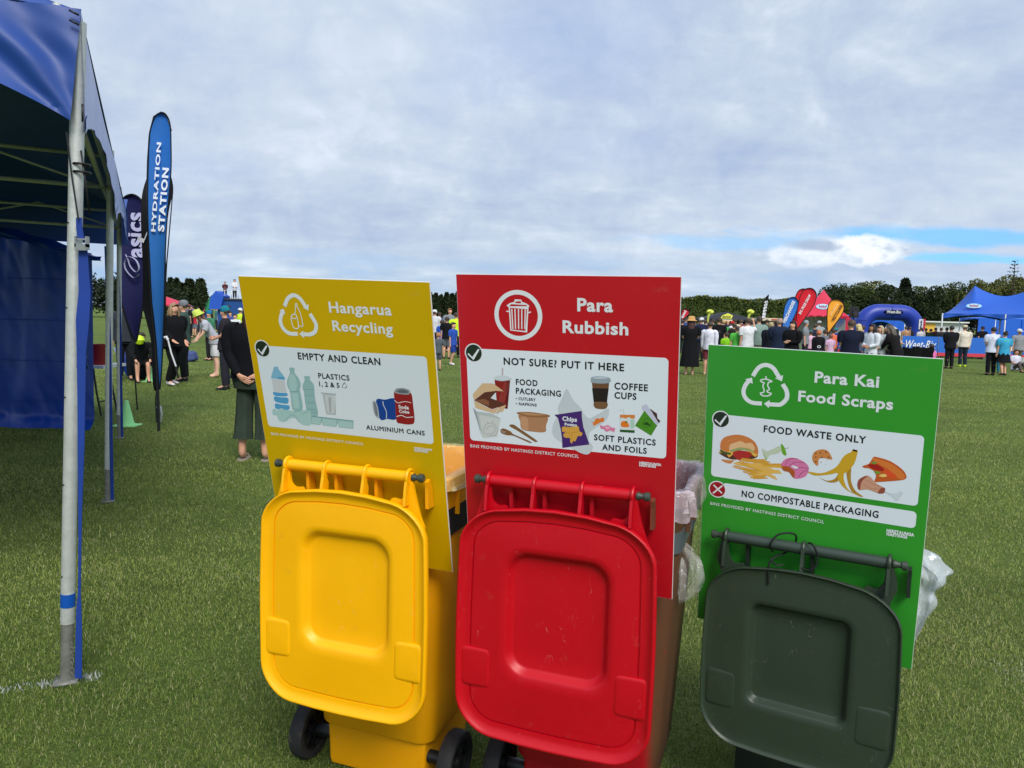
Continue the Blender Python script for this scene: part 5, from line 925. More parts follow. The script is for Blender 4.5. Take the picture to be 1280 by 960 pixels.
def person(loc, h, rz, label, group=None, top=(30, 30, 34), bottom=(30, 32, 40), kind='trousers', sleeve='long', arms='down', legs='stand', hair=((60, 44, 34), 'short'), hat=None, skin=0, shoes=(40, 40, 44), bend=0, build=1.0, detail=False, sit=False, top_len=.47, extra=None, sub=1):
    build *= 1.1
    T = tag(empty('person', loc, rz), label, 'person', group); sk = skin_mat(SK[skin]); bf = bender(bend) if bend else (lambda p: p)
    if not sit: fz = lambda p: p
    child = h < 1.42; hs = 1.0 if not child else 1.18                  # bigger heads on children
    A = [[Vector(q) for q in a] for a in POSE[arms]]; Lg = [[Vector(q) for q in a] for a in LEGS[legs]]
    dz = 0
    if sit:
        dz = -.40 if sit == 'ground' else -.25
        Lg = [[Vector((s * .07, -.20, .24)), Vector((s * .07, -.27, .05)), Vector((s * .07, -.35, .02))] if sit == 'ground' else [Vector((s * .07, -.22, .27)), Vector((s * .07, -.22, .045)), Vector((s * .07, -.30, .016))] for s in (-1, 1)]
    up = lambda p: bf(Vector(p) + Vector((0, 0, 0))) + Vector((0, 0, dz))
    # --- body: one skinned skeleton
    V = []; E = []; Rd = []
    def nd(p, r, par=None):
        V.append(tuple(p)); Rd.append(r if hasattr(r, '__len__') else (r, r))
        if par is not None: E.append((par, len(V) - 1))
        return len(V) - 1
    pel = nd(up((0, 0, .515)), .054); w = nd(up((0, 0, .60)), .056, pel); ch = nd(up((0, .005, .71)), .063, w); nb = nd(up((0, .008, .795)), .036, ch)
    nk = nd(up((0, .004, .845)), .026 * hs, nb); hz0 = .872
    jw = nd(up((0, -.010, hz0 + .006)), .033 * hs, nk); fc = nd(up((0, -.006, hz0 + .045 * hs)), .046 * hs, jw); cr = nd(up((0, .006, hz0 + .082 * hs)), .040 * hs, fc)
    ns = nd(up((0, -.052 * hs, hz0 + .036 * hs)), .0085, fc)
    for s in (-1, 1): nd(up((s * .046 * hs, .004, hz0 + .04 * hs)), .010, fc)
    for s, arm, lg in ((-1, A[0], Lg[0]), (1, A[1], Lg[1])):
        sh = nd(up((s * .094 * build, .006, .780)), .024, nb); mid = nd(up(Vector((s * .105 * build, .006, .79)).lerp(arm[0], .5)), .025, sh)
        e = nd(up(arm[0]), .021, mid); wr_ = nd(up(arm[1]), .0145, e); d = (arm[2] - arm[1]); hd = nd(up(arm[1] + d * .45), (.021, .021), wr_)
        dn = d.normalized(); sx = dn.cross(Vector((0, -1, .3))).normalized()
        if detail:
            for j in range(4):
                L = (.040, .047, .044, .034)[j]; o = (j - 1.5) * .0105; c0 = arm[1] + d * .8 + sx * o; k1 = nd(up(c0), .0058, hd); k2 = nd(up(c0 + dn * L * .5 + Vector((0, -.003, 0))), .0050, k1); nd(up(c0 + dn * L + Vector((-s * .004, -.011, 0))), .0042, k2)
            t1 = nd(up(arm[1] + d * .35 - sx * s * .022 + Vector((0, -.008, 0))), .0062, hd); nd(up(arm[1] + d * .75 - sx * s * .030 + Vector((0, -.014, 0))), .0050, t1)
        else:
            for j in range(2): o = (j - .5) * .014; nd(up(arm[1] + d * 1.15 + sx * o), .008, hd)
            nd(up(arm[1] + d * .7 - sx * s * .024), .006, hd)
        hp = nd(up((s * .050, 0, .50)) if not sit else Vector((s * .055, 0, .50 + dz)), .042, pel); kn = nd(lg[0], .033, hp); cf = nd(lg[0].lerp(lg[1], .35) + Vector((0, .012, 0)), .034, kn); an = nd(lg[1], .018, cf); hl = nd(Vector((lg[1].x, lg[1].y + .012, .022)), .019, an); nd(lg[2] + Vector((0, .0, .004)), .017, an)
    me = bpy.data.meshes.new('body'); me.from_pydata([tuple(c * h for c in v) for v in V], E, []); o = bpy.data.objects.new('body', me); scn.collection.objects.link(o)
    md = o.modifiers.new('s', 'SKIN'); md.use_smooth_shade = True
    for v, r in zip(me.skin_vertices[0].data, Rd): v.radius = (r[0] * h, r[1] * h)
    me.skin_vertices[0].data[0].use_root = True
    ss_ = o.modifiers.new('u', 'SUBSURF'); ss_.levels = 2 if detail else sub
    dg = bpy.context.evaluated_depsgraph_get(); ev = o.evaluated_get(dg); nm = bpy.data.meshes.new_from_object(ev); scn.collection.objects.unlink(o); bpy.data.objects.remove(o)
    nm.name = 'body'; nm.materials.clear(); nm.materials.append(sk); nm.polygons.foreach_set('use_smooth', [True] * len(nm.polygons)); link(bpy.data.objects.new('body', nm), T)
    nn = 18 if detail else 12; S = lambda b: b.warp(lambda p: p * h)
    # --- top: fitted torso and sleeves
    fit = build; b = MB()
    rr_ = [(0, 0, top_len, .104 * fit, .078 * fit), (0, 0, .54, .099 * fit, .074 * fit), (0, 0, .61, .087 * fit, .064 * fit), (0, .002, .70, .098 * fit, .070 * fit), (0, .004, .765, .108 * fit, .066 * fit), (0, .006, .805, .098 * fit, .052), (0, .006, .832, .064, .044), (0, .006, .845, .034 * hs, .032 * hs)]
    seed = abs(hash(label)) % 97 / 7.0
    seed = sum(map(ord, label)) % 97 / 7.0
    b.ell(rr_, nn * 2)
    b.v = [tuple(up(Vector(p) * 1 + Vector((p[0], p[1], 0)) * (.10 if p[2] > .57 else .03) * noise.noise(Vector((p[0] * 20, p[1] * 20 + seed, p[2] * 16))))) for p in b.v]
    for s, arm in ((-1, A[0]), (1, A[1])):
        pts = [Vector((s * .070 * fit, .006, .79)), Vector((s * .100 * fit, .006, .785)), Vector((s * .112 * fit, .006, .75)).lerp(arm[0], .25), Vector((s * .112 * fit, .006, .75)).lerp(arm[0], .6)]
        rs = [.042, .047, .043, .040]
        if sleeve == 'long': pts += [arm[0], arm[0].lerp(arm[1], .5), arm[0].lerp(arm[1], .93)]; rs += [.036, .032, .026]
        elif sleeve == 'none': pts = pts[:2]; rs = rs[:2]
        rs = [r * (1 + .12 * noise.noise(Vector((i * 1.9, seed, s)))) for i, r in enumerate(rs)]
        pts = smooth_pts(pts, False, 3 if detail else 2); rs = np.interp(np.linspace(0, 1, len(pts)), np.linspace(0, 1, len(rs)), rs)
        b.tube([up(p) for p in pts], list(rs), nn)
    S(b).build('top' if kind != 'dress' else 'bodice', cloth(top), T, angle=80)
    # --- bottom
    bm = cloth(bottom)
    if kind in ('trousers', 'shorts', 'wide'):
        b = MB(); k = 1.0 if kind != 'wide' else 1.35
        if not sit: b.ell([(0, 0, .44, .088 * fit, .062 * fit), (0, 0, .50, .096 * fit, .069 * fit), (0, 0, .545, .090 * fit, .066 * fit), (0, 0, .56, .084 * fit, .062 * fit)], nn * 2)
        else: b.ell([(0, 0, .44 + dz, .085 * fit, .075), (0, 0, .50 + dz, .095 * fit, .075), (0, 0, .56 + dz, .085 * fit, .065)], nn * 2)
        for s, lg in ((-1, Lg[0]), (1, Lg[1])):
            hp = Vector((s * .046, 0, .49 + (dz if sit else 0)))
            if kind == 'shorts': pts = [hp, hp.lerp(lg[0], .4), hp.lerp(lg[0], .9)]; rs = [.052, .056, .053]
            elif kind == 'wide': pts = [hp, hp.lerp(lg[0], .5), lg[0], lg[0].lerp(lg[1], .38), lg[0].lerp(lg[1], .62)]; rs = [.052, .052, .050, .053, .058]
            else: pts = [hp, hp.lerp(lg[0], .5), lg[0], lg[0].lerp(lg[1], .5), lg[0].lerp(lg[1], .96)]; rs = [.052, .051, .042, .040, .034]
            rs = [r * (.96 + .1 * fit - .06) * (1 + .07 * noise.noise(Vector((i * 2.3, seed, s * 2)))) for i, r in enumerate(rs)]
            if not detail: b.tube(pts, rs, nn)
            else:
                pts = smooth_pts(pts, False, 4); rs = np.interp(np.linspace(0, 1, len(pts)), np.linspace(0, 1, len(rs)), rs); i0 = len(b.v); b.tube(pts, list(rs), 26)
                for i in range(i0, len(b.v)):
                    x, y, z = b.v[i]; q = math.atan2(y, x - s * .055); f = .006 * math.sin(6 * q + seed) * (.6 - z) * (2.2 if kind == 'wide' else .5); b.v[i] = (x + f * math.cos(q), y + f * math.sin(q), z)
        S(b).build(kind if kind != 'wide' else 'culottes', bm, T, angle=80)
    elif kind in ('skirt', 'dress'):
        b = MB(); zb = .14 if kind == 'dress' else .30; q = 1.0
        b.ell([(0, 0, .57, .085 * fit, .064 * fit), (0, 0, .50, .100 * fit, .076 * fit), (0, 0, .38, .112 * fit, .088 * fit), (0, 0, .25 if kind == 'dress' else .34, .124 * fit, .098 * fit), (0, 0, zb, .136 * fit, .108 * fit)], 36, fold=.055, nf=8, ph=seed)
        S(b).build('skirt', bm, T, angle=80)
    # --- shoes
    for s, lg in ((-1, Lg[0]), (1, Lg[1])):
        if shoes is None: continue
        a, t_ = lg[1], lg[2]; z0 = min(a.z - .045, .02) if not sit else 0; b = MB(); d = Vector((t_.x - a.x, t_.y - a.y, 0)).normalized(); n_ = Vector((d.y, -d.x, 0)); hh = Vector((a.x, a.y, 0)) - d * .028; Ln = .125 * 1.08
        rings = []
        for k, w_, zt_ in ((0, .014, .035), (.08, .022, .05), (.3, .022, .058), (.5, .023, .040), (.75, .027, .028), (.93, .021, .022), (1, .010, .015)):
            c = hh + d * Ln * k + Vector((0, 0, max(0, a.z - .046)))
            rings.append([c + n_ * w_ * math.cos(q) + Vector((0, 0, zt_ * .5 + zt_ * .5 * math.sin(q))) for q in (i * math.pi / 5 for i in range(10))])
        b.rings(rings); S(b).build('shoe', cloth(shoes), T, angle=80)
    # --- hair
    hc = mat('hair_%d_%d_%d' % hair[0], hair[0], .6, bump=.5, bscale=90, var=.3, vscale=30); C0 = Vector((0, .004, hz0 + .052 * hs))
    if hair[1] != 'none':
        b = MB()
        def fn(u, v):
            th = u * 2 * math.pi; ph = v * math.pi * .62; d = Vector((math.sin(ph) * math.sin(th), -math.sin(ph) * math.cos(th), math.cos(ph)))
            front = max(0, -d.y); k = 1.04 + .05 * noise.noise(d * 5 + Vector((seed, 0, 0))); p = C0 + Vector((d.x * .052, d.y * .056, d.z * .058)) * hs * k
            lowest = C0.z - (.052 * (1 - front * 1.9)) * hs
            if p.z < lowest: p.z = lowest
            if front > .25 and p.z < C0.z + .022 * hs: p.z = C0.z + .022 * hs
            return up(p)
        b.grid(fn, 20, 10)
        if hair[1] in ('long', 'pony', 'vlong'):
            w0 = .040 if hair[1] != 'pony' else .016; zl = {'long': .775, 'pony': .80, 'vlong': .66}[hair[1]]
            rs = [(0, .030, C0.z + .012, w0 * 1.05, .026), (0, .040, C0.z - .03, w0 * 1.25, .027), (0, .044, (C0.z + zl) / 2, w0 * 1.35, .022), (0, .046, zl + .02, w0 * 1.15, .018), (0, .046, zl, w0 * .6, .010)]
            i0 = len(b.v); b.ell(rs, 18, fold=.12, nf=6, ph=seed); b.v[i0:] = [tuple(up(Vector(p))) for p in b.v[i0:]]
            if hair[1] != 'pony' and detail:
                for s in (-1, 1):
                    i0 = len(b.v); b.tube([(s * .040, -.012, C0.z + .02), (s * .052, -.010, C0.z - .03), (s * .054, -.018, C0.z - .08), (s * .05, -.024, zl + .03)], [.014, .018, .017, .006], 8); b.v[i0:] = [tuple(up(Vector(p))) for p in b.v[i0:]]
        if hair[1] == 'bun': i0 = len(b.v); b.lathe([(0, -.02), (.016, -.014), (.022, 0), (.016, .014), (0, .02)], 10, (0, .045, C0.z + .055)); b.v[i0:] = [tuple(up(Vector(p))) for p in b.v[i0:]]
        S(b).build('hair', hc, T, angle=80, normals=False)
    if hat:
        hcol, hk = hat; b = MB(); zb = C0.z + .018 * hs
        if hk == 'brim': b.lathe([(.066, -.004), (.10, -.012), (.101, -.008), (.066, .004), (.060, .02), (.056, .055), (.040, .068), (0, .070)], 20, (0, .004, zb))
        elif hk == 'bucket': b.lathe([(.060, .0), (.088, -.026), (.090, -.022), (.063, .006), (.056, .045), (.046, .052), (0, .054)], 20, (0, .004, zb))
        else:
            b.lathe([(.053, -.022), (.0555, -.004), (.0545, .020), (.045, .040), (.024, .052), (0, .055)], 18, (0, .005, zb - .004), cap=False)
            if hk == 'cap': b.prism([(x, -.045 - y, zb - .004 - y * .25) for x, y in [(-.045, 0), (-.043, .03), (-.025, .052), (0, .058), (.025, .052), (.043, .03), (.045, 0)]], (0, 0, .006))
        b.v = [tuple(up(Vector(p) * 1)) for p in b.v]; S(b).build('hat', cloth(hcol), T, angle=70)
    if detail:                        # eyes, brows and mouth
        for s in (-1, 1): MB().lathe([(0, -.004), (.0062, 0), (0, .004)], 10, up((s * .0175, -.049 * hs, hz0 + .050 * hs)) * h / 1, 'Y').build('eye', mat('eye_dark', (40, 34, 32), .3), T)
        b = MB(); b.box((0, -.044 * hs, hz0 + .014 * hs), (.022, .006, .005)); b.v = [tuple(up(Vector(p))) for p in b.v]; S(b).build('mouth', mat('lip', (166, 92, 84), .5), T)
    if extra: extra(T, h, up)
    return T
def ppl(px, Y, h, rz, label, **k):    # stands on the ground at picture column px, Y metres away
    p = at(px, hz(px), Y); return person((p.x, Y, 0), h, R(rz), label, **k)
def back_logo(txt, c, z=.70, w=.10, cap=.03, y=.078):
    def f(T, h, up): lettering('print', txt, lambda a, q: Vector(((w / 2 - a) * h, y * h, (z + q) * h)), w, cap, ink(c), T, .03)
    return f
def crutch(T, h, up):
    pass
# rz: 0 faces the camera, 180 shows the back, 90 faces right, -90 faces left
NV, BK, WT, GY = (26, 32, 54), (17, 18, 22), (216, 218, 222), (128, 134, 138)
# left of the yellow sign
p1 = ppl(215.5, 14.6, 1.66, 62, 'woman in black hoodie with long fair hair leaning on a white crutch', top=BK, bottom=(16, 17, 20), arms='crutch', hair=((150, 122, 88), 'long'), shoes=(214, 206, 208), detail=True, legs='walk', build=1.25, bend=.06)
t = tag(empty('crutch', at(221, 470, 14.3)), 'white and black elbow crutch held by the woman in the black hoodie', 'crutch'); q = t.location.copy()
pt_ = lambda px, py: at(px, py, 14.3) - q
MB().tube([pt_(210, 425), pt_(214, 441), pt_(220, 458)], .016, 8).build('shaft', mat('crutch_white', (212, 214, 218), .4), t); MB().tube([pt_(205.5, 422), pt_(208, 421), pt_(210, 425)], .026, 8).build('cuff', mat('crutch_white', (212, 214, 218), .4), t); MB().tube([pt_(220, 458), pt_(221, 464), pt_(223, 473)], .022, 8).build('foot', BLK, t)
ppl(229, 15.6, 1.72, -75, 'person in grey cap and dark green top standing close behind the hoodie woman', top=(58, 82, 74), bottom=(22, 24, 28), hat=((118, 122, 128), 'cap'), arms='front', detail=True, shoes=(40, 44, 50))
ppl(155, 15.5, 1.72, 30, 'person in dark grey patterned jacket between the far tent leg and the asics flag', top=(48, 54, 60), bottom=(24, 26, 32), build=1.1, detail=False)
ppl(174, 15.3, 1.45, 35, 'person crouching in black beside the black sports bag', top=(20, 22, 26), bottom=(22, 22, 26), kind='shorts', sit='stool', bend=.35, arms='reach', shoes=(30, 30, 34), hair=((50, 40, 34), 'short'))
o = MB().lathe([(0, -.10), (.06, -.08), (.10, 0), (.07, .07), (0, .10)], 16).build('ball', mat('neon_ball', (206, 240, 40), .5, bump=.3, bscale=30)); o.location = at(174.5, 425, 15.0); tag(o, 'neon yellow ball held up by the crouching person', 'ball')
ppl(269, 16.6, 1.62, -60, 'girl in yellow green bucket hat bending forward in a pale grey shirt', top=(176, 180, 190), bottom=(206, 206, 210), kind='shorts', hat=((196, 214, 96), 'bucket'), hair=((110, 78, 54), 'vlong'), arms='reach', bend=.55, shoes=None, detail=True, sleeve='short', skin=3)
ppl(281, 14.2, 1.62, -80, 'woman in turquoise cap and dark flowered top facing left', top=(40, 36, 44), bottom=(40, 40, 50), hat=((30, 122, 142), 'cap_'), arms='front', hair=((60, 42, 34), 'bun'), detail=True, sleeve='short')
ppl(261.5, 22, 1.5, -40, 'child in blue swim cap behind the bucket hat girl', top=(60, 120, 90), bottom=(40, 40, 44), hat=((30, 120, 160), 'cap_'))
ppl(317, 7.55, 1.70, 180, 'woman in black cardigan and dark green culottes seen from behind', top=(14, 15, 22), bottom=(52, 64, 54), kind='wide', legs='wide', arms='back', shoes=None, detail=True, hair=((60, 40, 30), 'long'), build=1.22, top_len=.50, skin=0)
sp0 = at(317, hz(317), 7.55)
for s, n_ in ((-1, 'left'), (1, 'right')):
    b = MB(); c = Vector((sp0.x - s * .122, 7.55 + .05, 0)); b.rings([[Vector((x * (1 if y < 0 else .85), y, z)) for x, y in rrect(.046, .125, .044, 5)] for z in (.0, .014)]); b.tube([(-.045, .05, .012), (-.02, .055, .05), (.02, .055, .05), (.045, .05, .012)], .007, 6)
    o = b.build('sandal', mat('sandal_tan', (150, 140, 124), .7)); o.location = c; o.parent = [q for q in scn.objects if q.name.startswith('person') and q.get('label', '').startswith('woman in black cardigan')][0]; o.matrix_parent_inverse = Matrix.Rotation(math.pi, 4, 'Z') @ Matrix.Translation((-sp0.x, -7.55, 0))
for i, (px, Y, h, tc, lb) in enumerate([(232, 44, 1.7, (90, 96, 104), 'adult in grey left of the far dark clothed adult'), (241, 58, 1.7, (40, 90, 160), 'blue topped adult between the cap wearers and the stage'), (256, 62, 1.6, (150, 60, 60), 'adult in brick red behind the bucket hat'), (264, 57, 1.7, (36, 40, 46), 'adult in black in front of the stage canopy'), (271, 50, 1.65, (60, 110, 120), 'teal topped adult below the stage canopy'), (288, 31, 1.45, (70, 80, 140), 'child in indigo between the turquoise cap and the cardigan'), (294, 29, 1.35, (210, 214, 216), 'child in white beside the cardigan shoulder')]):
    ppl(px, Y, h, 190 + 30 * i, lb, group='small figures in the distance to the left', top=tc, bottom=(44, 46, 56), sleeve='short')
ppl(300.5, 30, 1.6, 160, 'child in white cap and lime vest right beside the yellow sign', top=(196, 226, 60), bottom=(60, 60, 70), hat=((222, 222, 226), 'cap'), sleeve='short', kind='shorts')
FAR = 'small figures in the distance to the left'
for i, (px, Y, h, tc, bc, lb) in enumerate([(243, 40, 1.5, (180, 40, 60), (110, 116, 130), 'child in red top among the far figures right of the grey cap'), (238, 38, 1.7, (30, 32, 38), (30, 32, 38), 'dark clothed adult left of the far child in red'), (248, 44, 1.6, (120, 130, 150), (60, 60, 70), 'adult in pale blue right of the far child in red'), (253, 48, 1.2, (60, 120, 180), (40, 40, 50), 'small child in blue left of the bucket hat girl'), (235, 50, 1.7, (70, 80, 90), (40, 42, 50), 'adult in grey far behind the grey cap'), (258, 52, 1.7, (30, 60, 120), (34, 34, 40), 'adult in navy far behind the bucket hat')]):
    ppl(px, Y, h, 150 - i * 40, lb, group=FAR, top=tc, bottom=bc, kind='shorts' if i in (0, 3) else 'trousers', sleeve='short', hair=((170, 140, 90) if i == 0 else (50, 40, 34), 'short'))
# gap between the yellow and red signs
GP = 'people in the gap between the yellow and red signs'
for a in [(543.5, 30, 1.75, 170, 'adult in white cap and white shirt at the yellow sign edge', dict(top=(206, 206, 212), hat=(WT, 'cap'))), (549.5, 36, 1.68, 190, 'dark haired adult in patterned blue top behind the white cap', dict(top=(70, 84, 130))), (553, 27, 1.35, 170, 'child in bright blue tee standing in the gap', dict(top=(44, 90, 190), bottom=BK, kind='shorts', sleeve='short')), (559, 26, 1.50, 180, 'teenager in black tee and grey shorts in the gap', dict(top=BK, bottom=(96, 100, 104), kind='shorts', sleeve='short')), (562.5, 31, 1.84, 20, 'tall man in grey tee carrying a pack in the gap', dict(top=(128, 134, 140), bottom=(40, 42, 50), sleeve='short', hair=((150, 100, 70), 'short'))), (567, 22.8, 1.32, 60, 'child in royal blue and white kit by the red sign edge', dict(top=(46, 80, 170), bottom=(36, 60, 140), kind='shorts', sleeve='short', legs='walk', shoes=WT)), (570.5, 27, 1.66, 180, 'adult in neon yellow vest half behind the red sign', dict(top=(206, 240, 50), bottom=BK, sleeve='short')), (548.5, 20.5, 1.05, 200, 'small child in grey patterned clothes low in the gap', dict(top=(84, 92, 100), bottom=(70, 78, 84), sleeve='short', kind='shorts', hair=((170, 120, 80), 'short')))]:
    ppl(*a[:4], a[4], group=GP, **a[5])
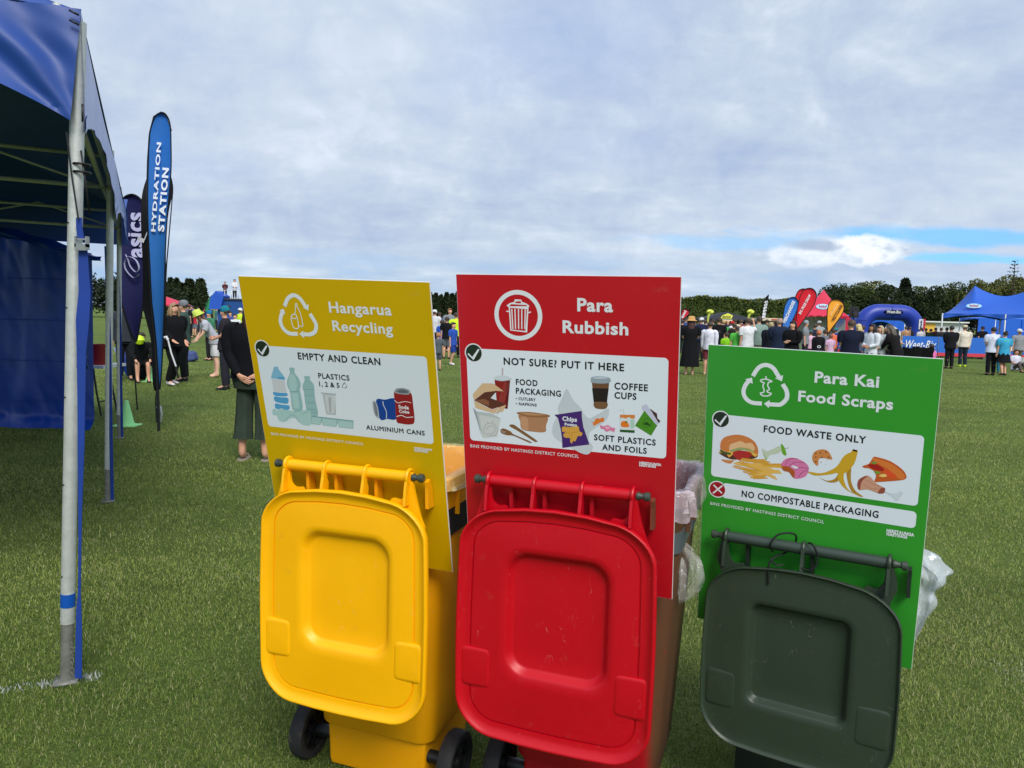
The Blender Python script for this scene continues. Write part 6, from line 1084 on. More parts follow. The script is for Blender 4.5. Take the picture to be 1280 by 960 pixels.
# between the red and green signs
CR_ = 'people of the crowd beyond the green sign'
ppl(864.5, 21.6, 1.68, 172, 'woman in long black dress and straw hat seen from behind', top=BK, bottom=BK, kind='dress', sleeve='short', arms='front', hat=((206, 160, 100), 'brim'), hair=((70, 36, 34), 'vlong'), shoes=(190, 150, 130), detail=True, build=1.12)
ppl(888, 21.8, 1.58, 150, 'teenager in white sweatshirt standing right of the black dress woman', top=(222, 222, 236), bottom=(120, 50, 60), kind='shorts', arms='down', hair=((60, 42, 38), 'short'), shoes=(206, 180, 150), detail=True, extra=back_logo('KS', 'k', .70, .04, .022))
C = [(853, 30, 1.65, 170, 'person in black with bare arms behind the red sign edge', dict(top=BK, sleeve='short', bottom=(70, 80, 70))), (877, 29, 1.72, 200, 'man in white cap and dark blue top right of the straw hat', dict(top=(30, 36, 70), hat=(WT, 'cap'))), (882, 33, 1.66, 160, 'person in black behind the white sweatshirt', dict(top=(30, 30, 36))),
 (899, 25.5, 1.74, 190, 'adult in black tee with pale back print right of the white sweatshirt', dict(top=BK, bottom=(24, 26, 34), sleeve='short', extra=back_logo('H', (180, 184, 196), .68, .03, .04))), (905, 34, 1.68, 170, 'adult in turquoise shirt behind the lime tee child', dict(top=(30, 128, 150), hair=((190, 160, 110), 'short'))), (909.5, 24.6, 1.22, 185, 'child in lime green tee in front of the green tees', dict(top=(134, 202, 40), bottom=BK, sleeve='short')),
 (904, 27.5, 1.32, 160, 'child in mid green tee left of the lime tee', dict(top=(70, 168, 80), bottom=BK, sleeve='short')), (910, 34, 1.72, 190, 'bald man in dark top behind the lime tee child', dict(top=(46, 42, 60), hair=((190, 150, 130), 'none'))), (915.5, 33, 1.62, 170, 'person in red cap above the green tees', dict(top=(70, 168, 80), hat=((200, 40, 40), 'cap'))), (914, 29, 1.42, 190, 'child in green tee and white cap mid crowd', dict(top=(60, 170, 84), hat=(WT, 'cap'), sleeve='short')),
 (919, 35, 1.75, 180, 'person in cream top in front of the black gazebo', dict(top=(216, 200, 176))), (922.5, 23.6, 1.46, 178, 'teenager in green tee with dark side stripe', dict(top=(84, 178, 72), bottom=BK, sleeve='short')), (918.5, 27, 1.55, 170, 'person in dark brown top left of the green tee teenager', dict(top=(44, 34, 34))), (928, 30, 1.45, 180, 'child in orange cap and green tee left of the white tee man', dict(top=(96, 190, 80), hat=((224, 96, 50), 'cap'), sleeve='short')), (926, 36, 1.72, 180, 'dark haired adult far behind the orange cap', dict(top=(40, 40, 46))), (931, 27, 1.5, 120, 'red haired child left of the white tee man', dict(top=(150, 110, 90), hair=((150, 80, 50), 'short'))),
 (935.5, 23.4, 1.72, 190, 'adult in white tee with black strap and black shorts', dict(top=WT, bottom=(22, 24, 34), kind='shorts', sleeve='short', arms='raise_', build=1.1)), (941.5, 27, 1.66, 175, 'person in navy vest and pale jeans right of the white tee', dict(top=(34, 44, 76), bottom=(130, 140, 166), skin=0)), (949, 24, 1.80, 185, 'tall man in sage green tee and khaki shorts', dict(top=(130, 152, 144), bottom=(168, 154, 124), kind='shorts', sleeve='short', build=1.08)), (955, 27, 1.55, 180, 'person in red top and dark red trousers', dict(top=(196, 34, 60), bottom=(110, 30, 44))),
 (964, 23.2, 1.62, 180, 'woman in black jumper and pale jeans with short fair hair', dict(top=(20, 24, 36), bottom=(134, 160, 190), hair=((170, 152, 116), 'short'), build=1.12)), (974.5, 22.2, 1.74, 178, 'grey haired man in navy jacket with green trousers', dict(top=(28, 38, 60), bottom=(44, 66, 52), hair=((160, 134, 116), 'short'), build=1.2, arms='cross')), (981, 26, 1.5, 180, 'child in blue jacket beside the navy jacket man', dict(top=(40, 100, 190), bottom=(40, 50, 110))),
 (991.5, 19.8, 1.66, -60, 'woman in long black coat with black hair and yellow lanyard', dict(top=(17, 16, 20), bottom=(17, 16, 20), kind='dress', hair=((20, 16, 20), 'long'), arms='cross', build=1.2)),
 (1008, 28, 1.72, 60, 'adult in black and white striped tee beside the red tent', dict(top=(130, 136, 140), bottom=(40, 42, 50), kind='shorts', hat=((150, 156, 160), 'cap_'), sleeve='short', stripes=1)), (1014.5, 29, 1.32, 170, 'child in pale pink tee and teal cap', dict(top=(216, 176, 200), bottom=(110, 50, 60), kind='shorts', sleeve='short', hat=((40, 140, 160), 'cap_'))), (1024.5, 25.5, 1.36, 175, 'red haired child in black and white hoodie', dict(top=(24, 24, 30), bottom=(44, 46, 70), kind='skirt', hair=((200, 110, 66), 'short'), extra=back_logo('O', 'w', .56, .09, .06))), (1019, 31, 1.6, 190, 'person in dark vest with white sleeves behind the children', dict(top=(40, 44, 60))), (1024, 33, 1.74, 190, 'adult in grey cap waiting at the red tent', dict(top=(150, 158, 160), hat=((170, 174, 176), 'cap_'))),
 (1032.5, 27.5, 1.38, 160, 'child in grey hoodie under the orange flag', dict(top=(118, 120, 130), bottom=(60, 64, 74), kind='shorts')), (1039.5, 27, 1.22, 190, 'small child in lilac top under the orange flag', dict(top=(206, 170, 200), bottom=(190, 140, 120), kind='shorts', sleeve='short', hair=((120, 80, 60), 'short'))), (1045, 31, 1.45, 180, 'child in blue with teal cap right of the orange flag', dict(top=(40, 80, 180), bottom=(60, 60, 70), hat=((40, 150, 160), 'cap_'))), (1042.5, 29, 1.4, 200, 'child with orange scarf beneath the orange flag', dict(top=(220, 110, 80), bottom=(70, 60, 80))),
 (1064.5, 17.6, 1.72, 182, 'broad man in navy tee and white shorts seen from behind', dict(top=(20, 26, 46), bottom=(206, 206, 208), kind='shorts', sleeve='short', arms='front', hair=((74, 52, 42), 'short'), build=1.22, detail=True)), (1073.5, 23, 1.64, 200, 'blond haired woman in grey right of the navy tee man', dict(top=(70, 80, 104), hair=((206, 184, 130), 'long'))), (1079, 28, 1.6, 180, 'person in slate blue top behind the blond woman', dict(top=(80, 92, 120), bottom=(46, 76, 110))),
 (1091, 20.4, 1.64, -70, 'dark haired woman in open white shirt over a black dress', dict(top=(214, 218, 226), bottom=(16, 17, 20), kind='dress', hair=((30, 20, 26), 'long'), arms='front', skin=1, detail=True)), (1101, 20.6, 1.60, -60, 'fair haired woman in pale grey shirt and black skirt', dict(top=(196, 204, 206), bottom=(20, 21, 26), kind='skirt', hair=((186, 166, 130), 'long'), arms='front', detail=True)), (1108, 25, 1.52, 180, 'person in royal blue jacket left of the bending woman', dict(top=(50, 60, 150), bottom=(40, 40, 50), hair=((120, 80, 50), 'short'))), (1112.5, 23, 1.66, 40, 'man in black with tattooed arm behind the bending woman', dict(top=(22, 22, 26), bottom=(26, 26, 30), sleeve='short', arms='reach')),
 (1124, 20.2, 1.66, -150, 'long haired person in black top and blue jeans bending over', dict(top=(22, 20, 22), bottom=(84, 110, 140), hair=((88, 80, 72), 'long'), bend=.35, arms='reach', build=1.05, detail=True)),
 (1190, 28.6, 1.68, 178, 'man in black coat and black trousers facing the marquee', dict(top=(20, 22, 27), bottom=(22, 24, 30), arms='front', build=1.15, hair=((26, 24, 26), 'short'), detail=True)), (1206.5, 30.5, 1.72, 172, 'man in cream hooded sweatshirt with neon yellow shoes', dict(top=(216, 206, 190), bottom=(30, 44, 58), hat=((200, 190, 160), 'cap'), shoes=(206, 240, 40), build=1.12, detail=True)),
 (1242.5, 25.2, 1.66, 176, 'adult in white sports top with red back lettering and blue sleeve', dict(top=(206, 212, 230), bottom=(18, 20, 28), sleeve='short', arms='front', hair=((26, 20, 24), 'short'), build=1.1, detail=True, extra=back_logo('TRYATHLON', (210, 70, 90), .755, .13, .016))), (1257.5, 25, 1.52, 174, 'woman in turquoise and lime top with a black skirt', dict(top=(60, 160, 200), bottom=(18, 18, 24), kind='skirt', sleeve='short', hair=((28, 22, 26), 'bun'), build=1.08, legs='walk', detail=True, extra=back_logo('V', (130, 220, 40), .72, .10, .07))), (1249.5, 26.4, 1.15, 160, 'small child in teal walking between two adults', dict(top=(40, 160, 160), bottom=(30, 110, 140), sleeve='short')),
 (1275, 29.5, 1.62, 0, 'man in grey tee and white cap standing at the right edge', dict(top=(138, 140, 144), bottom=(94, 88, 66), kind='shorts', sleeve='short', hat=(WT, 'cap'), build=1.15, skin=1)), (1273, 27.6, 1.40, 10, 'child in white sitting on the grass at the right edge', dict(top=(206, 204, 220), bottom=(90, 80, 80), sit='ground', sleeve='short', skin=1, arms='front')), (1166.5, 25.2, 1.34, -160, 'girl in pink top with long dark hair sitting by the camp chairs', dict(top=(226, 120, 180), bottom=(36, 40, 66), hair=((40, 28, 28), 'vlong'), sit='stool')),
 (1228.5, 38.5, 1.72, 200, 'adult in black tee behind the banner at the marquee', dict(top=(20, 20, 24), sleeve='short', arms='hips', build=1.3)), (1177, 39, 1.60, 180, 'dark haired spectator behind the banner left of the black coat', dict(top=(40, 40, 46))), (1184, 40, 1.62, 150, 'pale topped spectator behind the banner left of the black coat', dict(top=(170, 160, 166))), (1216, 39, 1.5, 180, 'spectator in grey behind the banner right of the cream sweatshirt', dict(top=(70, 76, 84))), (1152, 40, 1.58, 190, 'spectator in white behind the banner by the arch leg', dict(top=(200, 196, 200))), (1158, 42, 1.55, 160, 'spectator in black behind the banner right of the arch', dict(top=(30, 32, 38))), (1164, 40, 1.52, 200, 'spectator in dark green behind the banner', dict(top=(40, 60, 50))), (1170, 43, 1.6, 180, 'spectator in maroon behind the banner', dict(top=(100, 50, 60))), (1133, 44, 1.62, 170, 'spectator in tan seen through the arch', dict(top=(180, 140, 110))), (1138, 46, 1.6, 190, 'spectator in black seen through the arch', dict(top=(40, 40, 44)))]
for a in C:
    k = dict(a[5]); k.pop('stripes', 0); ppl(*a[:4], a[4], group=CR_, **k)
rnd = random.Random(4)
MC = [(30, 32, 40), (60, 80, 130), (120, 124, 130), (170, 60, 60), (200, 200, 206), (70, 90, 80), (40, 44, 60), (110, 70, 60)]
nm_ = ['charcoal', 'denim blue', 'mid grey', 'brick red', 'off white', 'moss green', 'ink blue', 'brown']
for i in range(16):                   # the back rows under the hedge
    px = 851 + i * 8.3 + rnd.uniform(-2, 2); k = i % 8
    ppl(px, 38 + rnd.uniform(-2, 5), rnd.uniform(1.52, 1.78), rnd.uniform(120, 240), 'distant adult in %s, %s' % (nm_[k], 'back row left of the black gazebo' if i < 8 else 'back row right of the black gazebo'), group=CR_, top=MC[k], bottom=MC[(k + 6) % 8], sleeve='short' if i % 2 else 'long', sub=1)
# ------------------------------------------------------------------ marquees, flags and banners of the event
MQ = mat('marquee_blue', (28, 88, 190), .5, bump=.2, bscale=3, var=.05, vscale=1); MQR = mat('marquee_red', (206, 40, 72), .5, bump=.2, bscale=3, var=.05, vscale=1); MQK = mat('marquee_black', (26, 28, 34), .6, var=.06); MQL = mat('marquee_light_blue', (24, 96, 206), .5, var=.06)
def canopy(x, y, w, d, ze, zp, m_, label, rz=0, val=.28, lift=.05, cat='tent', name='marquee', peaks=1, sag=.22, legs=True, logo=None):
    t = tag(empty(name, (x, y, 0), rz), label, cat); b = MB(); 
    if peaks > 1:                     # one sheet swooping over both peaks
        def zr(x):
            e = w * peaks / 2 - abs(x)
            return ze + (zp - ze) * (e / (w / 2)) ** 1.45 if e < w / 2 else zp - (zp - ze) * .36 * (1 - (1 - (e - w / 2) / (w / 2)) ** 1.8)
        def fn(u, v):
            x = w * peaks * (u - .5); k = 1 - abs(2 * v - 1); e = min(1, (w * peaks / 2 - abs(x)) / (w / 2)); q = k ** 1.35
            return Vector((x, d * (v - .5), ze + (zr(x) - ze) * min(q, 1)))
        b.grid(fn, 48, 20)
    for k in range(peaks if peaks == 1 else 0):
        cx = (k - (peaks - 1) / 2) * w; ap = Vector((cx, 0, zp)); C_ = [Vector((cx - w / 2, -d / 2, ze)), Vector((cx + w / 2, -d / 2, ze)), Vector((cx + w / 2, d / 2, ze)), Vector((cx - w / 2, d / 2, ze))]
        for i in range(4):
            a, e = C_[i], C_[(i + 1) % 4]
            def fn(u, v):
                p = a.lerp(e, u).lerp(ap, v); p.z -= sag * math.sin(math.pi * v) * (1 - .25 * math.sin(math.pi * u)) + .0; return p
            b.grid(fn, 8, 8)
    b.build('roof', m_, t, angle=60); b = MB(); W = w * peaks
    for (a, e, n_) in ((Vector((-W / 2, -d / 2, ze)), Vector((W / 2, -d / 2, ze)), peaks), (Vector((W / 2, -d / 2, ze)), Vector((W / 2, d / 2, ze)), 1), (Vector((W / 2, d / 2, ze)), Vector((-W / 2, d / 2, ze)), peaks), (Vector((-W / 2, d / 2, ze)), Vector((-W / 2, -d / 2, ze)), 1)):
        out = (e - a).cross(Vector((0, 0, 1))).normalized()
        b.grid(lambda u, v: a.lerp(e, u) + Vector((0, 0, -val * v * (1 - .72 * math.sin(math.pi * ((u * n_) % 1.0)) if u < 1 else 1))) + out * (.01 + .03 * math.sin(u * 40) * v), 40, 3)
    b.build('valance', m_, t)
    if legs:
        for i in range(peaks + 1):
            for s in (-1, 1): MB().tube([(-W / 2 + i * w, s * d / 2, 0), (-W / 2 + i * w, s * d / 2, ze)], .035, 8).build('leg', ALU, t)
    for k in range(peaks):
        if logo:
            cx = (k - (peaks - 1) / 2) * w; a = Vector((cx, -d / 2, ze)); ap = Vector((cx, 0, zp)); sc, v0 = logo; ups = (ap - a); L = ups.length; upn = ups / L; nrm = Vector((0, -ups.z, ups.y)).normalized() * -1
            nrm = Vector((0, -abs(ups.z), abs(ups.y))).normalized()
            f = lambda x_, q, o_: Vector((cx, -d / 2, ze)) + Vector((x_, 0, 0)) + (ap - a) * v0 + Vector((0, 0, -sag * math.sin(math.pi * v0))) + upn * q + nrm * (lift + o_)
            for rx, ry, cc, o_ in ((.62, .36, (150, 196, 226), .0), (.46, .27, (206, 226, 240), .01)):
                bb = MB(); bb.poly([f(rx * sc * math.cos(j * math.pi / 14), ry * sc * math.sin(j * math.pi / 14), o_) for j in range(28)]); bb.build('logo_oval', ink(cc), t, smooth=False, normals=False)
            bb = MB(); bb.poly([f(sx * .36 * sc, sy * sc, .02) for sx, sy in ((-1, -.06), (1, -.06), (1, .17), (-1, .17))]); bb.build('logo_panel', ink((24, 34, 92)), t, smooth=False, normals=False)
            lettering('lettering', 'Weet-Bix', lambda a_, q: f(a_ - .32 * sc, q + .0, .03), .64 * sc, .13 * sc, ink('w'), t, .04); lettering('lettering', 'TRYathlon', lambda a_, q: f(a_ - .32 * sc, q - .2 * sc, .03), .64 * sc, .12 * sc, ink((206, 40, 70)), t, .04)
    return t
# big blue marquee right
Ym = 39.0; xl = at(1173, 396, Ym).x; bw = 3.16
mw, md, mr = 2.75, 4.0, R(-30); C0_ = at(1178, 396, Ym); mc = Vector((C0_.x, Ym, 0)) + Matrix.Rotation(mr, 3, 'Z') @ Vector((mw, md / 2, 0))
canopy(mc.x, mc.y, mw, md, at(1200, 392.5, Ym).z + .02, at(1218, 356, mc.y).z, MQ, 'blue double peaked marquee with white oval logos at the right', rz=mr, peaks=2, logo=(.56, .36), sag=.34, lift=.22)
canopy(at(1087, 404, 60).x, 60, 3.7, 3.7, at(1085, 396, 60).z, at(1090, 386, 60).z, MQL, 'light blue tent with flat top standing behind the blue arch', sag=.1, val=1.3)
canopy(at(1266, 404, 52).x, 52, 5, 4, 2.3, 2.6, MQL, 'bright blue walled tent behind the right marquee', sag=.0, val=.2)
b = MB(); x = at(1264, 404, 50.0).x; b.box((x, 50.0, 1.15), (4.4, .05, 2.3)); b.box((x - .7, 49.95, 1.15), (.04, .05, 2.2)); b.box((x + .7, 49.95, 1.15), (.04, .05, 2.2)); tag(b.build('tent_wall', MQL, smooth=False), 'blue fabric wall hanging under the right marquee', 'tent wall')
# red pyramid tent
Yr = 36.0; xr = at(1024, 404, Yr).x; rw = 2.9
rw = 2.3; t = canopy(at(1027, 404, Yr + 1.2).x, Yr + 1.2, rw, rw, at(1020, 394, Yr).z, at(1027, 362, Yr + 1.2).z, MQR, 'red pyramid tent with blue oval logo between the red and orange flags', rz=R(-22), sag=.12, val=.16, logo=(.50, .40))
b = MB(); cl_ = film('clear_wall_film', .45, (206, 216, 220)); b.grid(lambda u, v: Vector((-rw / 2 + rw * u, 1.1 + .04 * math.sin(u * 30), .05 + 2.0 * v)), 20, 4); b.build('clear_wall', cl_, t, normals=False)
b = MB(); b.box((-rw / 2, -1.15, 1.0), (.16, .1, 2.0)); b.build('corner_curtain', MQR, t, smooth=False); b = MB(); b.box((rw / 2, -1.15, 1.0), (.2, .1, 2.0)); b.build('corner_curtain', MQR, t, smooth=False)
# black and yellow gazebo
Yg = 52; xg = at(912.5, 400, Yg).x
t = canopy(xg + .1, Yg + 1.5, 3.9, 3, at(912, 399, Yg).z, at(915, 389.5, Yg + 1.5).z, MQK, 'black pop up gazebo with a yellow front panel under the hedge', sag=.02, val=.3)
b = MB(); f3 = lambda px, py: at(px, py, Yg - .06) - t.location
pa = [f3(900, 398), f3(903, 394), f3(910, 391.5), f3(916, 394.5), f3(914, 398.5)]; b.prism([p + Vector((0, -.05, 0)) for p in pa], (0, .02, 0)); b.build('yellow_panel', mat('gazebo_yellow', (232, 232, 90), .6), t, smooth=False)
lettering('lettering', 'ECCO', lambda a_, q: f3(903, 396.7) + Vector((a_, -.10, q)), .56, .11, ink((90, 84, 40)), t, .05)
b = MB(); b.poly([f3(899, 399) + Vector((0, -.3, 0)), f3(914, 399.6) + Vector((0, -.3, 0)), f3(914, 401.2) + Vector((0, -.3, 0)), f3(899, 400.6) + Vector((0, -.3, 0))]); b.build('valance_print', ink((216, 216, 190)), t, smooth=False, normals=False)
for px, lb in ((887, 'yellow pom-pom on a stick left of the black gazebo'), (937.5, 'yellow pom-pom on a stick above the white tee man')):
    o = at(px, 404, 34); t = tag(empty('pom_pom', (o.x, 34, 0)), lb, 'pom-pom'); f2 = lambda a, c: at(a, c, 34) - t.location; ym = mat('pom_yellow', (206, 214, 90), .7, bump=.4, bscale=20)
    MB().tube([f2(px - 2.5, 404), f2(px - 1.5, 395), f2(px - .2, 392)], [.03, .05, .07], 8).build('handle', ym, t)
    b = MB(); c0 = f2(px + .6, 390)
    for j in range(9): q = j * .7; b.lathe([(0, -.08), (.06, -.05), (.085, 0), (.06, .05), (0, .08)], 8, c0 + Vector((.10 * math.cos(q), .06 * math.sin(q * 1.7), .05 * math.sin(q))))
    b.build('head', ym, t)
# teardrop flags
W2 = ink('w')
def tear(px0, py0, px1, py1, w, Y, m_, label, txts, lean=0, foot=None, name='teardrop_flag'):
    """blade from top (px0,py0) to foot (px1,py1), widest near the top"""
    d = Vector((px1 - px0, py1 - py0, 0)); L = d.length; d.normalize(); n_ = Vector((-d.y, d.x, 0)); o = []
    for s, k in ((1, (0.0, .04, .12, .28, .5, .75, 1.0)), (-1, (1.0, .75, .5, .28, .12, .04))):
        for q in k: ww = w * {0.0: .0, .04: .28, .12: .44, .28: .5, .5: .40, .75: .22, 1.0: .04}[q]; o.append((px0 + d.x * L * q - n_.x * ww * s, py0 + d.y * L * q - n_.y * ww * s))
    g = foot or (px1 - 1, 442)
    return flag(name, Y, o, m_, [o[12], o[11], o[10], o[9], o[8], (px1, py1), g], label, texts=txts, wave=.02, mast_r=.02, depth=.04, border=(KF, .018), group='event flags beyond the green sign')
tear(993, 371.5, 977, 424, 16, 31, FB((52, 118, 206), 'sky_blue_sailcloth'), 'light blue teardrop flag reading merchandise', [('MERCHANDISE', (981.5, 404), (994, 377), 3.6, W2, .05)])
tear(1006, 361, 992, 412, 17, 34, FB((206, 26, 44), 'red_sailcloth'), 'red teardrop flag furthest left, mostly behind the other red flag', [])
tear(1015, 360.5, 994, 413, 20, 33, FB((206, 26, 44), 'red_sailcloth'), 'red teardrop flag with white lettering left of the red tent', [('BIG PRIZE DRAW', (1000.5, 393), (1014, 369), 3.0, W2, .03)])
tear(1048, 374.5, 1035, 416, 20, 29, FB((246, 168, 52), 'orange_sailcloth'), 'orange teardrop flag reading recycling right of the red tent', [('RECYCLING', (1042.5, 401), (1053.5, 382), 3.4, ink((70, 44, 30)), .04), ('GENERAL', (1038.5, 395), (1048, 379.5), 2.4, ink((250, 214, 150)), .02)])
tear(859, 386.5, 851, 401, 9, 36, FB((206, 40, 60), 'rose_red_sailcloth'), 'small red teardrop flag at the right edge of the red sign', [('speed', (853, 398), (858, 389), 3, W2, .04)])
flag('feather_flag', 38, [(958, 371), (961, 368), (961, 372), (959.5, 385), (957, 397), (952, 398.5), (951.5, 394), (953.5, 382), (956, 374)], KF, [(961, 368), (956, 373), (952.5, 392), (951, 440)], 'slim black feather flag reading coffee above the crowd', texts=[], wave=.02, mast_r=.02)
for i, ch in enumerate('COFFEE'):
    Y = 37.9; A = at(955.6 - i * .62, 379.2 + i * 3.7, Y); lettering('lettering', ch, lambda a_, q: Vector((a_, 0, q + .12 * a_)), .17, .105, W2, [o for o in scn.objects if o.get('label', '').startswith('slim black feather')][0], .08).location = A - [o for o in scn.objects if o.get('label', '').startswith('slim black feather')][0].location
# food caravan, white building, speaker
Yc = 45; o = at(964, 403, Yc); t = tag(empty('food_caravan', (o.x, Yc, 0)), 'cream roofed food caravan behind the crowd under the coffee flag', 'caravan')
zt = at(964, 399.5, Yc).z; b = MB(); b.rings([[Vector((x, y, z)) for x, y in rrect(a, c, .1, 3)] for a, c, z in ((.0 + 1.0, 1, .4), (1.05, 1.05, zt - .1))]); b.build('body', mat('caravan_grey', (90, 90, 92), .6), t); MB().box((.05, -.3, zt), (2.4, 2.6, .16)).build('roof', mat('caravan_cream', (222, 206, 176), .6), t, smooth=False); MB().box((.1, -1.08, zt - .45), (1.4, .05, .5)).build('window', mat('dark_glass', (30, 34, 40), .1), t, smooth=False); MB().box((.1, -1.62, zt), (1.3, .02, .08)).build('red_lettering_board', mat('caravan_red', (196, 90, 70), .6), t, smooth=False)
for s in (-.6, .6): MB().lathe([(0, -.1), (.3, -.1), (.3, .1), (0, .1)], 16, (s, -1.0, .3), 'Y').build('wheel', RUB, t)
Yb = 75; x0 = at(1093, 405, Yb).x; x1 = at(1205, 405, Yb).x; z1 = at(1150, 402.5, Yb).z; t = tag(empty('white_building', ((x0 + x1) / 2, Yb, 0)), 'long low white building with a yellow panel seen behind the arch', 'building')
wb = mat('white_wall', (206, 208, 212), .7, var=.06); b = MB(); b.box((0, 3, z1 / 2), (x1 - x0, 6, z1)); b.build('wall', wb, t, smooth=False); MB().box((0, 2.9, z1 + .06), (x1 - x0 + .6, 6.6, .12)).build('roof', mat('roof_pale', (226, 228, 230), .6), t, smooth=False)
MB().box((at(1161, 405, Yb).x - t.location.x, -.03, z1 * .5), (1.3, .06, z1 * .9)).build('yellow_panel', mat('panel_yellow', (226, 180, 70), .6), t, smooth=False)
for i in range(6): MB().box((-(x1 - x0) / 2 + 1.2 + i * .95, -.03, z1 * .52), (.7, .05, .5)).build('window', mat('dark_glass', (30, 34, 40), .1), t, smooth=False)
Ys = 30; o = at(1065, 404, Ys); t = tag(empty('loudspeaker', (o.x + .05, Ys, 0)), 'black loudspeaker on a stand between the orange flag and the blue arch', 'speaker')
zc_ = at(1064, 390, Ys).z; b = MB(); b.rings([[Vector((x, y, z)) for x, y in rrect(w_, .15, .03, 3)] for w_, z in ((.12, zc_ - .22), (.14, zc_ - .2), (.14, zc_ + .2), (.12, zc_ + .22))]); b.build('cabinet', BLK, t)
MB().lathe([(0, -.165), (.09, -.165), (.10, -.15), (0, -.15)], 18, (0, 0, zc_ - .07), 'Y').build('cone', mat('grille', (40, 40, 44), .7), t); MB().tube([(0, 0, .0), (0, 0, zc_ - .2)], .02, 8).build('pole', BLK, t)
for q in range(3): MB().tube([(0, 0, .6), (.4 * math.cos(q * 2.1), .4 * math.sin(q * 2.1), 0)], .012, 6).build('leg', BLK, t)
# inflatable arch
Ya = 47; al, ar = at(1077, 404, Ya), at(1144.5, 404, Ya); ztop = at(1110, 390.5, Ya).z; r_ = .5; hw = (ar.x - al.x) / 2; t = tag(empty('inflatable_arch', ((al.x + ar.x) / 2, Ya, 0)), 'dark blue inflatable arch with a small white logo', 'inflatable arch')
pts = [(-hw, 0, 0), (-hw, 0, 1.0), (-hw, 0, ztop - 1.05)]; pts += [(-hw + 1.0 * (1 - math.cos(q)), 0, ztop - 1.05 + 1.05 * math.sin(q)) for q in (i * math.pi / 16 for i in range(1, 9))]; pts += [(x, 0, ztop) for x in (-hw + 1.8, -.6, 0, .6, hw - 1.8)]; pts += [(-p[0], 0, p[2]) for p in reversed(pts[:11])]
b = MB(); b.tube(pts, r_, 22, flat=1); 
AM = mat('arch_vinyl', (30, 56, 158), .42, bump=.1, bscale=2, var=.05); ar_o = b.build('tube', AM, t, angle=70)
for zz in (1.9, 1.0): 
    for s in (-1, 1): MB().tube([(s * hw + (r_ + .004) * math.cos(q), (r_ + .004) * math.sin(q), zz) for q in (i * math.pi / 12 for i in range(24))], .012, 5, closed=True, cap=False).build('seam', mat('seam_blue', (22, 30, 110), .5), t)
b = MB(); b.box((0, -r_ - .03, ztop + .02), (1.0, .03, .26)); b.build('logo_panel', mat('logo_navy', (24, 26, 74), .5), t, smooth=False)
lettering('lettering', 'Weet-Bix', lambda a_, q: Vector((a_ - .44, -r_ - .06, ztop - .05 + q)), .88, .17, W2, t, .02)
b = MB(); b.box((hw + .05, -r_ - .03, 1.75), (.26, .03, .62)); b.build('side_panel', ink((220, 222, 228)), t, smooth=False); b = MB(); b.box((hw + .27, -r_ - .02, 1.75), (.12, .03, .66)); b.build('side_stripe', ink((196, 50, 66)), t, smooth=False)
lettering('lettering', 'Weet-Bix', lambda a_, q: Vector((hw + .05 - q + .05, -r_ - .07, 1.50 + a_)), .5, .12, ink((40, 50, 110)), t, .04)
# banner fence
BB = mat('banner_blue', (36, 104, 200), .55, var=.05); BR = mat('banner_red', (206, 56, 72), .55)
def banner(x0, x1, Y, z0, z1, label, offs):
    t = tag(empty('event_banner', (x0, Y, 0)), label, 'banner', 'blue Weet-Bix banners on the crowd barrier'); L = x1 - x0
    b = MB(); b.grid(lambda u, v: Vector((L * u, .02 * math.sin(u * 15), z0 + .15 + (z1 - z0 - .15) * v)), 16, 3); b.build('cloth', BB, t, normals=False); b = MB(); b.grid(lambda u, v: Vector((L * u, .02 * math.sin(u * 15) - .004, z0 + .15 * v)), 16, 1); b.build('red_border', BR, t, normals=False)
    for s in (.02, L - .02): MB().tube([(s, .04, 0), (s, .04, z1)], .02, 6).build('post', ALU, t)
    MB().tube([(0, .04, z1 - .02), (L, .04, z1 - .02)], .016, 6).build('rail', ALU, t)
    for o_ in offs:
        if o_[0] + o_[1] <= L + .01: lettering('lettering', 'Weet-Bix', lambda a_, q: Vector((o_[0] + a_ + .22 * q, -.045, z0 + .33 + q)), o_[1], .36, W2, t, .015)
    return t
Yb = 34.5; hB = at(1230, 422.5, Yb).z
xA = at(1130, 404, Yb).x; xB = at(1174.5, 404, Yb).x; xC = at(1235, 404, Yb).x; xD = at(1300, 404, Yb).x
banner(xA, xB, Yb, .26, hB, 'blue banner with white lettering behind the camp chairs', [(.05, 1.45)]); banner(xB + .03, xC, Yb, .26, hB, 'blue banner with white lettering behind the black coat and cream sweatshirt', [(.05 + .68, 1.56)]); banner(xC + .03, xD, Yb, .26, hB, 'blue banner at the right edge of the field', [(.5, 1.5)])
banner(at(1046, 404, 36).x, at(1078, 404, 36).x, 36, .26, 1.1, 'blue banner behind the broad man in the navy tee', [])
# camp chairs and bags
def camp_chair(px, Y, rz, label):
    o = at(px, 404, Y); t = tag(empty('camp_chair', (o.x, Y, 0), R(rz)), label, 'camp chair', 'black folding camp chairs'); m_ = cloth((18, 20, 20))
    b = MB(); b.grid(lambda u, v: Vector((-.28 + .56 * u, -.25 + .5 * v, .42 - .06 * math.sin(math.pi * u))), 6, 4); b.build('seat', m_, t, normals=False)
    b = MB(); b.grid(lambda u, v: Vector((-.30 + .60 * u, .22 + .14 * v + .05 * math.sin(math.pi * u), .40 + .55 * v - .05 * math.sin(math.pi * u) * v)), 8, 6); b.build('backrest', m_, t, normals=False)
    for sx in (-1, 1):
        for sy in (-1, 1): MB().tube([(sx * .30, sy * .28, 0), (-sx * .0 + sx * .28, sy * .24, .44)], .014, 6).build('leg', BLK, t)
        MB().tube([(sx * .30, -.28, .62), (sx * .30, .26, .64)], .03, 6, flat=.5).build('armrest', m_, t)
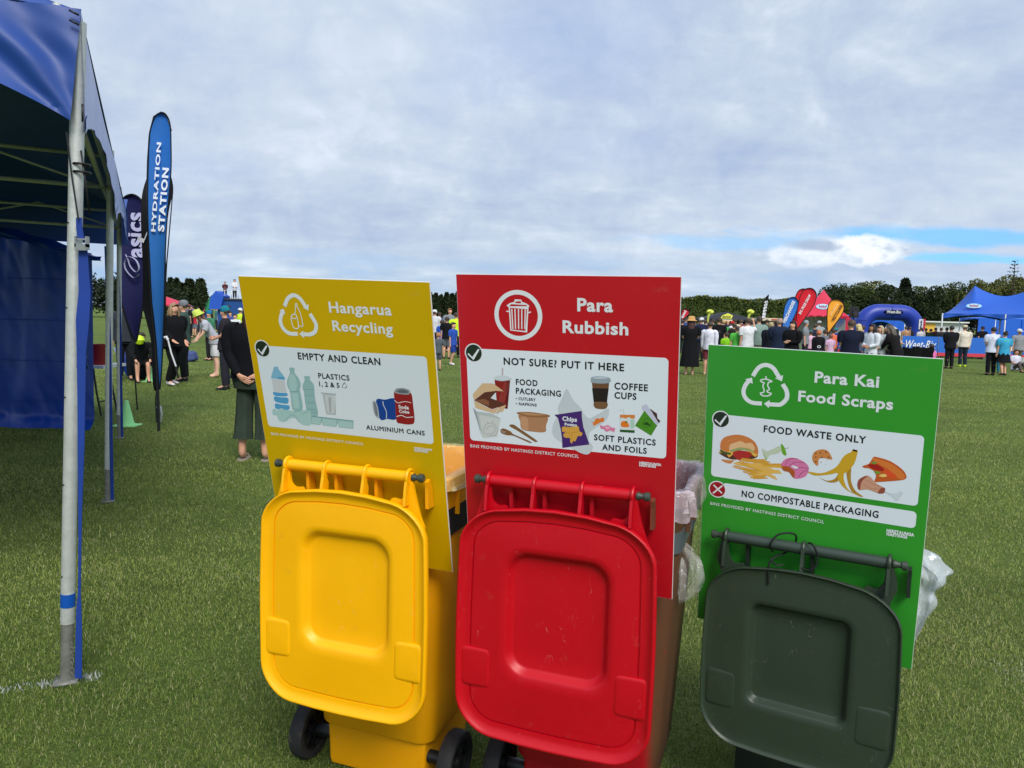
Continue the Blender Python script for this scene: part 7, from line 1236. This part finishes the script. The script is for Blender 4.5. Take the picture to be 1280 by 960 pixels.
camp_chair(1138.5, 23.5, 170, 'black camp chair nearest the bending person'); camp_chair(1146, 24.5, 195, 'black camp chair in the middle of the group'); camp_chair(1154, 23.8, 160, 'black camp chair beside the girl in pink')
lumpbag('black_holdall', G(1145, 452) + Vector((0, 1.0, 0)), (.5, .25, .26), cloth((18, 18, 20)), 'black holdall lying between the camp chairs', 'bag', 8, False)
bk = G(1278, 458); t = tag(empty('white_bucket', bk), 'white bucket on the grass at the right edge', 'bucket'); MB().lathe([(0, 0), (.12, 0), (.15, .36), (.155, .36), (.155, .38), (.14, .38), (.11, .02), (0, .02)], 20).build('pail', mat('white_pail', (206, 204, 200), .5), t); MB().tube([(.15 * math.cos(q), -.02, .36 - .1 * math.sin(q)) for q in (i * math.pi / 10 for i in range(11))], .005, 5).build('handle', BLK, t)
# blue stage left with two people on it, white-green flag
Yq = 34; xs0, xs1 = at(272, 382, Yq).x, at(306, 382, Yq).x; zs = at(285, 374.5, Yq).z; t = tag(empty('raised_stage', ((xs0 + xs1) / 2, Yq + 1.5, 0)), 'raised blue stage platform left of the yellow sign', 'stage'); w_ = xs1 - xs0
MB().box((0, 0, zs / 2), (w_, 3, zs)).build('skirt', mat('stage_blue', (18, 72, 140), .6, var=.06), t, smooth=False); MB().box((0, -.02, zs + .02), (w_ + .1, 3.1, .06)).build('deck', mat('stage_deck', (60, 60, 66), .7), t, smooth=False)
b = MB(); b.prism([(-w_ / 2 - .32, -1.7, zs - .45), (-w_ / 2 - .24, -1.7, zs + .10), (-w_ / 2 - .0, -1.7, zs + .38), (-w_ / 2 + .35, -1.7, zs + .15), (-w_ / 2 + .2, -1.7, zs - .45)], (0, .8, 0)); b.build('side_canopy', mat('stage_canopy', (34, 84, 190), .5), t, smooth=False)
for i in range(5): MB().tube([(-w_ / 2 + w_ * i / 4, -1.45, zs + .05), (-w_ / 2 + w_ * i / 4, -1.45, zs + .42)], .015, 5).build('rail_post', WHT, t)
MB().tube([(-w_ / 2, -1.45, zs + .42), (w_ / 2, -1.45, zs + .42)], .015, 5).build('rail', WHT, t)
for px, h_, lb, tc, ht in ((281.5, .78, 'child in dark red crouching on the blue stage', (80, 40, 50), None), (293.5, .90, 'child in white on the blue stage beside the yellow sign', (216, 216, 220), None)):
    o = at(px, 380, Yq + .6); person((o.x, Yq + .6, zs + .05), h_, R(20), lb, group='children up on the blue stage', top=tc, bottom=(30, 30, 34), arms='front')
flag('feather_flag', 36, [(262, 372), (265, 369), (267, 373), (264, 381), (259, 389), (256, 388), (258, 380)], FB((50, 140, 90), 'green_sailcloth'), [(266, 370), (261, 374), (256, 388), (255, 400)], 'small green and white feather flag far left of the blue stage', texts=[], wave=.02, mast_r=.02)
canopy(at(206, 380, 60).x, 60, 3, 3, at(206, 379, 60).z - .1, at(206, 370, 60).z, MQR, 'small red tent top showing right of the blue feather flag', sag=.0, val=.2)
canopy(at(560, 390, 90).x, 90, .01, .01, .01, .02, MQR, 'x') if False else None
